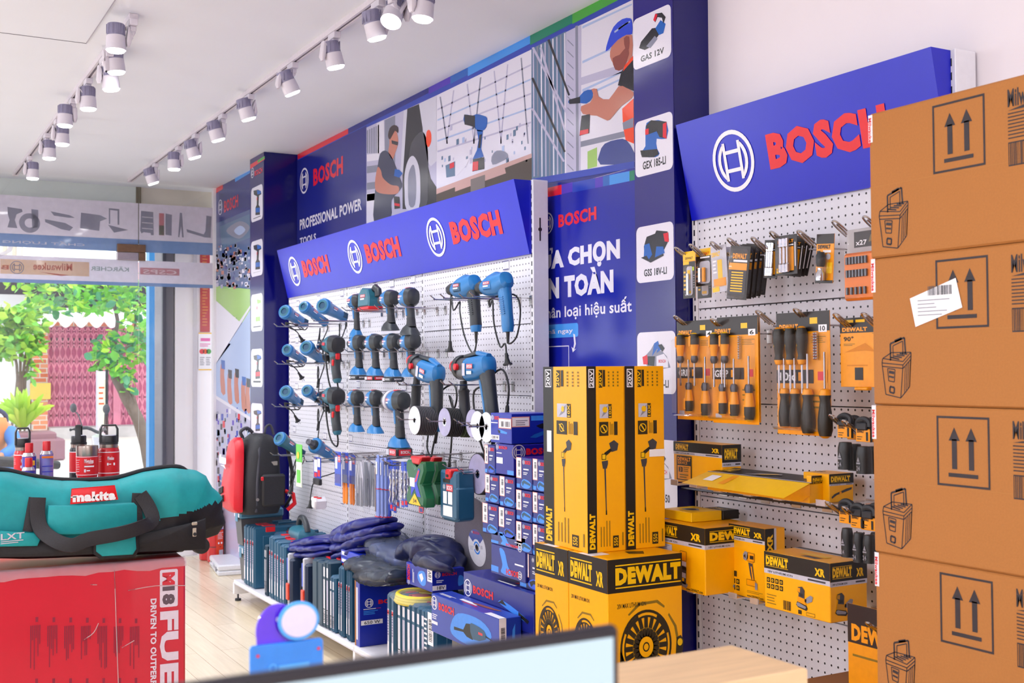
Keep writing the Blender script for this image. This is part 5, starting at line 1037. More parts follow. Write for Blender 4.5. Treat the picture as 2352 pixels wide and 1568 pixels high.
def jackets(name, lab, o, layers):
    t = thing(name, lab, 'clothing', o)
    for i, (a_, b_, th, wd, m) in enumerate(layers): layer(o, a_, b_, th, wd, i*1.7+len(lab), m).build('folded_layer', t)
    return t
o = atx(835, 1255, 2.3); za = .0
p = lambda px, py, x=2.3: tuple(atx(px, py, x)-o)
jackets('folded_jacket', 'upper stack of folded royal navy jackets against the pegboard', o, [(p(775, 1232), p(893, 1190), .035, .1, jk), (p(776, 1246), p(905, 1209), .032, .11, jk), (p(772, 1262), p(900, 1228), .028, .11, jk), (p(775, 1278), p(880, 1258), .024, .1, jk)])
o2 = atx(735, 1258, 2.27); p = lambda px, py, x=2.27: tuple(atx(px, py, x)-o2)
jackets('folded_jacket', 'lower stack of folded navy jackets lying on the rimmed cases', o2, [(p(682, 1250), p(780, 1238), .03, .11, jk), (p(676, 1264), p(784, 1251), .025, .12, jk), (p(690, 1274), p(784, 1266), .02, .11, jk)])
o3 = atx(985, 1280, 2.33); p = lambda px, py, x=2.33: tuple(atx(px, py, x)-o3)
t = thing('crumpled_jacket', 'loose crumpled dark navy jacket slumped before the giant disc', 'clothing', o3)
cushion([(p(940, 1300), .04, .02), (p(948, 1270), .09, .04), (p(975, 1258), .11, .055), (p(1005, 1266), .11, .06), (p(1028, 1290), .09, .045), (p(1044, 1312), .03, .02)], jk2, 5, .02, 26).build('body_cloth', t)
cushion([(p(950, 1290, 2.26), .02, .02), (p(985, 1286, 2.22), .05, .035), (p(1020, 1296, 2.22), .05, .03), (p(1040, 1312, 2.24), .02, .015)], jk2, 8, .015, 18).build('sleeve', t)
for i, (lab, pts, m, hh) in enumerate((('smoky bagged garment standing up against the pegboard', ((866, 1220, 2.36, .06, .02), (880, 1240, 2.34, .09, .05), (900, 1262, 2.32, .1, .06), (930, 1282, 2.3, .09, .05), (955, 1300, 2.3, .04, .02)), mat('bagged_garment', '#46527c', .25, var=.3, scale=14, bump=.5), 0),
        ('clear plastic bag of dark goods on the blue carton marked 650 W', ((812, 1300, 2.2, .05, .01), (835, 1292, 2.22, .1, .025), (870, 1300, 2.22, .11, .035), (905, 1312, 2.24, .1, .03), (930, 1325, 2.25, .05, .02)), mat('bagged_black_cloth', '#2a3244', .2, var=.4, scale=16, bump=.5), 1),
        ('thin clear bag with a grey garment lying behind the others', ((820, 1246, 2.34, .06, .012), (850, 1246, 2.34, .1, .02), (880, 1254, 2.34, .09, .02)), mat('bagged_grey_cloth', '#5e6888', .25, var=.3, scale=16, bump=.5), 2))):
    o4 = atx(pts[0][0], pts[0][1], pts[0][2]); t = thing('bagged_garment', lab, 'bagged goods', o4)
    secs = [(tuple(atx(a_, b_, c_)-o4), d_, e_) for a_, b_, c_, d_, e_ in pts]
    cushion(secs, m, i*3+2, .014, 24).build('garment', t); cushion([(s_[0], s_[1]*1.12, s_[2]*1.2+.004) for s_ in secs], bag2, i*3+3, .013, 46, 2.3).build('plastic_bag', t)
t = thing('bagged_garment', 'glossy clear bag of black cloth drooping over the blue carton front', 'bagged goods', atx(870, 1330, 2.17)); o5 = t.location
secs = [(tuple(atx(a_, b_, c_)-o5), d_, e_) for a_, b_, c_, d_, e_ in ((828, 1318, 2.16, .03, .01), (850, 1318, 2.18, .07, .03), (885, 1322, 2.2, .1, .035), (925, 1322, 2.22, .08, .03))]
cushion(secs, MATS['bagged_black_cloth'], 21, .016, 22).build('garment', t); cushion([(s_[0], s_[1]*1.15, s_[2]*1.3) for s_ in secs], bag2, 24, .013, 46, 2.3).build('plastic_bag', t)
# teal hand vacuum on a flat case
t = toolcase('flat teal case lying along the pegboard under the small vacuum', (2.24, 2.49, *(lambda a_, b_: (a_.y, b_.y))(atx(772, 1240, 2.3), atx(650, 1222, 2.3)), *(lambda z: (z-.07, z))(atx(700, 1238, 2.3).z)), style='plain', latch=False)
o6 = atx(690, 1228, 2.3); t = thing('hand_vacuum', 'small teal hand vacuum with a clear dust cup on the flat case', 'vacuum', o6)
mb = MB(); mb.loft([((0, -.14, 0), .03, .03), ((0, -.12, 0), .055, .05, 3), ((0, .0, .005), .06, .055, 3), ((0, .06, 0), .055, .05, 3)], toolteal, 18); mb.build('motor_housing', t)
mb = MB(); mb.loft([((0, .058, 0), .055, .05, 3), ((0, .12, -.005), .05, .045, 3), ((0, .16, -.015), .03, .02, 3)], mat('dust_cup_smoke', '#27384a', .1, coat=1), 16); mb.build('dust_cup', t)
mb = MB(); mb.tube([(0, .03, .05), (0, .0, .1), (0, -.06, .105), (0, -.11, .07), (0, -.13, .03)], .018, tooldk, 10, sm=4); mb.build('handle', t)
# ================================================================== stacks of cartons between the racks
def bosch_small(v):
    def f(bx):
        L = bx.L; L.rect((.0, .34), (.34, 1), wprint, 1); L.frame((.0, .34), (.34, 1), .002, mat('price_strip_coral', '#e2917f'), 2); L.bars((.12, .42), (.26, .62), 10, black, 2, rot=1); L.bars((.12, .7), (.26, .9), 10, dgrey, 2, rot=1, seed=5)
        L.emblem((.48, .86), .008, wprint); L.text('BOSCH', (.57, .8), (.92, .92), red, bold=.05); L.rect((.46, .62), (.8, .66), wprint); L.lines((.46, .46), (.75, .56), 2, wprint)
        c = sky if v % 2 == 0 else mat('glow_blue_print', '#1f58d8', .3); L.poly([(.3, .16), (.45, .32), (.75, .3), (.95, .2), (.8, .06), (.45, .05)], c, 1, sm=4); L.poly([(.35, .22), (.5, .3), (.9, .2), (.9, .14), (.5, .2), (.42, .1)], black if v % 2 else toolmid, 2); L.rect((.02, .04), (.24, .16), sky, 1)
        bx.N.rect((.0, .05), (.3, .2), sky, 1); bx.N.lines((.3, .4), (.8, .7), 4, blue)
    return f
XS = 2.18
def stackbox(lab, e, l, yt, yb, m=navyc, fn=None, dep=.2, x=XS, z0=None, grp='small blue cartons in the stack', r=None):
    b = pb(e, l, r or e+10, yt, x=x, yb=yb, z0=z0); bx = Box('carton', lab, 'carton', (b[0], b[1] if r else b[0]+dep, b[2]+.0015, b[3]-.0015, b[4]+.0008, b[5]-.0008), m, 0, grp)
    (fn or bosch_small(int(e)))(bx); bx.done(); return b
def inv(bx):
    L = bx.L; L.emblem((.85, .2), .016, wprint); L.text('BOSCH', (.8, .3), (.45, .1), red, bold=.04); L.poly([(.25, .9), (.4, .85), (.5, .4), (.62, .1), (.3, .12), (.34, .4)], sky, 1, sm=3); L.rect((0, .08), (.22, .28), sky, 1); L.rect((.7, .5), (.95, .55), wprint, 1)
mid = navyc
zb = atx(1184, 1340, XS).z; lowest = .705
nm = lambda c, r_: f'small blue carton with a barcode strip, {c} column from the rack, {r_} one'
c1 = stackbox(nm('first', 'bottom'), 1144, 1108, 1160, 1231); zc = c1[4]
s2 = stackbox('upside-down greyish blue carton under the small cartons', 1207, 1128, 1236, 1268, mat('carton_greyed_blue', '#3c4480', .4), inv, grp='upside-down cartons'); s1 = stackbox('upside-down navy carton second from the base of the stack', 1207, 1128, 1268, 1340, navyc, inv, grp='upside-down cartons')
stackbox(nm('first', 'middle'), 1146, 1114, 1092, 1158.5); stackbox(nm('first', 'top'), 1137, 1113, 1023, 1090)
stackbox(nm('second', 'lower'), 1183, 1145.5, 1170, 1241); stackbox(nm('second', 'upper'), 1182, 1147.5, 1097, 1168.5)
c3 = stackbox(nm('third', 'bottom'), 1222, 1185.5, 1203, 1274); stackbox(nm('third', 'middle'), 1222, 1185.5, 1129, 1201.5); stackbox(nm('third', 'top'), 1222, 1185.5, 1053, 1127.5)
stackbox(nm('fourth', 'bottom'), 1256, 1223.5, 1209, 1284); stackbox(nm('fourth', 'middle'), 1256, 1223.5, 1134, 1207.5); stackbox(nm('fourth', 'top'), 1256, 1223.5, 1056, 1132.5)
def f_b(bx):
    L = bx.L; L.emblem((.1, .88), .01, wprint); L.text('BOSCH', (.2, .83), (.65, .93), red, bold=.05); L.rect((.05, .68), (.35, .71), wprint); L.rect((.05, .35), (.4, .55), wprint); L.rect((.65, .02), (1, .16), sky)
    N = bx.N; N.emblem((.1, .76), .03, lgrey); N.text('BOSCH', (.25, .66), (.85, .88), red, bold=.06)
stackbox('mid-size navy carton second from the top of the blue stack', 1180, 1138, 1021.5, 1093.5, mat('carton_violet_navy', '#1a1690', .3), f_b, .22, grp='larger cartons on the blue stack')
def f_a(bx):
    L = bx.L; L.emblem((.1, .84), .01, wprint); L.text('BOSCH', (.2, .78), (.42, .9), red, bold=.05); L.rect((.4, .5), (1, .84), wprint, 2); L.frame((.4, .5), (1.0, .84), .003, mat('price_strip_coral', '#e2917f'), 3); L.bars((.52, .56), (.66, .74), 8, dgrey, 3); L.bars((.72, .56), (.94, .74), 8, dgrey, 3); L.rect((.02, .1), (.42, .26), wprint); L.text('1200 W', (.06, .13), (.38, .23), dgrey); L.poly([(.35, .4), (.45, .46), (.8, .38), (.78, .32), (.5, .34)], sky, 1); L.poly([(.34, .44), (.48, .42), (.46, .33), (.4, .33)], black, 2); L.rect((.03, .66), (.35, .69), wprint)
    N = bx.N; N.rect((0, .56), (.44, .9), wprint, 2); N.frame((0, .56), (.44, .9), .003, mat('price_strip_coral', '#e2917f'), 3); N.lines((.1, .6), (.4, .8), 3, grey, 3); N.rect((.48, .76), (.95, .92), sky); N.poly([(.45, .2), (.55, .3), (.9, .45), (.95, .35), (.6, .18)], ptb, 1); N.poly([(.6, .58), (.75, .66), (.95, .62), (.98, .4), (.7, .5)], black, 2)
stackbox('blue carton marked 1200 W with a price strip, topmost of the blue stack', 1175, 1126.5, 950, 1020.5, mat('carton_royal_blue', '#1428a4', .3), f_a, .24, r=1268, grp='larger cartons on the blue stack')
# supports of the stack, standing on the floor
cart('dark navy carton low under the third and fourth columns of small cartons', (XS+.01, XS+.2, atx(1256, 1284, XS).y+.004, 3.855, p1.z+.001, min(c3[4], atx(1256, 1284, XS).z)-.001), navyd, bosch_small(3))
# ------------------------------------------------------------------ yellow cartons
def band(g, h, lg, xr=None, strip=None, k=1):
    g.rect((0, 1-h), (1, 1), black, 1); y0, y1 = 1-h*.78, 1-h*.26
    x0, x1 = lg; g.text('DEWALT', (x0, y0), (x1, y1), yelp, 2, bold=.07)
    for yy in (y0-.02*k, y1+.01*k): g.rect((x0, yy), (x1, yy+.008*k), yelp, 2)
    if xr: g.text('XR', (xr[0], 1-h*.85), (xr[1], 1-h*.4), yelp, 2, bold=.05)
    if strip: g.rect((0, 1-h-strip), (1, 1-h), lgrey, 1); g.text('18V LITHIUM ION', (.06, 1-h-strip*.75), (.45, 1-h-strip*.3), dgrey, 2); g.lines((.68, 1-h-strip*.9), (.95, 1-h-strip*.1), 1, dgrey, 2)
inkm = mat('fan_line_ink', '#2d2410', .45); inkl = mat('fan_line_light', '#8a6a12', .45)
def fan(g, cx, cy, r, sx=1.0):
    """printed fan drawing; cx, cy fractions, r metres"""
    for ro, ri, m in ((1.08, 1.0, inkm), (.92, .86, inkm), (.56, .535, inkl), (.32, .3, inkl), (.14, .1, inkm)): g.ring((cx, cy), r*ro, r*ri, m, 2, n=40, sq=sx)
    for a_ in (0, 90, 180, 270): g.ring((cx, cy), r*1.0, r*.88, inkm, 3, a_+20, a_+62, 8, sq=sx)
    U, W = 1/g.sw*sx, 1/g.sh
    for k in range(40):
        t = 6.2832*k/40; a_, b_ = (.3, .54) if k % 2 else (.56, .86); c_, s_ = math.cos(t), math.sin(t); w_ = .006*r/.08
        q = [(cx+(c_*q1*r-s_*w_*e)*U, cy+(s_*q1*r+c_*w_*e)*W) for q1, e in ((a_, -1), (b_, -1), (b_, 1), (a_, 1))]; g.raw(q, [(0, 1, 2, 3)], inkm, 2)
    P = lambda *q: [(cx+a_*r*U, cy+b_*r*W) for a_, b_ in q]
    g.poly(P((-.75, 1.0), (-.3, 1.3), (.5, 1.32), (.8, 1.12), (.78, 1.06), (.45, 1.24), (-.25, 1.22), (-.7, .96)), inkl, 1)
    g.poly(P((.98, .9), (1.3, .5), (1.42, .0), (1.36, -.2), (1.32, .0), (1.2, .48), (.94, .84)), inkl, 1)
    g.poly(P((1.3, .15), (1.48, .2), (1.6, .05), (1.56, -.25), (1.28, -.9), (1.36, -1.2), (1.2, -1.5), (.85, -1.62), (.8, -1.3), (1.0, -1.0), (1.25, -.4)), inkm, 2); g.ring((cx+1.44*r*U, cy+.0*r*W), r*.11, 0, yelp, 3, n=16, sq=sx)
    g.poly(P((1.1, -1.25), (1.7, -1.0), (1.78, -1.35), (1.6, -1.7), (1.15, -1.68)), inkm, 2); g.poly(P((-1.08, 0), (-1.0, -.1), (-.6, -1.0), (-.2, -1.1), (-.6, -1.3), (-.9, -1.65), (-1.15, -1.65)), inkm, 2)
    g.poly(P((-.75, -1.15), (.0, -1.0), (.7, -1.0), (.85, -1.6), (-.8, -1.65)), inkl, 2); g.poly(P((-.6, -1.2), (0, -1.1), (.62, -1.08), (.75, -1.55), (-.62, -1.6)), yelp, 3); g.rect((cx-.5*r*U, cy-1.45*r*W), (cx-.25*r*U, cy-1.25*r*W), inkm, 4)
XF = 1.86
def f_fan(big):
    def f(bx):
        L, N = bx.L, bx.N; band(L, .21, (.06, .62), (.72, .9)); L.text('20V MAX LITHIUM ION', (.08, .7), (.55, .725), inkm, 2, bold=.01); fan(L, .44, .42, .075, .78)
        band(N, .21, (.1, .98)); N.text('20V MAX LITHIUM ION', (.12, .69), (.5, .72), inkm, 2, bold=.01); fan(N, .5, .43, .1, .85)
        bx.T.rect((.25, .0), (.6, .25), wprint); bx.T.poly([(.5, .5), (.7, .45), (.8, .6), (.6, .7)], inkm, 1)
    return f
e1 = atx(1395, 1286.6, XF); e2 = atx(1304.5, 1264, XF); e3 = atx(1228, 1243, XF); r1x = aty(1566, 1290, e1.y).x; ztop = e1.z
fx = (XF, r1x)
def fanbox(lab, y0, y1, z0, z1): bx = Box('carton', lab, 'carton', (*fx, y0, y1, z0, z1), yellow, 0, 'yellow fan cartons'); f_fan(0)(bx); return bx.done()
fh = .46
fanbox('large yellow fan carton, nearer one under the tall cartons', e1.y, e2.y-.002, ztop-fh, ztop); fanbox('large yellow fan carton, farther one next to the blue cartons', e2.y+.002, e3.y, ztop-fh, ztop)
fanbox('yellow fan carton on the floor under the nearer one', e1.y, e2.y-.002, 0, ztop-fh-.001); fanbox('yellow fan carton on the floor under the farther one', e2.y+.002, e3.y, 0, ztop-fh-.001)
def wand(g, x, y, s_, tilt):
    """printed pole tool: battery, motor, pipe; s_ sizes it in fractions"""
    k = g.sh/g.sw; P = lambda *q: [(x+(a_*math.cos(tilt)-b_*math.sin(tilt))*s_*k, y+(a_*math.sin(tilt)+b_*math.cos(tilt))*s_) for a_, b_ in q]
    g.poly(P((.05, .96), (.13, 1), (.2, .95), (.18, .86), (.09, .84)), dgrey, 2); g.poly(P((-.03, .83), (.07, .89), (.1, .86), (.0, .79)), black, 2); g.poly(P((-.07, .82), (.01, .82), (.02, .74), (-.06, .72)), yelp, 2); g.frame(P((-.07, .74))[0], P((.0, .82))[0], .002, inkm, 3)
    g.poly(P((-.07, .72), (.03, .73), (.03, .68), (.01, .62), (-.05, .62), (-.06, .67)), dgrey, 2); g.poly(P((-.03, .62), (-.005, .62), (.005, .06), (-.01, .06)), dgrey, 2); g.poly(P((-.012, .06), (.007, .06), (.01, 0), (-.012, 0)), black, 2)
def panel(g, x0, x1):
    """one face of a tall carton: black strip and yellow field"""
    s_ = x0+(x1-x0)*.245; g.rect((x0, 0), (s_, 1), black, 1); wd = x1-x0
    g.text('DEWALT', (x0+wd*.05, .02), (x0+wd*.2, .21), yelp, 2, bold=.07, rot=90); g.frame((x0+wd*.05, .885), (x0+wd*.2, .985), .003, wprint, 2); g.text('20V', (x0+wd*.08, .893), (x0+wd*.17, .977), wprint, 3, rot=90, bold=.03)
    f = lambda t: s_+(x1-s_)*t
    g.rect((f(.1), .885), (f(.22), .98), inkm, 2); g.text('20V', (f(.1), .89), (f(.2), .975), yelp, 3, rot=90); g.rect((f(.24), .89), (f(.32), .98), inkm, 2)
    for a_ in range(3):
        for b_ in range(5): g.rect((f(.42+a_*.16), .89+b_*.018), (f(.47+a_*.16), .9+b_*.018), inkl, 2)
    g.rect((f(.12), .72), (f(.42), .795), lgrey, 2); g.poly([(f(.18), .725), (f(.3), .77), (f(.4), .79), (f(.36), .75)], grey, 3); g.ring((f(.3), .766), .009, 0, yelp, 4, n=12); g.rect((f(.42), .72), (f(.54), .795), inkm, 2); g.text('10X', (f(.44), .725), (f(.52), .79), yelp, 3, rot=90)
    g.rect((f(.1), .625), (f(.42), .7), inkm, 2); g.ring((f(.26), .662), .013, .0105, yelp, 3, n=20); g.poly([(f(.17), .68), (f(.2), .684), (f(.35), .645), (f(.32), .641)], yelp, 3); g.lines((f(.46), .63), (f(.6), .7), 3, inkl, 2, .5, .2, 1); g.rect((f(.62), .627), (f(.74), .7), inkm, 2)
    wand(g, f(.33), .2, .4, 0); g.lines((f(.1), .03), (f(.5), .17), 4, inkl, 2, .3, .25, 1, seed=int(x0*9)+2); g.rect((f(.55), .02), (f(.75), .085), inkm, 2); g.text('550', (f(.58), .03), (f(.72), .075), yelp, 3, rot=90); g.lines((f(.86), .03), (f(.93), .1), 1, inkl, 2, .6, 0, 1)
zt = ztop+.0005
a0, al, ar = atz(1350, 1271.5, zt), atz(1250.6, 1245.5, zt), atz(1440, 1264, zt); bt = atz(1526, 1254, zt)
dv = al-a0; rot = math.degrees(math.atan2(-dv.x, dv.y)); wl = dv.length; rr_ = (ar-a0); wr = rr_.length
hz = aty(1350, 841, a0.y).z-zt
def tall(lab, o, w_, d):
    t = Box('carton', lab, 'carton', (o.x, o.x+w_, o.y, o.y+d, zt, zt+hz), yellow, rot, 'tall yellow cartons'); panel(t.L, 0, 1); panel(t.N, 0, 1)
    t.T.rect((0, .45), (1, .55), mat('packing_tape', '#c79a3a', .2, coat=.6), 1); return t
ux = V((math.cos(R(rot)), math.sin(R(rot)), 0))
sidew = min(wr, .15)
ta = tall('tall yellow carton with a printed pole tool, left one standing on the fan cartons', a0, sidew, wl); ta.L.rect((.09, .52), (.2, .64), wprint, 3); ta.done()
tb = tall('tall yellow carton with a printed pole tool, right one with a torn paper label', a0+ux*(sidew+.004)+V((0, .004, 0)), (bt-ar).length*.98, wl); tb.N.rect((.6, .5), (1, .54), wprint, 4); tb.done()
# ================================================================== yellow goods on the near rack
packy = mat('pack_card_amber', '#f59c00', .35); packk = mat('pack_card_black', '#231a17', .35, var=.1); shell_ = clear('glossy_blister', '#f2f2fa', .05, .06, .9); socketm = mat('socket_black', '#24272a', .42, var=.12)
handk = mat('driver_grip_black', '#26221c', .4); GR2 = 'peg hooks of the near rack'
def card_pack(name, lab, px0, py0, px1, py1, x, fn, rz=0, m=packy, grp='carded packs on the near rack', ext=True, tilt=0, hk=.0, th=.002):
    """carded pack facing the aisle; corner sight lines give its size in the plane x"""
    a, b = atx(px0, py1, x), atx(px1, py0, x); w_, h = abs(a.y-b.y), b.z-a.z
    t = thing(name, lab, 'tool pack', (x, (a.y+b.y)/2, b.z-.012), (R(tilt), 0, R(rz)), grp)
    mb = MB(); mb.bx(-th/2, th/2, -w_/2, w_/2, -h+.012, .012, m, .0006); g = G(mb, (-th/2, w_/2, -h+.012), (0, -w_, 0), (0, 0, h), lift=.0004); fn(g, mb, w_, h, t); mb.build('card', t, flat=True)
    return t, w_, h
def blister(t, w_, h, a, b, dep=.018, m=None, r=.008):
    mb = MB(); y0, y1 = w_/2-a[0]*w_, w_/2-b[0]*w_; mb.bx(-dep-.001, -.0015, y1, y0, -h+.012+a[1]*h, -h+.012+b[1]*h, m or shell_, r); mb.build('blister', t)
def rackhook(px, py, lab, x=2.27):
    p = atx(px, py, x-.02); hook(POST2, p.y, p.z-.03, lab, POST2-p.x, True, GR2)
# ---- top row
def f1(g, mb, w_, h, t):
    g.rect((0, .8), (1, 1), yelp); g.text('DEWALT', (.2, .83), (.8, .88), black, 2); g.rect((0, 0), (1, .78), packk); g.rect((.02, .72), (.5, .79), yelp, 2)
    for k in range(5): g.rect((.06, .18+k*.09), (.22, .22+k*.09), yelp, 2)
    g.rr((.3, .06), (.78, .68), .008, lgrey, 2); g.rect((.36, .4), (.6, .6), yelp, 3); g.rect((.34, .1), (.66, .16), yelp, 3); g.rect((.75, .58), (.9, .66), mat('lime_dot', '#c7d93a'), 2); g.lines((.82, .2), (.96, .5), 6, grey, 2)
t, w_, h = card_pack('bit_pack', 'slim black and yellow bit pack at the far left of the top row', 1570, 575, 1597, 686, 2.27, f1, th=.001); blister(t, w_, h, (.28, .05), (.8, .7)); mb = MB(); mb.cyl((-.009, -.002, -h*.85), (-.009, -.002, -h*.4), .005, steel); mb.build('bit', t)
rackhook(1558, 578, 'looped hook carrying the slim black and yellow bit pack')
def f2(g, mb, w_, h, t):
    g.rect((0, .8), (1, 1), yelp); g.text('DEWALT', (.4, .82), (.85, .9), red, 2); g.rect((0, .72), (1, .8), packk); g.rect((.3, .74), (.9, .78), wprint, 2); g.rect((0, 0), (1, .72), packk); g.rr((.25, .06), (.92, .66), .01, lgrey, 2)
    for k in range(4): g.rect((.05, .12+k*.12), (.16, .18+k*.12), packy, 2)
t, w_, h = card_pack('bit_pack', 'squarish black and yellow bit pack in front of a longer one', 1599, 568, 1634, 658, 2.29, f2, th=.001); blister(t, w_, h, (.25, .06), (.92, .66)); mb = MB(); mb.cyl((-.01, .008, -h*.8), (-.01, .008, -h*.42), .006, steel); mb.cyl((-.01, -.012, -h*.8), (-.01, -.012, -h*.42), .006, packy); mb.build('bit', t)
card_pack('bit_pack', 'longer black and yellow bit pack peeking out below the squarish one', 1603, 580, 1634, 686, 2.33, f1, th=.001); rackhook(1592, 571, 'looped hook carrying the squarish bit pack')
def f3(g, mb, w_, h, t):
    g.rect((0, 0), (1, 1), lgrey); g.text('DEWALT', (.05, .78), (.6, .88), yelp, 2, bold=.05); g.rect((.4, .3), (.7, .7), yelp, 2); g.rect((.1, .12), (.9, .3), packy, 2); g.rect((.0, .02), (.45, .14), yelp, 3); g.lines((.1, .4), (.35, .72), 4, wprint, 2)
for i, (x0, x1, rz, x) in enumerate(((1634, 1668, 0, 2.27), (1668, 1692, 25, 2.3))):
    t, w_, h = card_pack('bit_pack', f'silvery glaring blister pack, {("front", "rear")[i]} one of the two in the top row', x0, 562+i*3, x1, 673-i*3, x, f3, rz, m=lgrey, tilt=-4+i*9); blister(t, w_, h, (.08, .1), (.92, .75), .014)
rackhook(1641, 566, 'looped hook carrying the silvery blister packs')
def f4(g, mb, w_, h, t):
    g.rect((0, .7), (1, 1), packk); g.text('DEWALT', (.15, .76), (.85, .86), packy, 2, bold=.05); g.rect((.2, .7), (.9, .74), wprint, 2); g.rect((0, .55), (.9, .68), packy, 2); g.rect((0, .1), (.9, .55), dgrey, 1)
    for k in range(8): g.rect((.15, .14+k*.05), (.75, .165+k*.05), yelp, 2)
for i in range(5):
    x0 = 1684+i*10; t, w_, h = card_pack('bit_set_pack', f'clear pack of gold bits in the fanned bunch, {("front", "second", "third", "fourth", "hindmost")[i]} one', x0, 562-i, x0+36, 689-i*3, 2.25+i*.03, f4, 12+i*7, m=packk, tilt=7); blister(t, w_, h, (.02, .02), (.98, .95), .016)
rackhook(1680, 558, 'looped hook carrying the fanned clear packs', 2.25)
def f5(g, mb, w_, h, t):
    g.text('DEWALT', (.15, .8), (.85, .88), packy, 2, bold=.05); g.rect((.15, .73), (.85, .76), wprint, 2); g.rect((.2, .1), (.85, .7), packy, 1); g.rect((.08, .06), (.35, .18), yelp, 3); g.lines((.88, .2), (.96, .8), 1, wprint, 2, .5, 0, 1)
    for k in range(3):
        y = w_*(.16-k*.16); mb.lathe([(.006, 0), (.006, .022), (.004, .026), (.004, .07), (.0055, .072), (.0055, .095)], steel, (-.009, y, -h*.83), (0, 0, 1), 8)
t, w_, h = card_pack('socket_adapter_pack', 'narrow adapter pack left of the black three-bit pack', 1760, 549, 1786, 640, 2.3, f5, 10, m=packk, tilt=4); blister(t, w_, h, (.15, .08), (.85, .7))
t, w_, h = card_pack('socket_adapter_pack', 'black card with three steel adapters, front of its fanned bunch', 1781, 536, 1831, 634, 2.26, f5, m=packk); blister(t, w_, h, (.15, .08), (.88, .72))
for i in range(3): card_pack('socket_adapter_pack', f'black adapter card fanned behind the three-bit pack, {("first", "second", "third")[i]} behind', 1800+i*10, 541-i, 1842+i*10, 636-i*2, 2.32+i*.03, f5, 22+i*6, m=packk, tilt=8+i*2)
rackhook(1735, 556, 'looped hook left of the three-bit pack'); rackhook(1778, 543, 'looped hook carrying the black three-bit pack')
def f7(g, mb, w_, h, t):
    g.rect((0, .8), (1, 1), packk); g.text('DEWALT', (.1, .7), (.8, .78), packk, 2, bold=.05); g.rect((.4, .62), (.85, .67), wprint, 2); g.rect((.05, .55), (.25, .66), packk, 2); g.ring((.7, .54), .009, .0, lgrey, 2, n=12); g.rect((.62, .2), (.95, .42), yelp, 2); g.rect((0, 0), (1, .06), packk, 2)
t, w_, h = card_pack('chuck_pack', 'single orange pack with a dark chuck and a chrome socket', 1878, 534, 1917, 652, 2.28, f7, tilt=4); mb = MB(); mb.lathe([(.01, 0), (.013, .01), (.013, .03), (.009, .04)], socketm, (-.016, 0, -h*.58), (0, 0, 1), 14); mb.build('chuck', t); mb = MB(); mb.lathe([(.013, 0), (.013, .018), (.008, .026), (.008, .034)], steel, (-.016, 0, -h*.86), (0, 0, 1), 14); mb.build('socket', t); blister(t, w_, h, (.25, .06), (.85, .52), .03)
rackhook(1841, 541, 'looped hook carrying the single orange chuck pack')
def f8(g, mb, w_, h, t): g.rect((.2, .74), (1, .96), packk, 1); g.text('x27', (.25, .77), (.55, .84), wprint, 2); g.poly([(.6, .8), (.95, .85), (.9, .92), (.65, .9)], mat('pack_photo_brown', '#7d6a48'), 2)
t, w_, h = card_pack('bit_case_pack', 'orange bit case in a big clear blister beside the cardboard stack', 1948, 517, 2030, 692, 2.27, f8, m=mat('pack_card_grey', '#b7b2b4', .35)); mb = MB(); mb.bx(-.03, -.002, -w_*.5, w_*.4, -h*.94, -h*.28, mat('bit_case_orange', '#f07c10', .32), .006); mb.build('bit_case', t)
mb = MB()
for r_, n_ in ((-.44, 7), (-.62, 7), (-.86, 5)):
    for k in range(n_): mb.cyl((-.034, w_*.26-k*w_*.6/n_, h*r_), (-.034, w_*.26-k*w_*.6/n_, h*(r_+.1)), .004, gunmetal, n=8)
mb.build('bits', t); blister(t, w_, h, (0, .02), (1, .98), .036); rackhook(1922, 519, 'looped hook left of the clear bit case blister'); rackhook(1993, 509, 'looped hook carrying the clear bit case blister')
# ---- second row: screwdriver sets
def screwdriver(t, y, z, s_, up, style=0):
    """a driver held under the blister; handle up or down; every driver with its own shaft"""
    d = 1 if up else -1; mb = MB(); gm = handk
    prof = [(.004, .0), (.007, .002), (.0095, .012), (.0075, .022), (.0085, .03), (.0115, .055), (.0115, .075), (.009, .086), (.004, .09)]
    mats_ = [steel, dsteel, dsteel, packy, packy, gm, gm, yelp] if style == 0 else [packy, packy, gm, gm, gm, gm, gm, packy]
    mb.lathe([(r*s_*1.25, q*s_*1.05) for r, q in prof], mats_, (-.016, y, z), (0, 0, d), 14)
    if style == 0: mb.bx(-.032, -.02, y+.001, y+.009, z+d*.05*s_, z+d*.085*s_, packy, .002)
    else: mb.bx(-.0295, -.022, y+.003, y+.007, z+d*.045*s_, z+d*.08*s_, yelp, .001)
    o = mb.build('screwdriver', t); mb = MB(); mb.cyl((-.016, y, z), (-.016, y, z-d*.07*s_), .0032, steel, n=8); mb.build('shaft', o)
def fS(num, cap):
    def f(g, mb, w_, h, t):
        g.rect((0, .84), (1, 1), packk); g.text('DEWALT', (.06, .855), (.42, .905), packy, 2, bold=.06); g.rect((.64, .9), (.78, .95), yelp, 2); g.rect((.8, .83), (.95, .89), wprint, 2); g.text(num, (.83, .84), (.92, .88), black, 3)
        g.rect((0, .42), (.7, .53), packk, 3); g.text(cap, (.06, .44), (.36, .51), wprint, 4, bold=.03); g.rect((.42, .44), (.5, .51), packy, 4); g.rect((.72, .43), (.95, .53), packy, 3); g.rect((.78, .445), (.9, .515), tlabel, 4); g.lines((.66, .74), (.94, .8), 4, inkl, 2, .35); g.rect((.06, .05), (.2, .09), lgrey, 2); g.lines((.66, .2), (.94, .34), 3, inkl, 2, .3)
    return f
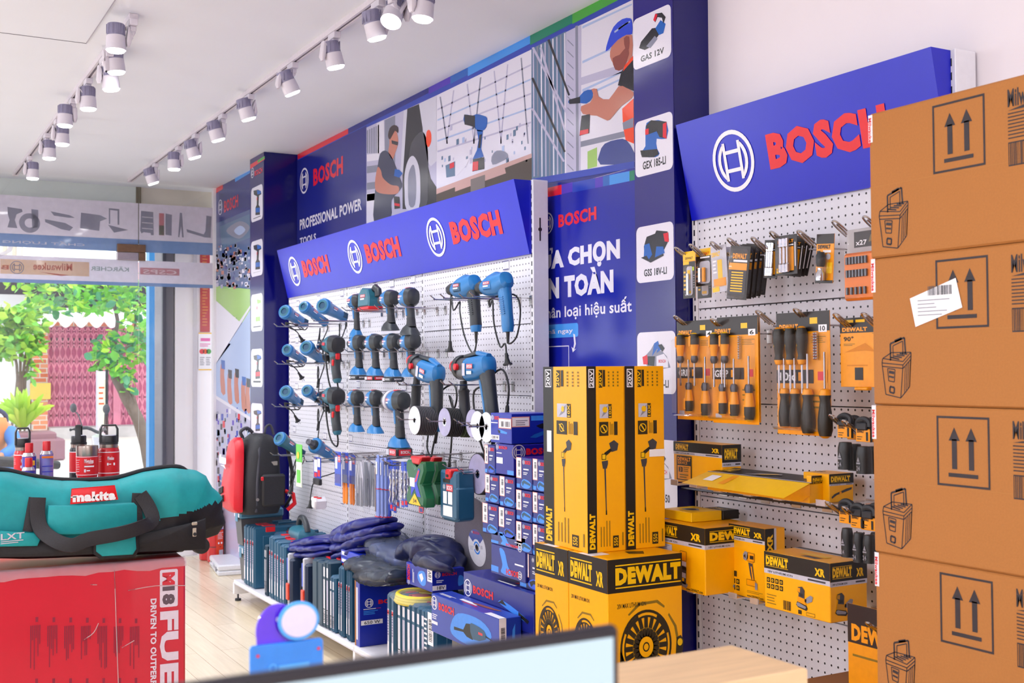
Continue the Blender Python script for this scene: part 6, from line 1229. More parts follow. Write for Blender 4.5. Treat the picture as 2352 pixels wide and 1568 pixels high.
def drvpack(lab, c0, c1, x, num, cap, tops, bots, style=0, bits=None, s_=1.0, rz=0, th=.002):
    t, w_, h = card_pack('screwdriver_set', lab, *c0, *c1, x, fS(num, cap), rz, grp='screwdriver sets on the near rack')
    Y = lambda u: w_/2-u*w_; Z = lambda v: -h+.012+v*h
    for u in tops: screwdriver(t, Y(u), Z(.57), s_, True, style)
    for u, k in bots: screwdriver(t, Y(u), Z(.38), s_*k, False, style)
    if bits:
        mb = MB()
        for r_ in range(10):
            for c_ in range(bits[2]): mb.cyl((-.008, Y(bits[0])-c_*.008, Z(.62)+r_*h*.022), (-.008, Y(bits[0])-c_*.008-.006, Z(.62)+r_*h*.022), .0038, steel, n=8)
        mb.build('bit_rack', t)
    blister(t, w_, h, (.02, .04), (.98, .82), .032); return t
drvpack('four-driver set in clear blister at the left of the second row', (1557, 733), (1640, 962), 2.26, '4', 'GRIP', (.2, .58), ((.42, 1), (.86, 1.12)))
drvpack('six-driver set with a bit ladder, second from the left', (1639, 727), (1741, 970), 2.25, '6', 'GRIP', (.12, .36), ((.3, 1), (.56, 1.05), (.88, 1.15)), bits=(.62, 0, 1))
drvpack('six-driver set hidden behind the one with a bit ladder', (1650, 723), (1745, 965), 2.33, '6', 'GRIP', (.3,), ((.9, 1.1),))
drvpack('ten-driver set with black grips, tallest pack of the second row', (1787, 712), (1906, 995), 2.25, '10', '10x', (.12, .34, .56), ((.22, 1.05), (.42, 1.05), (.66, 1.2), (.97, 1.25)), 1, (.74, 0, 2), 1.12)
for px, py, lb in ((1556, 735, 'looped hook carrying the four-driver set'), (1641, 742, 'looped hook carrying the six-driver sets'), (1746, 724, 'looped empty-ended hook between the driver sets'), (1833, 720, 'looped hook carrying the ten-driver set')): rackhook(px, py, lb, 2.25)
def f90(g, mb, w_, h, t):
    g.rect((0, .78), (1, 1), packk); g.text('DEWALT', (.05, .8), (.6, .86), packy, 2, bold=.06); g.rect((.1, .93), (.3, .97), yelp, 2); g.rect((.35, .93), (.55, .97), yelp, 2); g.text('90°', (.08, .66), (.3, .73), black, 2, bold=.02); g.poly([(.75, .76), (.82, .9), (1, 1), (1, .5)], packy, 2); g.poly([(.1, .5), (.55, .52), (.78, .5), (.55, .63)], mat('pack_print_amber_dark', '#d98200'), 1); g.rect((.32, .1), (.5, .28), packk, 2); g.rect((.15, .3), (.6, .32), mat('pack_print_amber_dark', '#d98200'), 1); g.lines((.08, .59), (.34, .63), 2, inkl)
t, w_, h = card_pack('adapter_pack', 'yellow pack printed 90 degrees, partly behind the cardboard stack', 1932, 725, 2036, 888, 2.27, f90); mb = MB(); mb.bx(-.02, -.002, -w_*.2, w_*.1, -h*.98, -h*.93, packy, .003); mb.build('tab', t)
rackhook(1925, 732, 'looped hook left on the 90 degree pack', 2.25); rackhook(1990, 731, 'looped hook right on the 90 degree pack', 2.25)
# ---- sockets on hangers
def sockets(lst, hooks, row):
    for i, (px, py, ph, x, sc) in enumerate(lst):
        a = atx(px, py, x); b = atx(px, ph, x); h = a.z-b.z; r = .0165*sc
        t = thing('impact_socket', f'black deep socket under a yellow tag, {row}, {("leftmost", "second", "third", "fourth")[i]} one', 'socket', a, group='impact sockets on the near rack')
        mb = MB(); mb.bx(-.004, .004, -.024, .024, -.034, -.0, packy, .001); g = G(mb, (-.0045, .024, -.034), (0, -.048, 0), (0, 0, .034)); g.text('DEWALT', (.1, .68), (.6, .9), black, 1, bold=.04); g.rect((.74, .1), (.88, .75), black, 1); g.lines((.1, .1), (.5, .45), 2, black, 1, .3)
        gn = G(mb, (-.004, -.0245, -.034), (.008, 0, 0), (0, 0, .034)); gn.rect((0, 0), (1, 1), black); mb.build('hang_tag', t)
        mb = MB(); mb.tube([(0, -.02, 0), (0, -.018, .018), (0, 0, .024), (0, .018, .018), (0, .02, 0)], .008, toolblk, 8, sm=3); mb.box((0, 0, .006), (.02, .036, .02), toolblk, .003); mb.build('hanger', t)
        mb = MB(); mb.lathe([(r*.55, -h+.0), (r, -h), (r, -.07), (r*.98, -.06), (r*.8, -.046), (r*.4, -.045)], socketm, n=22); g = G(mb, (-r-.0008, .008, -.092), (0, -.016, 0), (0, 0, .02)); g.poly([(.2, .4), (.8, .4), (.5, 1)], grey); g.rect((.1, .1), (.9, .3), grey); g2 = G(mb, (-r-.0008, .006, -h+.008), (0, -.012, 0), (0, 0, .012)); g2.text('24', (0, 0), (1, 1), grey); mb.build('socket', t)
    for px, py, lb in hooks: rackhook(px, py, lb, 2.24)
sockets(((1941, 975, 1077, 2.24, 1.2), (1963, 980, 1080, 2.3, 1.15), (1984, 984, 1087, 2.24, 1.25), (2006, 985, 1087, 2.3, 1.2)), ((1915, 964, 'looped hook carrying the left sockets of the upper set'), (1945, 977, 'looped hook carrying the right sockets of the upper set')), 'upper set')
sockets(((1945, 1172, 1278, 2.25, .95), (1972, 1182, 1290, 2.24, .95), (1996, 1187, 1292, 2.24, 1.0), (2012, 1182, 1292, 2.3, 1.0)), ((1907, 1163, 'looped hook carrying the left sockets of the lower set'), (1945, 1175, 'looped hook carrying the right sockets of the lower set')), 'lower set')
# ---- cartons on shelf brackets
def dwbox(lab, e, l, r, yt, yb, x, x1=None, L=None, N=None, h=.3, T=None, m=yellow):
    b = pb(e, l, r, yt, x=x, yb=yb); bx = Box('carton', lab, 'carton', (b[0], x1 or b[1], b[2], b[3], b[4], b[5]), m, 0, 'yellow and black cartons on the near rack')
    if L: L(bx.L)
    if N: N(bx.N)
    if T: T(bx.T)
    bx.done(); return b
def icons(g, x, y, s_, n, m):
    for i in range(n):
        for j in range(m): a_ = (x+i*s_*1.3*g.sh/g.sw, y-j*s_*1.3); g.rect(a_, (a_[0]+s_*g.sh/g.sw, a_[1]+s_), black, 1); g.ring((a_[0]+s_*.5*g.sh/g.sw, a_[1]+s_*.5), s_*g.sh*.28, s_*g.sh*.14, yelp, 2, n=8)
def L1(g):
    band(g, .24, (.05, .32), (.8, .95), .07); g.rect((.07, .06), (.39, .66), black, 2); g.text('DEWALT', (.09, .53), (.37, .63), packy, 3, bold=.05); g.text('SERVICE', (.09, .45), (.3, .52), packy, 3); g.rect((.09, .08), (.37, .42), packy, 3); g.rect((.12, .26), (.2, .38), black, 4); g.text('3', (.145, .275), (.18, .365), packy, 5); g.lines((.22, .26), (.35, .4), 3, inkl, 4); g.lines((.14, .1), (.33, .22), 2, inkl, 4)
b = dwbox('yellow carton with a black service badge, farthest on the upper brackets', 1658, 1547, 1702, 1022, 1119, 2.29, None, L1, lambda g: band(g, .42, (.12, .8), None, .1)); bz = b[4]
def router(g, x, y, s_):
    k = g.sh/g.sw*s_; P = lambda *q: [(x+a_*k, y+b_*s_) for a_, b_ in q]
    g.poly(P((-.02, 0), (.28, -.06), (.34, .0), (.34, .05), (.06, .1), (-.02, .06)), grey, 3); g.poly(P((.06, .05), (.28, .02), (.3, .42), (.08, .46)), dgrey, 3); g.poly(P((.08, .2), (.28, .18), (.28, .3), (.08, .32)), lgrey, 4); g.rect(P((.12, .1))[0], P((.22, .18))[0], yelp, 5); g.poly(P((.07, .48), (.3, .44), (.3, .58), (.07, .6)), lgrey, 4); g.poly(P((.06, .6), (.3, .57), (.31, .8), (.2, .86), (.06, .84)), packy, 3); g.poly(P((.08, .4), (.3, .37), (.3, .46), (.08, .49)), black, 4); g.frame(P((.06, .6))[0], P((.31, .84))[0], .0012, inkm, 4)
def L2(g): band(g, .25, (.05, .45), (.72, .92), .065); g.rect((.05, .52), (.34, .66), lgrey, 2); g.lines((.07, .54), (.3, .65), 4, grey, 3, .3); icons(g, .06, .4, .09, 3, 2); router(g, .48, .08, .62); g.text('www.DEWALT.com', (.62, .02), (.95, .06), inkm, 2)
b = dwbox('big yellow carton picturing a router on the lower brackets', 1619, 1507, 1700, 1214, 1368, 2.17, 2.38, L2, lambda g: (band(g, .25, (.08, .95), None, .065), router(g, .5, .08, .5)), h=.25)
zz = b[5]+.001
def T3(g): g.poly([(.3, .3), (.6, .25), (.75, .5), (.5, .7), (.3, .6)], grey, 1); g.poly([(.36, .36), (.58, .34), (.66, .5), (.5, .6)], inkm, 2)
p_ = atz(1588, 1200, zz); pl = atz(1541, 1187, zz); pr = atz(1645, 1193, zz)
cart('small flat yellow carton lying on the router carton', (p_.x, p_.x+.12, p_.y, p_.y+abs(pl.y-p_.y), zz, zz+.03), yelp, lambda bx: T3(bx.T), grp='yellow and black cartons on the near rack')
cart('little black carton on the router carton behind the flat yellow one', (p_.x+.124, p_.x+.19, p_.y-.0, p_.y+.1, zz, zz+.028), black, lambda bx: bx.T.text('DEWALT', (.2, .2), (.8, .6), yelp), grp='yellow and black cartons on the near rack')
def wrench_art(g, x, y, s_):
    k = g.sh/g.sw*s_; P = lambda *q: [(x+a_*k, y+b_*s_) for a_, b_ in q]
    g.poly(P((-.02, .74), (.05, .82), (.14, .8), (.16, .68), (.08, .6), (-.01, .64)), grey, 3); g.poly(P((.0, .7), (.06, .76), (.08, .66)), black, 4); g.poly(P((.1, .62), (.14, .82), (.36, .8), (.38, .66), (.3, .56)), packy, 3); g.frame(P((.14, .6))[0], P((.37, .8))[0], .001, inkm, 4); g.rect(P((.22, .66))[0], P((.34, .74))[0], black, 4); g.poly(P((.16, .58), (.3, .56), (.36, .2), (.28, .18), (.22, .3)), dgrey, 3); g.poly(P((.24, .5), (.28, .5), (.34, .2), (.3, .2)), packy, 4); g.poly(P((.1, .2), (.36, .22), (.46, .12), (.44, .02), (.12, .06)), packy, 3); g.frame(P((.1, .06))[0], P((.42, .2))[0], .001, inkm, 4); g.poly(P((.38, .0), (.46, .0), (.46, .14), (.38, .16)), grey, 4)
def L4(g): band(g, .17, (.04, .6), (.7, .93), .05); icons(g, .08, .16, .07, 2, 2); g.rect((.08, .26), (.22, .34), inkm, 2); wrench_art(g, .42, .14, .62); g.text('www.DEWALT.com', (.5, .02), (.95, .05), inkm, 2); g.lines((.5, .07), (.95, .11), 2, inkl, 2, .3)
def N4(g): g.rect((0, 0), (.45, 1), black, 1); g.text('XR', (.1, .68), (.38, .92), yelp, 2, rot=90, bold=.05); g.rect((.45, 0), (.56, 1), lgrey, 1)
dwbox('upright yellow carton picturing a compact impact wrench', 1756.5, 1674, 1803, 1215, 1382, 2.28, None, L4, N4)
def sander(g, x, y, s_, c=packy):
    k = g.sh/g.sw*s_; P = lambda *q: [(x+a_*k, y+b_*s_) for a_, b_ in q]
    g.poly(P((0, .08), (.1, .0), (.5, -.06), (.56, .02), (.5, .12), (.06, .2)), black, 3); g.poly(P((.02, .12), (.08, .04), (.46, .0), (.5, .08), (.1, .18)), grey, 4); g.poly(P((.06, .2), (.08, .38), (.4, .34), (.5, .12), (.3, .1)), c, 3); g.poly(P((.06, .56), (.1, .7), (.3, .74), (.42, .62), (.4, .34), (.12, .38), (.14, .5)), dgrey, 3); g.poly(P((.06, .56), (.1, .68), (.22, .68), (.2, .52)), c, 4); g.rect(P((.2, .4))[0], P((.34, .5))[0], black, 4); g.poly(P((.46, .24), (.54, .2), (.78, .3), (.82, .46), (.7, .5), (.5, .38)), grey, 3); g.poly(P((.42, .24), (.5, .22), (.52, .34), (.44, .34)), black, 3)
def L5(g): band(g, .3, (.03, .38), (.78, .93), .085); icons(g, .04, .46, .085, 4, 2); g.bars((.3, .04), (.42, .2), 14, inkm, 2); g.lines((.04, .06), (.2, .26), 4, inkl, 2, .3); sander(g, .5, .14, .5); g.rect((.53, .03), (.58, .1), inkm, 2); g.frame((.65, .03), (.78, .09), .001, inkm, 2)
def N5(g): band(g, .32, (.06, .58), (.7, .9), .08); sander(g, .12, .12, .5, mat('sander_dim_amber', '#b98418'))
def T5(g): g.rect((0, .86), (1, 1), black); g.rect((.35, .35), (.75, .55), yelp, 2); g.rect((0, .8), (1, .86), lgrey, 1); g.poly([(.45, .2), (.7, .15), (.75, .3), (.5, .32)], dgrey, 1)
b5 = dwbox('yellow carton picturing a sander, rightmost on the lower brackets', 1906, 1755.5, 1991, 1294, 1431, 2.2, None, L5, N5, T=T5)
# long open carton with its lid flap hanging out
b = pb(1858.8, 1624.6, 1864, 1112, x=2.25, yb=1155.6); zb = b[4]; x0, y0, y1, z1 = b[0], b[2], b[3], b[5]
t = thing('carton', 'long open yellow carton with its lid flap jutting towards the aisle', 'carton', (x0, y0, zb), group='yellow and black cartons on the near rack'); d_, h_ = y1-y0, z1-zb
mb = MB(); mb.bx(0, .09, 0, d_, 0, h_, yellow, .001); mb.build('carton', t)
mb = MB(); vs = [(-.075, .02, h_-.035), (-.075, d_+.03, h_-.03), (.0, d_-.0, h_+.003), (.0, -.004, h_+.003), (.09, d_-.01, h_+.012), (.09, -.0, h_+.012)]; mb.add(vs, [(0, 1, 2, 3)][:1], yelp); mb.add(vs, [(3, 2, 4, 5)], black)
g = G(mb, (-.0, d_, h_+.0035), (0, -d_-.004, 0), (.09, 0, .0095)); g.text('DEWALT', (.03, .3), (.18, .75), yelp, 2, bold=.06); g.text('XR', (.9, .2), (.98, .6), yelp, 2); g.rect((0, 0), (1, .08), lgrey); g.poly([(.32, .1), (.45, .3), (.62, .55), (.6, .7), (.42, .5)], grey, 2); g.poly([(.42, .3), (.5, .35), (.6, .6), (.56, .62)], yelp, 3)
g2 = G(mb, (-.075, d_+.03, h_-.03), (0, -d_-.01, -.005), (.075, -.026, .034)); g2.rect((.12, .4), (.22, .8), wprint, 2); g2.rect((.3, .3), (.36, .95), mat('pack_card_amber', '#f59c00'), 1)
mb.build('lid_flap', t, flat=True)
mb = MB(); mb.add([(-.074, .021, h_-.035), (.0, -.002, h_), (.0, -.002, h_-.03), (-.03, .0, h_-.045)], [(0, 1, 2, 3)], packy); mb.build('side_flap', t, flat=True)
def N6(g): band(g, .35, (.06, .85), None, .06); g.poly([(.1, .14), (.3, .26), (.9, .42), (.92, .5), (.7, .46), (.2, .3), (.08, .2)], dgrey, 2); g.poly([(.4, .26), (.5, .3), (.48, .38), (.4, .36)], packy, 3)
for lab, l, r, yt, yb, x in (('small yellow carton picturing a cordless saw, beside the long open one', 1864.5, 1903, 1093, 1155, 2.262), ('small yellow carton picturing a cordless saw, rightmost on the upper brackets', 1905, 1961, 1089, 1155, 2.3)):
    p0_ = atx(l, yb, x); q_ = aty(r, yb, p0_.y); bx = Box('carton', lab, 'carton', (x, q_.x, p0_.y, p0_.y+.1 if l > 1900 else y0-.002 if y0-.002-p0_.y > .02 else p0_.y+.02, zb, aty(l, yt, p0_.y).z), yellow, 0, 'yellow and black cartons on the near rack'); N6(bx.N); bx.T.text('XR', (.1, .3), (.4, .6), black); bx.done()
brk = mat('bracket_white_steel', '#dcd8d8', .25, .6)
def bracket(y, z, xt, lab):
    t = thing('shelf_bracket', lab, 'shelf bracket', (POST2, y, z), group='shelf brackets on the near rack'); n_ = xt-POST2
    mb = MB(); mb.bx(n_, 0, -.018, .018, -.004, 0, brk, .001); mb.bx(n_-.004, n_, -.018, .018, -.004, .014, brk, .001); mb.build('arm', t); mb = MB(); mb.bx(-.004, 0, -.02, .02, -.05, .004, brk, .001); mb.build('back_plate', t)
for k, px in enumerate((1562, 1605)): bracket(atx(px, 1122, 2.27).y, bz-.002, 2.25, f'white steel bracket under the service badge carton, {("left", "right")[k]} one')
for k, px in enumerate((1690, 1760, 1830, 1930)): bracket(atx(px, 1150, 2.33).y, zb-.001, 2.26, f'white steel bracket under the long open carton row, {("first", "second", "third", "fourth")[k]} from the left')
zl = [o for o in bpy.data.objects if o.get('label', '').startswith('big yellow carton picturing a router')][0].location.z
for k, px in enumerate((1530, 1600)): bracket(atx(px, 1355, 2.2).y, zl-.001, 2.18, f'white steel bracket under the router carton, {("left", "right")[k]} one')
zu = [o for o in bpy.data.objects if o.get('label', '').startswith('upright yellow carton')][0].location.z
for k, px in enumerate((1690, 1740)): bracket(atx(px, 1372, 2.26).y, zu-.001, 2.25, f'white steel bracket under the compact wrench carton, {("left", "right")[k]} one')
for k, px in enumerate((1790, 1860)): bracket(atx(px, 1405, 2.2).y, b5[4]-.001, 2.22, f'white steel bracket under the sander carton, {("left", "right")[k]} one')
t = thing('hang_rail', 'thin dark steel rail under the long open carton', 'rail', (2.4, atx(1960, 1170, 2.4).y, zb-.03)); mb = MB(); mb.cyl((0, 0, 0), (0, .78, 0), .004, dsteel); 
for k in (.02, .4, .76): mb.cyl((0, k, 0), (.05, k, 0), .004, dsteel)
mb.build('bar', t)
def f9(g, mb, w_, h, t): g.rect((0, .68), (1, 1), packk); g.text('DEWALT', (.08, .7), (1.2, .84), packy, 2, bold=.06); g.lines((.1, .56), (.7, .6), 1, inkl)
t, w_, h = card_pack('tape_pack', 'yellow pack at the bottom right corner of the near rack', 1951, 1410, 2060, 1660, 2.22, f9); mb = MB(); mb.loft([((-.02, 0, -h*.98), .03, .02, 3), ((-.025, 0, -h*.9), .045, .026, 3), ((-.025, 0, -h*.7), .045, .026, 3), ((-.02, 0, -h*.64), .025, .018, 3)], yelp, 18, up=(1, 0, 0)); mb.build('tape_body', t); rackhook(2000, 1440, 'looped hook carrying the corner yellow pack', 2.21)
# ================================================================== cardboard stack, counter, monitor, red carton, bag, bottles
inkb = mat('carton_ink', '#2a2126', .6, var=.15)
XC = 1.91; yfar = atx(2003, 860, XC).y; LEN = .62
zs = [atx(1997+k*4, py, XC).z for k, py in enumerate((262, 592, 930, 1267))]; hcb = (zs[0]-zs[3])/3
tape = mat('white_red_tape', '#e9e2e8', .4)
def cooler(g, x, y, s_):
    """line drawing of a carry box"""
    k = s_*g.sh/g.sw; P = lambda q: (x+q[0]*k, y+q[1]*s_)
    def ln(pts, t=.0022):
        for a_, b_ in zip(pts, pts[1:]):
            a_, b_ = P(a_), P(b_); A, B = V((a_[0]*g.sw, a_[1]*g.sh)), V((b_[0]*g.sw, b_[1]*g.sh)); d = (B-A).normalized(); n = V((-d.y, d.x))*t/2
            g.raw([((v.x)/g.sw, (v.y)/g.sh) for v in (A-n, B-n, B+n, A+n)], [(0, 1, 2, 3)], inkb, 1)
    ln([(0, .62), (.08, .06), (.42, 0), (.48, .58), (0, .62)]); ln([(.42, 0), (.62, .2), (.66, .74), (.48, .58)]); ln([(0, .62), (.02, .7), (.22, .8), (.66, .8), (.66, .74)]); ln([(.0, .56), (.48, .52), (.66, .68)]); ln([(.02, .7), (.48, .64), (.66, .8)])
    ln([(.2, .66), (.2, .96), (.52, 1.06), (.54, .78)], .004); ln([(.26, .7), (.26, .92), (.48, 1.0), (.48, .76)]); ln([(.3, 1.0), (.46, 1.05)], .006)
    for k_ in range(4): ln([(.5+k_*.04, .1+k_*.04), (.53+k_*.04, .55+k_*.04)], .0016); ln([(.2+k_*.07, .72+k_*.02), (.4+k_*.06, .68+k_*.03)], .003)
    ln([(.13, .52), (.15, .3), (.28, .28), (.3, .5), (.13, .52)]); ln([(.16, .46), (.28, .44)], .006); ln([(.16, .38), (.27, .36)], .004); ln([(.17, .1), (.27, .08), (.28, .18), (.18, .2), (.17, .1)], .004)
labs = ['topmost', 'second from the top', 'third from the top', 'fourth from the top', 'fifth from the top', 'lowest']
for i in range(6):
    z1 = zs[0]-hcb*i; z0 = z1-hcb+.001 if i < 5 else 0
    if z0 < 0: z0 = 0
    bx = Box('shipping_carton', f'brown shipping carton with two arrows, {labs[i]} of the tall stack' + (', address label' if i == 1 else ''), 'carton', (XC+(.0, .002, -.002, .0, .003, .0)[i], XC+.36, yfar-LEN, yfar, z0, z1), card, 0, 'brown cartons in the tall stack', .004)
    L = bx.L; hh = bx.h; S_ = bx.d
    u = lambda m: m/S_
    py_ = lambda px: (yfar-atx(px, 600, XC).y)/S_
    fx0, fx1, fy0, fy1 = py_(2147), py_(2268), .5, .945
    L.frame((fx0, fy0), (fx1, fy1), .0045, inkb, 1)
    for k in (.34, .66): c_ = fx0+(fx1-fx0)*k; L.rect((c_-u(.0062), fy0+.11), (c_+u(.0062), fy0+.3), inkb, 1); L.poly([(c_-u(.0135), fy0+.29), (c_+u(.0135), fy0+.29), (c_, fy0+.375)], inkb, 1)
    L.rect((fx0+(fx1-fx0)*.22, fy0+.06), (fx0+(fx1-fx0)*.78, fy0+.085), inkb, 1)
    cooler(L, py_(2021), .05, .38)
    L.text('Milwaukee', (py_(2321), .82), (py_(2420), .93), inkb, 1, bold=.03); L.poly([(py_(2321), .8), (py_(2400), .84), (py_(2410), .8)], inkb, 1); L.lines((py_(2321), .62), (py_(2420), .79), 8, inkb, 1, .35, .2); L.bars((py_(2321), .47), (py_(2410), .6), 22, inkb, 1); L.rect((py_(2321), .6), (py_(2420), .608), inkb, 1); L.rect((py_(2321), .462), (py_(2420), .47), inkb, 1)
    L.rect((0, .77 if i else .8), (u(.012), 1 if i else .99), tape, 1); L.text('Milwaukee', (u(.001), .78), (u(.009), .97), red, 2, rot=-90, bold=.03)
    L.rect((0, .488), (1, .492), mat('carton_crease', '#b07538', .8), .5)
    if i == 1:
        L.poly([(py_(2088), .71), (py_(2100), .52), (py_(2208), .63), (py_(2194), .82)], wprint, 3); L.bars((py_(2130), .72), (py_(2185), .78), 18, dgrey, 4); L.lines((py_(2106), .58), (py_(2186), .7), 5, grey, 4, .25, .6)
    bx.done()
# brown carton low beside the near rack
a = atz(1780, 1500, .62); bx = Box('shipping_carton', 'brown carton lying low behind the counter with dark arrow prints', 'carton', (2.0, 2.4, 1.85, 2.36, .142, .66), mat('cardboard_dark', '#9a6232', .75, var=.05, scale=220), 0); bx.T.poly([(.2, .35), (.35, .5), (.3, .55), (.5, .6), (.45, .45), (.4, .48), (.27, .3)], inkb); bx.T.rect((.2, .8), (.4, .9), inkb); bx.done()
# ---- cashier counter: desk and raised ledge
oak = mat('counter_oak', '#d8b58a', .4, var=.12, scale=6, stretch=(1.2, 14, 14)); oak2 = mat('counter_edge_oak', '#a98c86', .45, var=.1, scale=8); oakd = mat('counter_front_oak', '#c7a27a', .45, var=.1, scale=6, stretch=(10, 10, 1.2))
ZC = 1.12; c0 = atz(1680, 1480, ZC); c1 = atz(1860, 1533, ZC)
t = thing('cashier_counter', 'light oak cashier counter with a raised ledge in the foreground', 'counter', (0, c0.y, 0)); X1 = c0.x; dY = c0.y-c1.y
mb = MB(); mb.prism([(-1.0, -dY), (X1+.0, -dY), (X1, 0), (-1.0, 0)], (0, 0, ZC-.02), (1, 0, 0), (0, 1, 0), .04, oak, .002); mb.build('ledge_top', t)
mb = MB(); mb.bx(-1.0, X1-.02, -dY+.03, -.02, 0, ZC-.041, oakd); mb.build('front_panel', t)
mb = MB(); mb.bx(-1.0, X1-.03, -.95, -dY+.029, .72, .75, oak, .003); mb.build('desk_top', t)
mb = MB(); mb.bx(-1.0, -.96, -.93, -dY+.029, 0, .719, oakd); mb.build('side_panel', t); mb = MB(); mb.bx(X1-.07, X1-.03, -.93, -dY+.029, 0, .719, oakd); mb.build('side_panel', t)
# ---- monitor seen from its front, standing on the desk
YM = .66; m1 = aty(1424, 1436, YM); W_, H_ = .62, .36
bez = mat('monitor_bezel', '#17131c', .35); bezs = mat('monitor_side', '#2b2730', .4)
def screenmat():
    m = mat('lit_screen', '#cfe4f0', .3, emit=.95); return m
t = thing('computer_monitor', 'black thin-bezel computer monitor showing a pale web page, in the foreground', 'monitor', (m1.x-W_/2, YM, .75))
zt_ = m1.z-.75
mb = MB(); mb.bx(-W_/2, W_/2, .0, .011, zt_-H_, zt_, bez, .003); mb.build('bezel', t)
mb = MB(); g = G(mb, (-W_/2+.006, -.0006, zt_-H_+.012), (W_-.012, 0, 0), (0, 0, H_-.019)); g.rect((0, 0), (1, 1), screenmat(), 0)
se = lambda n_, h_: mat(n_, h_, .25, emit=.85)
g.ring((.93, .8), .0095, 0, se('screen_avatar_brown', '#8a6a58'), 1, n=16); g.ring((.933, .805), .0045, 0, se('screen_avatar_red', '#b8564e'), 2, n=12); g.lines((.86, .9), (.985, .912), 1, se('screen_text_grey', '#94a4b8'), 1, .8, 0); g.rect((.76, .9), (.775, .93), se('screen_icon_blue', '#6fb7ee'), 1)
for k in range(3): g.rect((.68+k*.025, .905), (.686+k*.025, .917), se('screen_icon_grey', '#9fb0c4'), 1)
g.rect((.5, .1), (.82, .82), se('screen_panel', '#c2d9ea'), 1); g.lines((.9, .55), (.985, .7), 2, se('screen_text_grey', '#94a4b8'), 1, .15); g.rect((.84, .9), (.845, .91), se('screen_icon_grey', '#9fb0c4'), 1)
mb.build('screen', t, flat=True)
mb = MB(); mb.bx(-.03, .03, .0105, .055, .02, zt_-.12, bezs, .004); mb.build('stand_neck', t); mb = MB(); mb.prism(rrect(.24, .18, .03), (0, .03, .006), (1, 0, 0), (0, 1, 0), .012, bezs, .002); mb.build('stand_base', t)
# ---- acrylic card stand on the ledge
s0 = atz(655, 1568, ZC); YS = c0.y-.04
al, ar_ = aty(573, 1490, YS), aty(741, 1463, YS); w_ = ar_.x-al.x
acb = mat('acrylic_blue', '#1c7fe0', .12, coat=.6); acp = mat('acrylic_violet', '#5a2ad8', .12, coat=.6); acw = mat('acrylic_pale', '#d5cfee', .15, coat=.6); aci = mat('acrylic_indigo', '#3a2ce0', .12, coat=.6); acl = mat('acrylic_rim_sky', '#49a6f2', .12, coat=.6)
t = thing('card_stand', 'blue and violet acrylic card stand with rounded toppers behind the monitor', 'card stand', (al.x, YS, ZC)); zt_ = ar_.z-ZC
mb = MB(); mb.prism(rrect(w_, zt_, .004, x=w_/2, y=zt_/2), (0, 0, 0), (1, 0, 0), (0, 0, 1), .004, acb, .0008); g = G(mb, (0, -.0022, 0), (w_, 0, 0), (0, 0, zt_)); g.rect((.8, 0), (1, .55), aci, 1); g.rr((.16, -.0), (.82, .55), .002, acw, 2); g.ring((.1, .88), .0018, 0, tlabel, 2, n=10); g.ring((.93, .88), .0018, 0, tlabel, 2, n=10); g.ring((.3, .72), .0045, .0028, acl, 2, n=14); g.lines((.38, .68), (.8, .76), 1, acl, 2, .8, 0); mb.build('panel', t)
vx, vz = aty(640, 1440, YS), aty(683, 1423, YS); rv = (aty(640, 1440, YS)-aty(592, 1440, YS)).length; rw = (aty(683, 1423, YS)-aty(726, 1423, YS)).length
mb = MB(); mb.prism([(rv*1.05*math.cos(R(a_)), rv*1.25*math.sin(R(a_))) for a_ in range(-20, 200, 12)]+[(-rv, -.02), (rv, -.02)], (vx.x-al.x, .0035, vx.z-ZC-.004), (1, 0, 0), (0, 0, 1), .003, acp, .0006); g = G(mb, (vx.x-al.x-rv, .0018, vx.z-ZC), (rv*2, 0, 0), (0, 0, rv)); g.ring((.5, .35), .0028, 0, acw, 1, n=12); mb.build('violet_topper', t)
mb = MB(); mb.prism([(rw*1.08*math.cos(R(a_)), rw*.98*math.sin(R(a_))) for a_ in range(0, 360, 12)], (vz.x-al.x, -.004, vz.z-ZC), (1, 0, 0), (0, 0, 1), .003, acl, .0006); mb.prism([(rw*.92*math.cos(R(a_)), rw*.82*math.sin(R(a_))) for a_ in range(0, 360, 12)], (vz.x-al.x, -.006, vz.z-ZC), (1, 0, 0), (0, 0, 1), .002, acw, .0006)
mb.build('pale_topper', t)
mb = MB(); mb.bx(0, w_, -.02, .03, 0, .003, acb, .001); mb.build('foot', t)
# ---- big red carton wrapped in plastic
rb = mat('carton_red', '#cc1234', .28, var=.06, scale=5, coat=.35); rbt = mat('carton_red_top', '#d40d12', .35); wlet = mat('carton_lettering', '#dccfe0', .35); glet = mat('carton_lettering_grey', '#5c4a58', .35); finep = mat('carton_fine_print', '#8e1a3a', .4)
YB = 4.05; q1 = aty(426, 1284, YB); ZB = q1.z; q0 = aty(0, 1313, YB); ang = -3.2
t = thing('red_carton', 'big red cardboard carton wrapped in clear plastic in the left foreground', 'carton', (q1.x, q1.y, 0), (0, 0, R(ang)))
Wb, Db = 1.15, .5; mb = MB(); mb.bx(-Wb, 0, 0, Db, 0, ZB, rb, .006); g = G(mb, (-Wb, -.0, 0), (Wb, 0, 0), (0, 0, ZB), lift=.0008)
u = lambda m: 1-m/Wb; v = lambda m: 1-m/ZB
def vt(s_, x0, x1, y0, y1, m, b=.03): g.text(s_, (u(x0), v(y1)), (u(x1), v(y0)), m, 3, rot=-90, bold=b)
g.rr((u(.086), v(.158)), (u(.026), v(.03)), .006, wlet, 2); g.rect((u(.079), v(.1)), (u(.036), v(.04)), rb, 2.5) if False else None
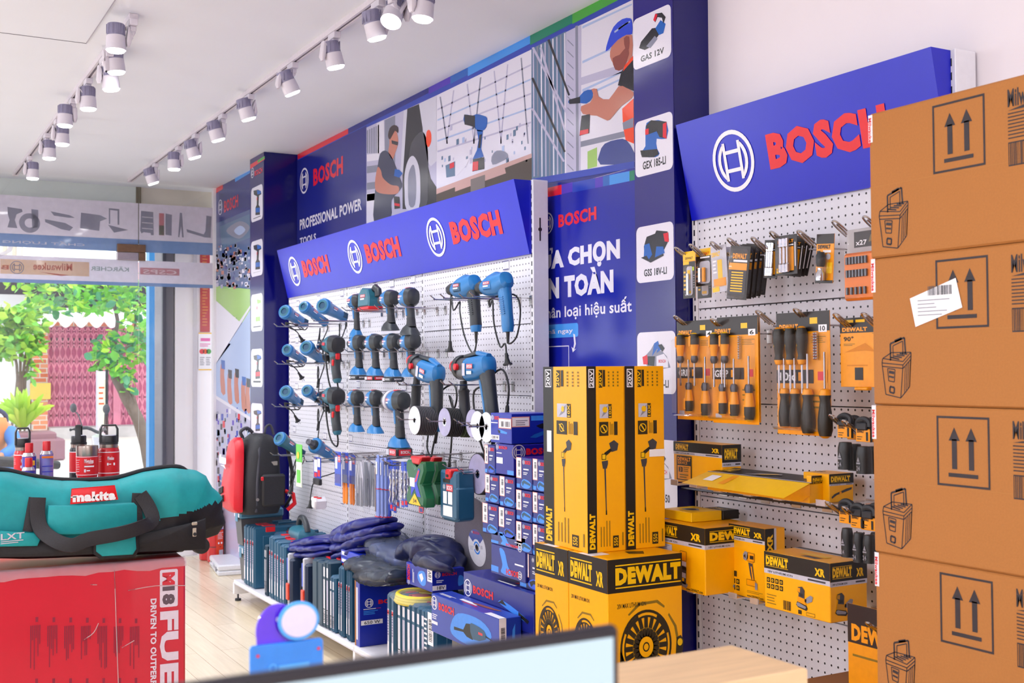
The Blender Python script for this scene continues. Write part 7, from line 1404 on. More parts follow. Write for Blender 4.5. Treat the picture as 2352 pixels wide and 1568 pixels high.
vt('M', .078, .036, .04, .083, rb, .06); vt('18', .078, .036, .088, .15, glet, .06); vt('FUEL', .086, .024, .172, .5, wlet, .05); vt('DRIVEN TO OUTPERFORM', .117, .097, .125, .48, wlet, .04)
vt('Milwaukee', .645, .588, .06, .245, wlet, .05); g.poly([(u(.66), v(.12)), (u(.645), v(.19)), (u(.652), v(.185)), (u(.612), v(.255)), (u(.638), v(.182)), (u(.63), v(.188))], wlet, 3)
for j in range(2):
    for k in range(7):
        x = .16+k*.052; y = .155+(6-k)*.006+j*.2; g.rect((u(x+.008), v(y+.012)), (u(x), v(y-.004)), finep, 2)
        for c_ in range(6): rg2 = random.Random(k*9+c_+j*50); g.rect((u(x+.024-c_*.0055), v(y+.06+rg2.random()*.11)), (u(x+.021-c_*.0055), v(y+.022)), finep, 2)
mb.build('carton', t)
mb = MB(); mb.bx(-Wb, -.002, .002, Db, ZB-.0005, ZB+.0015, rbt); mb.build('lid', t)
mb = MB(); rg = random.Random(3); L_ = 28; vs = []; fs = []
for i in range(L_+1):
    x = -Wb+(Wb+.003)*i/L_; n_ = lambda: rg.random()*.006
    vs += [(x, .04, ZB+.003+n_()*.3), (x, .006, ZB+.004+n_()*.5), (x, -.004-n_(), ZB-.002), (x, -.003-n_()*.4, ZB-.018-n_()*2)]
for i in range(L_):
    for k in range(3): a_ = i*4+k; fs.append((a_, a_+4, a_+5, a_+1))
mb.add(vs, fs, clear('stretch_wrap_fold', '#f0e2ee', .55, .12, 1.2)); mb.build('plastic_fold', t, ang=80)
mb = MB(); wc = clear('stretch_wrap_crease', '#ecd8dc', .7, .2, 1)
for pts in (((-.235, ZB), (-.225, ZB-.3), (-.215, ZB-.55)), ((-.643, ZB-.02), (-.648, ZB-.2), (-.64, ZB-.4)), ((-.19, ZB-.09), (-.1, ZB-.082), (-.0, ZB-.09)), ((-.31, ZB-.06), (-.29, ZB-.062)), ((-.33, ZB-.24), (-.3, ZB-.22), (-.285, ZB-.19)), ((-.21, ZB-.28), (-.17, ZB-.26))): mb.tube([(a_, -.003, b_) for a_, b_ in pts], .0016, wc, 5, sm=3)
mb.build('plastic_creases', t)
# ---- teal tool bag on the red carton
tealc = mat('bag_teal_canvas', '#0f9aa0', .6, var=.06, scale=40, bump=.25); blkc = mat('bag_black_canvas', '#15151c', .65, var=.2, scale=60, bump=.3); webb = mat('black_webbing', '#1b1b22', .55, var=.15, scale=200, bump=.3); zipm = mat('bag_zip_metal', '#b8b2a6', .3, .9)
YBag = 4.22
def bp(px, py, y=YBag): return aty(px, py, y)
o = V((0, YBag, ZB+.003)); t = thing('tool_bag', 'long teal and black canvas tool bag lying on the red carton', 'bag', o)
sil = [(-260, 1092, 1275, .12), (-120, 1080, 1282, .14), (0, 1080, 1283, .15), (60, 1092, 1284, .155), (130, 1103, 1282, .16), (200, 1104, 1280, .16), (270, 1098, 1277, .16), (330, 1082, 1276, .16), (385, 1074, 1272, .155), (420, 1078, 1272, .14), (448, 1110, 1272, .12), (468, 1160, 1268, .09), (474, 1205, 1262, .05)]
def bagsecs(ft, fb, grow=0, half=None):
    """cross-sections of the bag between height fractions ft (top) and fb (bottom)"""
    out = []
    for px, yt, yb, d in sil:
        a_, b_ = bp(px, yt)-o, bp(px, yb)-o; zt2 = a_.z+(b_.z-a_.z)*ft; zb2 = max(.002, a_.z+(b_.z-a_.z)*fb); out.append(((a_.x, 0, (zt2+zb2)/2), d*.9+grow, max(.006, (zt2-zb2)/2), 3.2))
    return out
def noisy(mb, amp, seed, fr=22):
    rg = random.Random(seed); f = [(rg.random()*fr, rg.random()*fr, rg.random()*fr, rg.random()*6.28) for _ in range(6)]
    mb.v = [(p[0]+amp*sum(math.sin(p[2]*a_*1.6+p[1]*b_+d_) for a_, b_, c_, d_ in f)/6, p[1]+amp*sum(math.sin(p[0]*a_+p[2]*b_*1.5+d_) for a_, b_, c_, d_ in f)/3, p[2]+amp*sum(math.sin(p[0]*b_+p[1]*c_+d_) for a_, b_, c_, d_ in f)/6) for p in mb.v]
def dense(secs, k=4):
    out = []
    for i in range(len(secs)-1):
        for j in range(k): f = j/k; out.append(tuple([tuple(V(secs[i][0]).lerp(V(secs[i+1][0]), f))]+[secs[i][q]+(secs[i+1][q]-secs[i][q])*f for q in (1, 2, 3)]))
    return out+[secs[-1]]
mb = MB(); mb.loft(dense(bagsecs(0, .97), 12), tealc, 110); noisy(mb, .009, 3, 30)
# lower wedge and ends in black canvas
ym = lambda x: None
cut = []
for i, f in enumerate(mb.f):
    c = sum((V(mb.v[k]) for k in f), V())/len(f); P_ = o+c; fr = (P_.z-ZB)
    lim = .05 if c.x < .45 else .05+(c.x-.45)*.2
    if fr < lim or c.x < -.42: mb.m[i] = mb.mi(blkc)
mb.build('body', t, ang=70)
mb = MB(); pts = [bp(px, yt-2, YBag-.02)-o for px, yt, yb, d in sil]; mb.tube([tuple(q) for q in pts], .009, blkc, 8, sm=4); mb.build('piping', t)
def front(px, py, off=0): q = bp(px, py, YBag-.155-off)-o; return q
def patch(name, pts, m, th=.008, off=.004, sub=None):
    q = [front(px, py) for px, py in pts]; mb = MB(); mb.prism([(p_.x, p_.z) for p_ in q], (0, q[0].y-off, 0), (1, 0, 0), (0, 0, 1), th, m, .003); r = mb.build(name, sub or t, ang=50); return r
pk = patch('front_pocket', [(110, 1160), (200, 1160), (305, 1153), (312, 1160), (312, 1205), (260, 1222), (150, 1226), (104, 1222)], tealc, .03, .008)
lg = patch('logo_label', [(163, 1121), (262, 1113), (270, 1146), (160, 1157)], red, .003, .012)
mb = MB(); q = front(161, 1156), front(268, 1148), front(264, 1124), front(163, 1131); g = G(mb, (q[0].x, q[0].y-.0145, q[0].z+.003), (q[1].x-q[0].x, 0, q[1].z-q[0].z-.002), (0, 0, .042)); g.text('makita', (.04, .04), (.96, .8), wprint, 1, bold=.06); g.rect((0, .42), (.12, .5), wprint, 1); mb.build('lettering', lg, flat=True)
bt_ = patch('black_base', [(-40, 1222), (96, 1228), (215, 1245), (300, 1232), (440, 1200), (472, 1190), (472, 1262), (300, 1268), (100, 1278), (-40, 1280)], blkc, .012, .0)
lx = patch('side_pocket', [(-40, 1215), (85, 1222), (92, 1235), (84, 1252), (-40, 1254)], tealc, .02, .012); mb = MB(); q = front(0, 1240), front(36, 1222); g = G(mb, (q[0].x, q[0].y-.0235, q[0].z-.012), (.07, 0, .002), (0, 0, .034)); g.text('LXT', (0, .4), (1, 1), lgrey, 1); g.lines((0, .0), (1, .34), 2, lgrey, 1); mb.build('lettering', lx, flat=True)
rim = patch('flap_trim', [(212, 1230), (315, 1222), (318, 1262), (306, 1278), (226, 1281), (212, 1270)], blkc, .018, .012); patch('pocket_flap', [(218, 1234), (308, 1228), (310, 1258), (302, 1271), (232, 1275), (218, 1264)], tealc, .022, .016)
def strap(pts, wd, name='strap', off=.012):
    mb = MB(); secs = [(tuple(front(px, py, o_)), wd, .004, 4) for px, py, o_ in pts]; mb.loft(smooth_secs(secs), webb, 10, up=(0, -1, 0)); return mb.build(name, t)
def smooth_secs(s_): P = smooth([V(q[0]) for q in s_], 4); return [(tuple(p_), s_[0][1], s_[0][2], 4) for p_ in P]
strap([(88, 1142, .012), (86, 1180, .018), (95, 1215, .03), (125, 1240, .055), (165, 1252, .07), (205, 1238, .075), (270, 1226, .075), (320, 1212, .06), (350, 1196, .035), (342, 1165, .018), (322, 1135, .012)], .024, 'carry_handle'); strap([(78, 1142, .006), (72, 1175, .008), (64, 1220, .01)], .016); strap([(316, 1132, .006), (314, 1170, .008), (318, 1220, .01)], .018)
mb = MB(); q = front(447, 1222, .02); mb.box(q, (.014, .004, .03), zipm, .003); mb.box((q.x+.0, q.y, q.z+.03), (.02, .006, .012), zipm, .003); mb.lathe([(.006, 0), (.006, .004)], toolblk, (q.x, q.y-.001, q.z-.006), (0, -1, 0), 10); mb.build('zip_puller', t)
mb = MB(); q = bp(446, 1266)-o; mb.lathe([(.02, -.13), (.028, -.128), (.03, -.11), (.03, -.09), (.02, -.088)], toolblk, (q.x-.005, 0, .032), (0, 1, 0), 20); mb.build('wheel', t)
# bend folds: crease ridges on the teal end panel
# ---- bottles and spray cans on a display table behind the bag
ZT = 1.03; ht = mat('table_white_laminate', '#e7e3e6', .35); t = thing('display_table', 'plain white display table hidden behind the teal bag', 'table', (.28, 4.84, 0))
mb = MB(); mb.bx(-.72, .6, -.2, .2, ZT-.03, ZT, ht, .003); mb.build('table_top', t)
for sx in (-.68, .56):
    for sy in (-.16, .16): mb = MB(); mb.cyl((sx, sy, 0), (sx, sy, ZT-.031), .018, ht); mb.build('leg', t)
btr = mat('bottle_red', '#c50d1e', .3, coat=.3); btl = mat('bottle_label_red', '#d81a24', .4); btk = mat('bottle_black_coat', '#15161b', .35); capk = mat('cap_black_plastic', '#1a1b1e', .4); inox = mat('brushed_inox', '#a69a92', .28, 1)
def bottle(lab, px, pt, pb_, wpx, y, m, turn=0, loop=True):
    """insulated bottle: wpx body width in sight-line pixels"""
    c = aty(px, pt, y); r = (aty(px+wpx/2, pt, y).x-aty(px-wpx/2, pt, y).x)/2; H = c.z-ZT; t = thing('insulated_bottle', lab, 'bottle', (c.x, y, ZT), (0, 0, turn), 'insulated drinking bottles'); k = H
    mb = MB(); mb.lathe([(r*.92, 0), (r, .004), (r, k*.6), (r*.96, k*.635), (r*.86, k*.66), (r*.86, k*.665)], m, n=28); mb.build('body', t)
    mb = MB(); mb.lathe([(r*.86, k*.66), (r*.86, k*.71)], inox, n=28); mb.build('steel_neck', t)
    mb = MB(); mb.lathe([(r*1.005, k*.3), (r*1.005, k*.6)], btl, n=28, cap=False)
    for z in (.3, .6): mb.lathe([(r*1.01, k*z-.0015), (r*1.01, k*z+.0015)], wprint, n=28, cap=False)
    g = G(mb, (-r*.5, -r*1.012, k*.34), (r, 0, 0), (0, 0, k*.24)); g.text('Milwaukee', (.2, .62), (.8, .85), wprint); g.lines((-.6, .5), (-.35, .9), 4, wprint, 1, .2); g.rect((.15, .3), (.3, .45), wprint); g.rect((.34, .35), (.55, .4), wprint); g.rect((.75, .3), (.9, .45), wprint); mb.build('label_sleeve', t)
    mb = MB(); mb.lathe([(r*.84, k*.71), (r*.88, k*.712), (r*.88, k*.735), (r*.82, k*.74), (r*.82, k*.82), (r*.78, k*.835), (r*.2, k*.84)], capk, n=26)
    mb.lathe([(r*.7, k*.835), (r*.7, k*.843), (.001, k*.845)], lgrey, n=20); mb.build('lid', t)
    mb = MB(); w2 = r*.8; mb.loft([((-w2, 0, k*.74), .004, .011, 4), ((-w2, 0, k*.93), .004, .011, 4), ((-w2*.78, 0, k*.985), .004, .011, 4), ((w2*.78, 0, k*.985), .004, .011, 4), ((w2, 0, k*.93), .004, .011, 4), ((w2, 0, k*.74), .004, .011, 4)], capk, 12, up=(0, 1, 0)); mb.build('carry_loop', t); return t
bottle('red insulated bottle with black loop cap, right of the steel-rimmed tumbler', 250, 974, 1100, 49, 4.75, btr)
bottle('red insulated bottle half hidden behind the blue spray can', 52, 981, 1090, 40, 4.83, btr)
bottle('black insulated bottle with red label, loop cap seen edge-on', 181, 975, 1104, 43, 4.86, btk, R(75))
c = aty(200, 1023, 4.7); r = (aty(225, 1023, 4.7).x-aty(173, 1023, 4.7).x)/2; H = c.z-ZT; t = thing('tumbler', 'red tumbler with a steel rim standing before the black bottle', 'tumbler', (c.x, 4.7, ZT))
mb = MB(); mb.lathe([(r*.72, 0), (r*.8, .004), (r*.82, H*.3), (r*.94, H*.42), (r*.97, H*.8)], btr, n=28); mb.build('body', t); mb = MB(); mb.lathe([(r*.97, H*.8), (r, H*.97), (r*.98, H), (r*.9, H), (r*.88, H*.9), (.001, H*.9)], inox, n=28); mb.build('steel_rim', t)
mb = MB(); mb.lathe([(r*.965, H*.43), (r*.985, H*.78)], btl, n=28, cap=False); g = G(mb, (-r*.5, -r*1.0, H*.44), (r, 0, 0), (0, 0, H*.34)); g.text('Milwaukee', (.1, .66), (.9, .9), wprint); g.poly([(.15, .6), (.8, .62), (.95, .66)], wprint); g.rect((.1, .42), (.95, .5), wprint, 1); g.rect((.08, .12), (.24, .3), wprint); g.rect((.3, .18), (.6, .24), wprint); g.lines((-.6, .1), (-.3, .9), 6, wprint, 1, .2); mb.lathe([(r*.99, H*.78), (r*.99, H*.79)], wprint, n=28, cap=False); mb.lathe([(r*.97, H*.42), (r*.97, H*.43)], wprint, n=28, cap=False); mb.build('label_sleeve', t)
canb = mat('can_blue_violet', '#3a36a8', .25, coat=.4); canl = mat('can_lilac', '#7d78c0', .25, coat=.4); cano = mat('can_orange', '#e8761c', .3); alu = mat('can_aluminium', '#c3c1c9', .25, .9)
def can(lab, px, pt, wpx, y, m, back):
    c = aty(px, pt, y); r = (aty(px+wpx/2, pt, y).x-aty(px-wpx/2, pt, y).x)/2; H = c.z-ZT; t = thing('spray_can', lab, 'spray can', (c.x, y, ZT), group='spray cans behind the bag'); cap = r*1.3
    mb = MB(); mb.lathe([(r*.9, 0), (r, .003), (r, H-cap*1.55)], m, n=26)
    g = G(mb, (-r*.55, -r*.94, 0), (r*1.1, 0, 0), (0, 0, H-cap*1.6), lift=.004)
    if back: g.rect((.55, .02), (1.1, .4), mat('can_panel_blue', '#2824b8', .3), 1); g.rect((.6, .36), (1.1, .4), yelp, 2); g.lines((.0, .1), (.45, .5), 8, lgrey, 1, .3); g.rect((-.2, .6), (1.2, .62), mat('can_panel_blue', '#2824b8', .3), 1); g.rect((-.2, .73), (1.2, .75), mat('can_panel_blue', '#2824b8', .3), 1); g.rect((-.25, .93), (1.25, .98), cano, 1)
    else: g.rect((-.1, .8), (1.1, .92), yelp, 1); g.rect((.05, .83), (.45, .89), red, 2); g.text('300', (.55, .82), (1.0, .9), cano, 2); g.poly([(.1, .5), (.4, .7), (.9, .65), (.8, .45), (.3, .4)], lgrey, 1); g.poly([(.3, .48), (.5, .62), (.7, .55), (.6, .45)], yelp, 2); g.lines((.1, .1), (.9, .35), 6, wprint, 1, .4)
    mb.build('can', t); mb = MB(); mb.lathe([(r, H-cap*1.55), (r*1.02, H-cap*1.5), (r*.78, H-cap*1.12), (r*.6, H-cap*1.08)], alu, n=24); mb.build('shoulder', t); mb = MB(); mb.lathe([(r*.58, H-cap*1.1), (r*.58, H-.004), (r*.53, H), (.001, H)], redp, n=22); mb.build('cap', t)
can('tall blue spray can with red cap before the half-hidden red bottle', 67, 1017, 33, 4.74, canb, False); can('shorter blue spray can with red cap in front of the tall one', 66, 1051, 31, 4.66, canb, False); can('lilac spray can turned showing its back label', 107, 1013, 32, 4.74, canl, True)
# ---- fire extinguishers, grey parts case and backpack near the glass
exr = mat('extinguisher_red', '#c4101c', .22, coat=.5)
for lab, px, pt, pbm, wpx in (('red fire extinguisher nearer the storage tubs', 495, 1148, 1290, 38), ('red fire extinguisher behind, nearer the glass door', 476, 1142, 1285, 36)):
    p_ = atz(px, pbm, 0); y = p_.y; top = aty(px, pt, y).z; r = (aty(px+wpx/2, 1250, y).x-aty(px-wpx/2, 1250, y).x)/2; Hc = top*.84
    t = thing('fire_extinguisher', lab, 'fire extinguisher', (p_.x, y, 0), (0, 0, R(20)), 'fire extinguishers by the shop front')
    mb = MB(); mb.lathe([(r*.8, 0), (r, .01), (r, Hc*.8), (r*.9, Hc*.9), (r*.55, Hc*.97), (r*.3, Hc)], exr, n=26); mb.build('cylinder', t)
    mb = MB(); g = G(mb, (-r*.62, -r*.82, Hc*.12), (r*1.0, 0, 0), (0, 0, Hc*.66), lift=.012); g.rect((0, .78), (1, 1), mat('label_blue', '#3048c0'), 1); g.text('POWDER', (.05, .8), (.95, .9), wprint, 2); g.rect((0, .0), (1, .77), mat('label_orange_red', '#f04a24'), 1); g.lines((.1, .5), (.9, .72), 5, wprint, 2, .3); g.ring((.25, .4), r*.12, 0, wprint, 2, n=10); g.ring((.65, .4), r*.12, 0, wprint, 2, n=10); g.rect((.3, .06), (.85, .2), lgrey, 2); mb.build('label', t, flat=True)
    mb = MB(); mb.cyl((0, 0, Hc-.005), (0, 0, Hc+.03), .018, dsteel); mb.cyl((-.03, 0, Hc+.02), (.03, 0, Hc+.02), .012, yelp); mb.build('valve', t)
    mb = MB(); mb.loft([((-.02, 0, Hc+.035), .006, .014, 4), ((.04, 0, Hc+.05), .005, .014, 4), ((.1, 0, Hc+.085), .004, .012, 4)], redp, 10, up=(0, 1, 0)); mb.loft([((-.01, 0, Hc+.025), .005, .013, 4), ((.09, 0, Hc+.03), .004, .012, 4)], redp, 10, up=(0, 1, 0)); mb.build('lever', t)
    mb = MB(); mb.tube([(.03, 0, Hc+.02), (.08, .02, Hc-.03), (r+.015, .02, Hc*.7), (r+.012, .01, Hc*.35)], .009, toolblk, 8, sm=4); mb.build('hose', t); mb = MB(); mb.lathe([(r*1.012, Hc*.3), (r*1.012, Hc*.315)], toolblk, n=26, cap=False); mb.build('strap', t)
p_ = atz(505, 1322, 0); ca = mat('case_pale_grey', '#d9dae2', .35); t = thing('parts_case', 'low white plastic case on the floor before the extinguishers', 'case', (p_.x-.02, p_.y-.02, 0), (0, 0, R(-8)))
q_ = atz(472, 1300, 0); n_ = (q_-p_).length+.05
mb = MB(); mb.bx(0, .2, 0, n_, 0, .035, ca, .008); mb.build('base', t); mb = MB(); mb.bx(0, .2, 0, n_, .037, .08, ca, .01); mb.build('lid', t)
for k in (.2, .75): mb = MB(); mb.bx(-.006, .0, n_*k-.02, n_*k+.02, .02, .055, grey, .002); mb.build('latch', t)
mb = MB(); mb.bx(-.02, -.004, n_*.38, n_*.58, .045, .06, ca, .004); mb.build('handle', t)
# ================================================================== backpack on the far end of the deck
bkb = mat('backpack_black_nylon', '#1d1d23', .6, var=.15, scale=150, bump=.2); bkr = mat('backpack_red_shell', '#cf1226', .38, var=.04); bkg = mat('backpack_grey_trim', '#3a3a44', .55)
zb_ = DK+.472; o = V((2.03, 7.06, zb_)); t = thing('backpack', 'black backpack with a moulded red front shell, standing on the tubs and cases', 'backpack', o)
mb = MB(); mb.loft([((.15, .17, 0), .15, .12, 4), ((.15, .17, .04), .165, .135, 4), ((.155, .17, .2), .165, .13, 4), ((.165, .17, .36), .155, .115, 3.6), ((.175, .17, .45), .135, .095, 3), ((.18, .17, .49), .1, .06, 2.6), ((.18, .17, .497), .06, .03)], bkb, 30, up=(1, 0, 0)); mb.build('body', t)
ol = [(.02, .06), (.05, .02), (.29, .02), (.32, .06), (.31, .2), (.28, .36), (.25, .44), (.2, .47), (.14, .47), (.09, .44), (.06, .36), (.03, .2)]
def shell(sc, xo):
    cy, cz = .17, .24; return [V((xo+.09*max(0, (z-.12))*.9, cy+(y-cy)*sc, cz+(z-cz)*sc)) for y, z in smooth_ol]
smooth_ol = [tuple(q) for q in smooth([V(p).to_2d() for p in ol], 3, True)]
mb = MB(); mb.rings([shell(1.02, .02), shell(1.02, -.012), shell(.94, -.034), shell(.7, -.046), shell(.4, -.05)], bkr); s_o = mb.build('front_shell', t)
mb = MB()
for r_ in range(2):
    for k in range(4): y = .2+k*.024-r_*.0; z = .17-r_*.055-k*.006; mb.prism([(y, z), (y+.014, z), (y+.022, z-.04), (y+.008, z-.04)], (-.052, 0, 0), (0, 1, 0), (0, 0, 1), .012, toolblk, .001)
mb.build('vent_slots', s_o); mb = MB(); g = G(mb, (-.046, .3, .28), (0, -.16, 0), (.006, 0, .1), lift=.004); g.text('Milwaukee', (.0, .3), (1, .9), wprint, bold=.05); g.poly([(.1, .2), (.7, .24), (.95, 0), (.6, .14)], wprint); mb.build('shell_logo', s_o, flat=True)
mb = MB(); mb.loft([((.105, .17, .015), .162, .016, 4), ((.11, .17, .2), .172, .016, 4), ((.13, .17, .4), .15, .016, 4), ((.145, .17, .478), .11, .014, 4)], bkg, 24, up=(1, 0, 0)); mb.build('zip_band', t)
mb = MB(); mb.box((.21, .0, .15), (.15, .03, .2), bkb, .012); mb.bx(.14, .28, -.0165, -.014, .235, .24, bkg); mb.box((.135, -.015, .225), (.018, .008, .024), redp, .003); mb.build('side_pocket', t)
mb = MB(); mb.box((.2, .018, .315), (.085, .008, .026), zipm, .002); mb.build('metal_badge', t); mb = MB(); mb.box((.11, .015, .06), (.018, .01, .05), zipm, .004); mb.lathe([(.01, 0), (.01, .008)], zipm, (.11, .01, .095), (0, -1, 0), 10); mb.build('zip_pull', t)
mb = MB(); mb.tube([(.07, .17, .47), (.05, .17, .51), (.09, .17, .535), (.13, .17, .505)], .011, bkg, 9, sm=4); mb.build('grab_handle', t); mb = MB(); mb.tube([(.19, .12, .49), (.2, .12, .54), (.23, .12, .55), (.25, .12, .49)], .008, bkg, 8, sm=3); mb.tube([(.19, .2, .49), (.2, .2, .54), (.23, .2, .55), (.25, .2, .49)], .008, bkg, 8, sm=3) if False else None; mb.build('top_buckle', t)
mb = MB(); mb.loft([((.27, .06, .46), .024, .006, 4), ((.32, .05, .4), .026, .007, 4), ((.345, .04, .26), .026, .007, 4), ((.34, .04, .1), .02, .006, 4), ((.3, .05, .03), .016, .005, 4)], bkb, 10, up=(1, 0, 0)); mb.build('shoulder_strap', t)
mb = MB(); mb.loft([((.285, .0, .14), .02, .008, 4), ((.335, -.01, .12), .022, .01, 4), ((.345, -.01, .06), .022, .01, 4), ((.3, .0, .02), .018, .008, 4)], redp, 10, up=(1, 0, 0)); mb.build('hip_pad', t)
mb = MB(); mb.bx(.13, .2, .026, .03, .018, .04, redp, .001); mb.build('red_tab', t)
# ================================================================== the street beyond the glass
pave = mat('sunlit_concrete', '#d9d4cc', .9, var=.06, scale=2)
slab('ground', -30, 40, FACY+.12, 60, -.16, -.02, m=pave)
slab('trim_6', 2.255, 2.62, FACY+.3, FACY+.5, -.02, 3.2, m=mat('outside_white_wall', '#f7f4f9', .6, var=.02, scale=3)); 
gp = aty(400, 900, FACY+.3).x
slab('trim_7', aty(372, 900, FACY+.32).x, gp, FACY+.32, FACY+.6, -.02, 3.2, m=mat('shutter_rail_grey', '#77747e', .5, .3)); slab('trim_8', aty(373, 900, FACY+.3).x, aty(381, 900, FACY+.3).x, FACY+.29, FACY+.33, -.02, 3.2, m=mat('shutter_rail_dark', '#3c3b4c', .5))
slab('trim_9', aty(443, 900, FACY+.3).x, aty(452, 900, FACY+.3).x, FACY+.285, FACY+.31, -.02, 3.2, m=mat('outside_conduit', '#c9c5ce', .5))
lx0 = aty(318, 420, FACY+.2).x
slab('trim_10', lx0, 2.6, FACY+.2, FACY+.3, 2.55, 3.3, m=mat('stained_lintel', '#cdc6b6', .85, var=.25, scale=2.2)); slab('trim_11', -6, lx0, FACY+.2, FACY+.3, 2.55, 3.3, m=mat('pale_green_lintel', '#dbe4dc', .8, var=.08, scale=1.5)); slab('trim_12', lx0-.02, lx0+.02, FACY+.19, FACY+.2, 2.55, 3.3, m=mat('lintel_joint', '#5f5434', .8))
def flat_thing(name, lab, cat, px0, py0, px1, py1, y, th, m, fn):
    a, b = aty(px0, py1, y), aty(px1, py0, y); t = thing(name, lab, cat, (a.x, y, a.z)); mb = MB(); mb.bx(0, b.x-a.x, 0, th, 0, b.z-a.z, m); g = G(mb, (0, 0, 0), (b.x-a.x, 0, 0), (0, 0, b.z-a.z), lift=.001); fn(g); mb.build('sheet', t, flat=True); return t
def p_red(g): g.rect((.08, .03), (.92, .97), mat('scroll_red', '#b51822', .5), 1); g.lines((.2, .06), (.8, .94), 26, mat('scroll_gold', '#d07a3a', .5), 2, .4, .5)
flat_thing('wall_notice', 'tall red notice with gold lines on the white wall outside', 'notice', 460, 560, 482, 762, FACY+.29, .008, mat('scroll_red', '#b51822'), p_red)
def p_cal(g):
    g.rect((0, 0), (1, .03), yelp, 1); g.rect((0, .97), (1, 1), yelp, 1); g.lines((.15, .78), (.85, .88), 1, mat('notice_pink', '#e058a8'), 2, .8, 0)
    for k, c_ in enumerate((red, orange, green)): g.ring((.25+k*.25, .5), .022, .0, c_, 2, n=10)
    g.lines((.1, .12), (.45, .36), 5, grey, 2, .4); g.lines((.55, .12), (.9, .36), 5, grey, 2, .4); g.lines((.1, .62), (.9, .72), 2, mat('notice_pink', '#e058a8'), 2, .4)
flat_thing('wall_calendar', 'white and yellow printed sheet under the red notice outside', 'notice', 456, 764, 487, 850, FACY+.29, .006, wprint, p_cal)
flat_thing('notice_card', 'small plain white card low on the white wall outside', 'notice', 436, 1101, 452, 1135, FACY+.28, .01, wprint, lambda g: g.rect((.2, .5), (.6, .7), lgrey, 1))
def p_blue(g): g.poly([(.1, .27), (.9, .28), (.9, .31), (.1, .3)], wprint, 1); g.poly([(.05, .22), (.7, .25), (.4, .26)], wprint, 1)
flat_thing('sign_pylon', 'bright sky blue vertical sign panel outside the glass', 'sign', 342, 560, 372, 1330, FACY+.75, .12, mat('pylon_sky_blue', '#3f9fe8', .35, var=.05, scale=3), p_blue)
# ---- house with the folding gate across the street
YG = 29.0
hp = lambda px, py, y=YG: aty(px, py, y)
gm = mat('gate_maroon', '#a8446a', .5, var=.08, scale=1.5); gl = mat('gate_rose_lattice', '#d88098', .5); gdk = mat('gate_dark_gap', '#2c1e2c', .7)
a, b = hp(111, 980), hp(352, 752); t = thing('folding_gate', 'maroon folding lattice gate across the street', 'gate', (a.x, YG, a.z)); W_, H_ = b.x-a.x, b.z-a.z
mb = MB(); mb.bx(0, W_, .05, .1, 0, H_, gm); g = G(mb, (0, .05, 0), (W_, 0, 0), (0, 0, H_), lift=.002); mb.build('back_sheet', t)
mb = MB(); n_ = int(W_/.125)
for r0_, r1_ in ((.02, .2), (.2, .36), (.4, .58), (.58, .72), (.76, .9), (.9, 1.0)):
    for k in range(n_):
        x = k*W_/n_; xm = x+W_/n_/2
        for xa, xb in ((x, xm), (xm, x+W_/n_)):
            for za, zb2, f in ((r0_, (r0_+r1_)/2, 1), ((r0_+r1_)/2, r1_, -1)):
                p0_, p1_ = ((xa, za*H_), (xb, zb2*H_)) if (f > 0) == (xa == x) else ((xb, za*H_), (xa, zb2*H_)); d = V((p1_[0]-p0_[0], p1_[1]-p0_[1])); nn = V((-d.y, d.x)).normalized()*.014
                mb.add([(p0_[0]-nn.x, .04, p0_[1]-nn.y), (p1_[0]-nn.x, .04, p1_[1]-nn.y), (p1_[0]+nn.x, .04, p1_[1]+nn.y), (p0_[0]+nn.x, .04, p0_[1]+nn.y)], [(0, 1, 2, 3)], gl)
for k in range(n_+1): mb.bx(k*W_/n_-.008, k*W_/n_+.008, .03, .05, 0, H_, gl)
mb.build('lattice', t, flat=True)
mb = MB(); 
for k in range(n_):
    for z in (.81, .87, .96): x = (k+.5)*W_/n_; mb.add([(x, .042, (z-.022)*H_), (x+.03, .042, z*H_), (x, .042, (z+.022)*H_), (x-.03, .042, z*H_)], [(0, 1, 2, 3)], gdk)
mb.build('dark_gaps', t, flat=True)
fx = hp(262, 900).x-a.x; mb = MB(); mb.bx(fx-.02, fx+.16, -.0, .06, 0, H_*.98, gl, .01); mb.build('meeting_stile', t)
brm = mat('red_brick', '#b3664c', .85); nt = brm.node_tree; n = nt.nodes; tb_ = n.new('ShaderNodeTexBrick'); tb_.inputs['Scale'].default_value = 1; tb_.inputs['Brick Width'].default_value = .3; tb_.inputs['Row Height'].default_value = .11; tb_.inputs['Mortar Size'].default_value = .012
tb_.inputs['Color1'].default_value = lin('#c0603f')+[1]; tb_.inputs['Color2'].default_value = lin('#d99470')+[1]; tb_.inputs['Mortar'].default_value = lin('#c9c0b8')+[1]
tc = n.new('ShaderNodeTexCoord'); mp = n.new('ShaderNodeMapping'); mp.inputs['Rotation'].default_value = (R(90), 0, 0); nt.links.new(tc.outputs['Object'], mp.inputs[0]); nt.links.new(mp.outputs[0], tb_.inputs[0]); nt.links.new(tb_.outputs[0], n['Principled BSDF'].inputs['Base Color'])
c = hp(74, 1000); d_ = hp(111, 745); t = thing('house_front', 'brick and white house front holding the maroon gate', 'house', (c.x, YG, -.02)); zt2 = d_.z+.02
mb = MB(); mb.bx(0, d_.x-c.x-.02, -.1, .5, 0, zt2, brm); mb.build('brick_pier', t)
mb = MB(); mb.bx(d_.x-c.x-.02, W_+d_.x-c.x+2, -.05, .5, H_+a.z+.03, H_+a.z+.3, brm); mb.build('brick_lintel', t)
mb = MB(); mb.bx(-9, -.02, .2, .5, 0, zt2+.7, mat('house_white_plaster', '#e8ebf0', .8)); mb.build('white_wall', t)
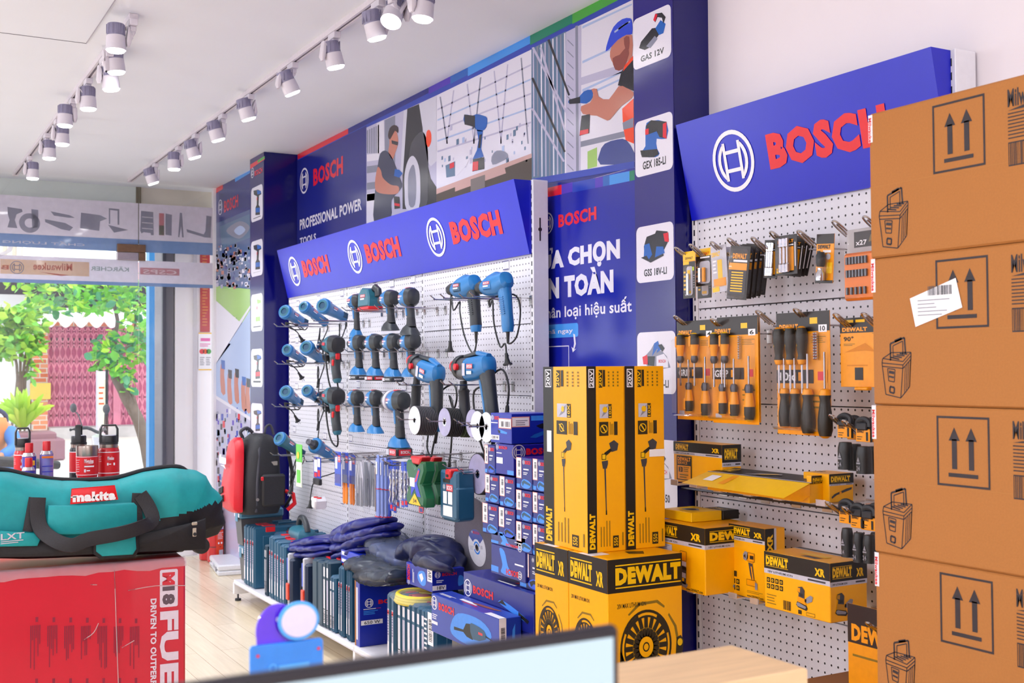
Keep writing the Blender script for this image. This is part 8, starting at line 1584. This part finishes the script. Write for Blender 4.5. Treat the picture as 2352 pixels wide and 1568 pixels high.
mb = MB(); mb.bx(d_.x-c.x, 12, -.4, .6, 0, a.z+.0, mat('house_stone_base', '#b9b3b4', .9, var=.2, scale=4)); mb.build('stone_base', t)
mb = MB(); mb.bx(-1, 14, .3, .6, H_+a.z+.3, H_+a.z+1.1, mat('house_dark_fascia', '#464150', .7)); mb.build('fascia', t)
mb = MB(); r0_ = hp(60, 700); mb.add([(-1.2, -1.2, H_+a.z+1.0), (8, -1.2, H_+a.z+1.0), (7, 2, H_+a.z+1.8), (-.4, 2, H_+a.z+1.8)], [(0, 1, 2, 3)], mat('house_roof_rose', '#a8787c', .8)); mb.build('roof', t, flat=True)
mb = MB(); aw = mat('awning_white_canvas', '#f2f0f2', .7); q0_, q1_ = hp(78, 722), hp(345, 722); z0_ = hp(200, 752).z; vs = []; fs = []; N_ = 64; Wd = q1_.x-q0_.x
for k in range(N_+1):
    x = q0_.x-c.x+Wd*k/N_; dz_ = .16*abs(math.sin(math.pi*k/8)); vs += [(x, -.9, q0_.z+.02+.12), (x, -1.4, z0_+.22), (x, -1.42, z0_+.12-dz_)]
for k in range(N_): a2 = k*3; fs += [(a2, a2+3, a2+4, a2+1), (a2+1, a2+4, a2+5, a2+2)]
mb.add(vs, fs, aw); mb.build('scalloped_awning', t, flat=True)
mb = MB(); q = hp(90, 905, YG-.12); mb.bx(q.x-c.x-.2, q.x-c.x+.25, -.14, -.11, q.z-.1, q.z+.28, mat('house_plate_yellow', '#e2c65a', .5)); mb.build('number_plate', t)
t = thing('far_building', 'pale corrugated house wall high at the upper left beyond the street', 'building', (hp(0, 900, 34).x, 34, -.02)); mb = MB(); mb.bx(-8, hp(52, 700, 34).x-hp(0, 900, 34).x, 0, .5, 0, 7, mat('far_cream_wall', '#dcd2c2', .8)); mb.build('lower_wall', t)
mb = MB()
for k in range(40): mb.bx(-8+k*.24, -8+k*.24+.12, -.06, -.001, hp(0, 700, 34).z+.02, 7, mat('far_corrugation', '#f1e6e0', .7))
mb.build('corrugated_sheet', t)
# ---- plants
lf1 = mat('leaf_bright_green', '#a4d23c', .5, var=.25, scale=1.5); lf2 = mat('leaf_mid_green', '#6db83e', .5, var=.25, scale=1.5); lf3 = mat('leaf_dark_green', '#3f8a5e', .45, var=.2, scale=1.5); bark = mat('tree_bark', '#6b5c52', .9, var=.2, scale=12)
for m_ in (lf1, lf2, lf3):
    nt = m_.node_tree; b_ = nt.nodes['Principled BSDF']; b_.inputs['Transmission Weight'].default_value = 0; b_.inputs['Subsurface Weight'].default_value = 0
def leaf(mb, p_, s_, m, rg):
    d = V((rg.gauss(0, 1), rg.gauss(0, 1), rg.gauss(-.35, .6))).normalized(); u = d.cross(V((rg.random()-.5, rg.random()-.5, rg.random()))).normalized(); w_ = s_*.32; n_ = u.cross(d)*s_*.08
    mb.add([p_, p_+d*s_*.35+u*w_+n_, p_+d*s_*.8+u*w_*.7, p_+d*s_, p_+d*s_*.8-u*w_*.7, p_+d*s_*.35-u*w_+n_], [(0, 1, 2, 3), (0, 3, 4, 5)], m)
def foliage(clumps, y, s_, seed, mats_):
    rg = random.Random(seed); mb = MB()
    for px, py, rx, ry, n_, depth in clumps:
        for k in range(int(n_*.85)):
            while True:
                a_, b_ = rg.uniform(-1, 1), rg.uniform(-1, 1)
                if a_*a_+b_*b_ < 1: break
            leaf(mb, aty(px+a_*rx, py+b_*ry, y+rg.uniform(-depth, depth)), s_*rg.uniform(.7, 1.3), rg.choice(mats_), rg)
    return mb
YT = 15.5; tp = lambda px, py, y=YT: aty(px, py, y)
o = tp(352, 1150); o.z = -.02; t = thing('street_tree', 'leaning street tree with broad green leaves in front of the maroon gate', 'tree', o)
mb = MB(); L_ = lambda *q: [tp(a_, b_)-o for a_, b_ in q]
mb.tube([V((0, 0, 0))]+L_((348, 1090), (335, 1020), (318, 965), (296, 925), (272, 880), (255, 845)), [.09, .085, .08, .075, .07, .06, .045], bark, 10, sm=3); mb.build('trunk', t)
for k, br_ in enumerate((((262, 858), (268, 820), (300, 790), (312, 740), (306, 690)), ((255, 845), (238, 832), (222, 836)), ((268, 820), (262, 780), (270, 735), (255, 680)), ((318, 965), (300, 900), (285, 880)))): mb = MB(); mb.tube(L_(*br_), [.04, .03, .025, .018, .012][:len(br_)], bark, 8, sm=3); mb.build('branch', t)
mb = foliage(((130, 675, 70, 28, 130, .8), (220, 668, 90, 32, 200, .9), (310, 680, 40, 40, 130, .8), (140, 705, 50, 16, 50, .8), (230, 700, 60, 20, 70, .9), (315, 740, 34, 40, 100, .8), (250, 790, 32, 34, 110, .5), (320, 800, 26, 30, 70, .5), (230, 825, 22, 26, 60, .4), (280, 845, 26, 26, 70, .4), (292, 880, 14, 26, 40, .3), (60, 640, 60, 22, 70, .8), (180, 630, 160, 20, 140, .8)), YT, .125, 4, [lf1, lf2, lf2, lf3])
mb.v = [tuple(V(p_)-o) for p_ in mb.v]; mb.build('foliage', t, flat=True)
o = hp(45, 980, 26); o.z = -.02; t = thing('wall_shrub', 'large bright climbing shrub against the white wall at far left', 'shrub', o); mb = foliage(((20, 745, 60, 45, 330, .6), (70, 735, 34, 45, 170, .5), (30, 800, 60, 26, 160, .5), (82, 790, 14, 24, 50, .3), (-60, 760, 60, 70, 240, .6), (68, 850, 12, 20, 16, .2)), 26, .22, 6, [lf1, lf1, lf2, lf2]); mb.v = [tuple(V(p_)-o) for p_ in mb.v]; mb.build('foliage', t, flat=True)
mb = MB()
for k in range(4): mb.tube([tuple(V((.1*k-.2, 0, 0))), tuple(hp(40+k*6, 870, 26)-o), tuple(hp(30+k*16, 800, 26)-o)], .03, bark, 6, sm=3)
mb.build('stems', t)
o = hp(50, 1000, 22); o.z = -.02; t = thing('strap_leaf_plant', 'fresh lime green strap-leaved plant in a low bed', 'plant', o); rg = random.Random(8); mb = MB(); base = hp(52, 985, 22)-o
for k in range(80):
    ang_ = rg.uniform(-1.35, 1.35); L2_ = rg.uniform(.35, .72); sd = rg.uniform(-.5, .5); pts = [base+V((math.sin(ang_)*L2_*f*.75, sd*f, L2_*(f*1.15-f*f*.5*abs(ang_)))) for f in (0, .3, .6, .85, 1)]; mb.loft([(tuple(p_), w2, .004, 2) for p_, w2 in zip(pts, (.03, .05, .05, .035, .006))], rg.choice((lf1, mat('leaf_lime', '#b5cf3a', .5, var=.2, scale=2), lf1)), 6, up=(0, -1, .2))
mb.build('leaves', t)
a, b = hp(78, 1016, 22), hp(125, 990, 22); t = thing('planter_step', 'dusty rose stone step around the plant bed', 'planter', (b.x, 22, -.02)); mb = MB(); mb.bx(-3.5, 0, -.3, .5, 0, b.z+.02, mat('step_rose', '#8c6470', .8), .03); mb.bx(-3.5, .12, -.45, .5, 0, (a.z+b.z)/2, mat('step_rose', '#8c6470', .8), .03); mb.build('step_block', t)
# ---- street furniture
a, b = tp(221, 1110, 12.6), tp(247, 848, 12.6); t = thing('banner_stand', 'slim upright banner stand with a black edge outside the door', 'sign', (a.x, 12.6, -.02)); H_ = b.z; W_ = b.x-a.x
mb = MB(); mb.bx(.012, W_-.02, .0, .02, .06, H_, wprint); g = G(mb, (.012, 0, .06), (W_-.03, 0, 0), (0, 0, H_-.06), lift=.001); g.rect((0, .6), (1, .94), mat('banner_cream', '#e9e4c8'), 1); g.rect((0, .5), (1, .62), mat('banner_rose', '#e3c6cf'), 2); g.rect((0, .3), (1, .5), mat('banner_mint', '#b8ded4'), 2); g.lines((.15, .75), (.85, .9), 4, orange, 3, .3); mb.build('banner', t)
mb = MB(); mb.bx(0, .012, -.01, .03, 0, H_+.01, lgrey); mb.build('light_pole', t); mb = MB(); mb.bx(W_-.02, W_+.006, -.01, .04, 0, H_+.02, black); mb.build('dark_pole', t); mb = MB(); mb.bx(-.02, W_+.02, -.12, .14, 0, .06, dgrey, .01); mb.build('foot', t)
# ---- scooter parked outside, mostly hidden behind the bag
scw = mat('scooter_white', '#e9e7ea', .25, coat=.6); sco = mat('signal_amber', '#f08a1c', .2); o = aty(150, 1150, 11.4); o.z = -.02; t = thing('motor_scooter', 'white motor scooter parked outside, mostly hidden by the bag', 'scooter', o, (0, 0, R(-70)))
for y_, nm_ in ((.55, 'front_wheel'), (-.6, 'rear_wheel')): mb = MB(); mb.tube([(0, y_+.2*math.cos(k*.4488), .25+.2*math.sin(k*.4488)) for k in range(14)], .05, toolblk, 10, close=True); mb.cyl((-.04, y_, .25), (.04, y_, .25), .13, steel, n=18); mb.build(nm_, t)
mb = MB(); mb.loft([((0, .3, .3), .14, .03, 3), ((0, .42, .55), .17, .05, 3), ((0, .38, .8), .15, .06, 3), ((0, .33, .93), .09, .04, 3)], scw, 18, up=(0, 1, 0)); mb.build('leg_shield', t)
mb = MB(); mb.loft([((0, .3, .28), .13, .05, 3), ((0, -.1, .28), .14, .06, 3), ((0, -.3, .4), .15, .16, 3), ((0, -.7, .6), .12, .1, 3), ((0, -.85, .66), .05, .04)], scw, 18); mb.build('body', t)
mb = MB(); mb.loft([((0, -.1, .68), .1, .04, 3), ((0, -.4, .72), .13, .05, 3), ((0, -.75, .76), .11, .045, 3)], toolblk, 16); mb.build('seat', t)
mb = MB(); mb.tube([(-.32, .22, .98), (-.15, .3, 1.0), (0, .33, .96), (.15, .3, 1.0), (.32, .22, .98)], .016, toolblk, 8, sm=3); mb.build('handlebar', t)
for s_ in (-1, 1):
    mb = MB(); mb.tube([(s_*.2, .28, 1.0), (s_*.24, .26, 1.12), (s_*.28, .24, 1.16)], .006, dsteel, 6, sm=2); mb.ell((s_*.3, .24, 1.19), (.06, .015, .045), dgrey); mb.build('mirror', t); mb = MB(); mb.ell((s_*.12, .43, .82), (.06, .03, .03), sco); mb.build('turn_signal', t)
# ---- person in an orange and blue jacket, seated on the kerb side at the left edge
def skin_mesh(name, verts, edges, rad, m, sub=2):
    me = bpy.data.meshes.new(name); me.from_pydata(verts, edges, []); ob = bpy.data.objects.new(name, me); COL.objects.link(ob)
    md = ob.modifiers.new('s', 'SKIN'); md.use_smooth_shade = True; ob.modifiers.new('u', 'SUBSURF').levels = sub
    for i, r in enumerate(rad): ob.data.skin_vertices[0].data[i].radius = (r, r) if not isinstance(r, tuple) else r
    ob.data.skin_vertices[0].data[0].use_root = True
    dg = bpy.context.evaluated_depsgraph_get(); me2 = bpy.data.meshes.new_from_object(ob.evaluated_get(dg)); bpy.data.objects.remove(ob); bpy.data.meshes.remove(me)
    me2.name = name; me2.materials.clear(); me2.materials.append(m); me2.polygons.foreach_set('use_smooth', [True]*len(me2.polygons)); o2 = bpy.data.objects.new(name, me2); COL.objects.link(o2); return o2
pskin = mat('person_skin', '#c58d6d', .5); jor = mat('jacket_orange', '#f08a48', .6, var=.15, scale=9); jbl = mat('jacket_sleeve_blue', '#3f86dc', .6, var=.15, scale=14); tro = mat('trousers_blue_grey', '#4b86c8', .65, var=.2, scale=8); hairm = mat('person_black_hair', '#17141a', .6)
PX = aty(20, 1000, 12.2).x-.16; o = V((PX, 12.2, -.02))
t = thing('person', 'person in an orange and blue jacket bending forward at the left edge outside', 'person', o)
P = [(0, 0, .62), (-.02, -.06, .82), (-.07, -.16, 1.0), (-.14, -.24, 1.1), (-.2, -.3, 1.16), (-.25, -.34, 1.3),
     (.13, -.16, 1.02), (.2, -.28, .82), (.02, -.42, .74), (-.26, -.2, 1.0), (-.34, -.36, .8), (-.2, -.5, .74),
     (.1, .0, .6), (.16, -.38, .56), (.15, -.3, .08), (.15, -.42, .04), (-.1, 0, .6), (-.14, -.4, .56), (-.13, -.3, .08), (-.13, -.42, .04)]
E_ = [(0, 1), (1, 2), (2, 3), (3, 4), (4, 5), (2, 6), (6, 7), (7, 8), (2, 9), (9, 10), (10, 11), (0, 12), (12, 13), (13, 14), (14, 15), (0, 16), (16, 17), (17, 18), (18, 19)]
Rd = [.12, .13, .14, .06, .055, .1, .06, .045, .03, .06, .045, .03, .085, .07, .045, .035, .085, .07, .045, .035]
Pv = list(P); Ev = list(E_); Rv = list(Rd)
for wr_, el_ in ((8, 7), (11, 10)):
    w0 = V(P[wr_]); d = (w0-V(P[el_])).normalized(); sd = d.cross(V((0, 0, 1))).normalized()
    for k in range(5): b_ = w0+d*(.05 if k else .02)+sd*((k-2)*.02); e_ = b_+d*(.07 if k else .04)+V((0, 0, -.02))+sd*(0 if k else -.03); Pv += [tuple(b_), tuple(e_)]; n_ = len(Pv); Ev += [(wr_, n_-2), (n_-2, n_-1)]; Rv += [.012, .009]
bo = skin_mesh('body', Pv, Ev, Rv, pskin); bo.parent = t
jk_ = skin_mesh('jacket', [P[i] for i in (0, 1, 2, 6, 9)]+[(-.11, -.2, 1.06)], [(0, 1), (1, 2), (2, 3), (2, 4), (2, 5)], [.15, .155, .165, .09, .09, .085], jor); jk_.parent = t
for a_, b_, c_ in ((6, 7, 8), (9, 10, 11)): s2 = skin_mesh('sleeve', [P[a_], P[b_], tuple(V(P[b_]).lerp(V(P[c_]), .85))], [(0, 1), (1, 2)], [.085, .068, .048], jbl); s2.parent = t
tr_ = skin_mesh('trousers', [P[0], P[12], P[13], (.15, -.31, .14), P[16], P[17], (-.13, -.31, .14)], [(0, 1), (1, 2), (2, 3), (0, 4), (4, 5), (5, 6)], [.14, .105, .09, .07, .105, .09, .07], tro); tr_.parent = t
mb = MB(); h_ = V(P[5]); mb.ell(h_+V((0, .012, .03)), (.112, .118, .1), hairm, 18, 10); mb.build('hair', t)
mb = MB(); fd = V((-.35, -.9, -.2)).normalized(); sd = fd.cross(V((0, 0, 1))).normalized(); up_ = sd.cross(fd)
for s_ in (-1, 1): mb.ell(h_+fd*.094+sd*.034*s_+up_*.0, (.014, .012, .008), wprint, 10, 6); mb.ell(h_+fd*.103+sd*.034*s_, (.006, .006, .006), black, 8, 5)
mb.build('eyes', t); mb = MB(); mb.loft([(tuple(h_+fd*.095+up_*.0), .008, .01), (tuple(h_+fd*.122-up_*.03), .014, .012), (tuple(h_+fd*.098-up_*.04), .01, .008)], pskin, 10); mb.build('nose', t); mb = MB(); mb.ell(h_+fd*.098-up_*.062, (.024, .012, .007), mat('person_lips', '#9a5a50'), 10, 6); mb.build('mouth', t)
for s_ in (-1, 1): mb = MB(); mb.ell(h_+sd*.1*s_-up_*.01, (.014, .02, .03), pskin, 10, 7); mb.build('ear', t)
mb = MB(); mb.tube([(.12, -.06, .98), (.12, -.13, 1.12), (.02, -.2, 1.19), (-.1, -.2, 1.18)], .022, mat('jacket_collar_navy', '#22305e', .6), 8, sm=3); mb.build('shoulder_band', t)
t = thing('plastic_stool', 'low red plastic stool under the bending person outside', 'stool', (PX+.0, 12.25, -.02)); mb = MB(); mb.bx(-.15, .15, -.12, .18, .43, .47, redp, .01); mb.build('seat', t)
for sx in (-.12, .12):
    for sy in (-.09, .15): mb = MB(); mb.loft([((sx*1.2, sy*1.2, 0), .02, .02, 4), ((sx, sy, .429), .016, .016, 4)], redp, 10, up=(0, 1, 0)); mb.build('leg', t)
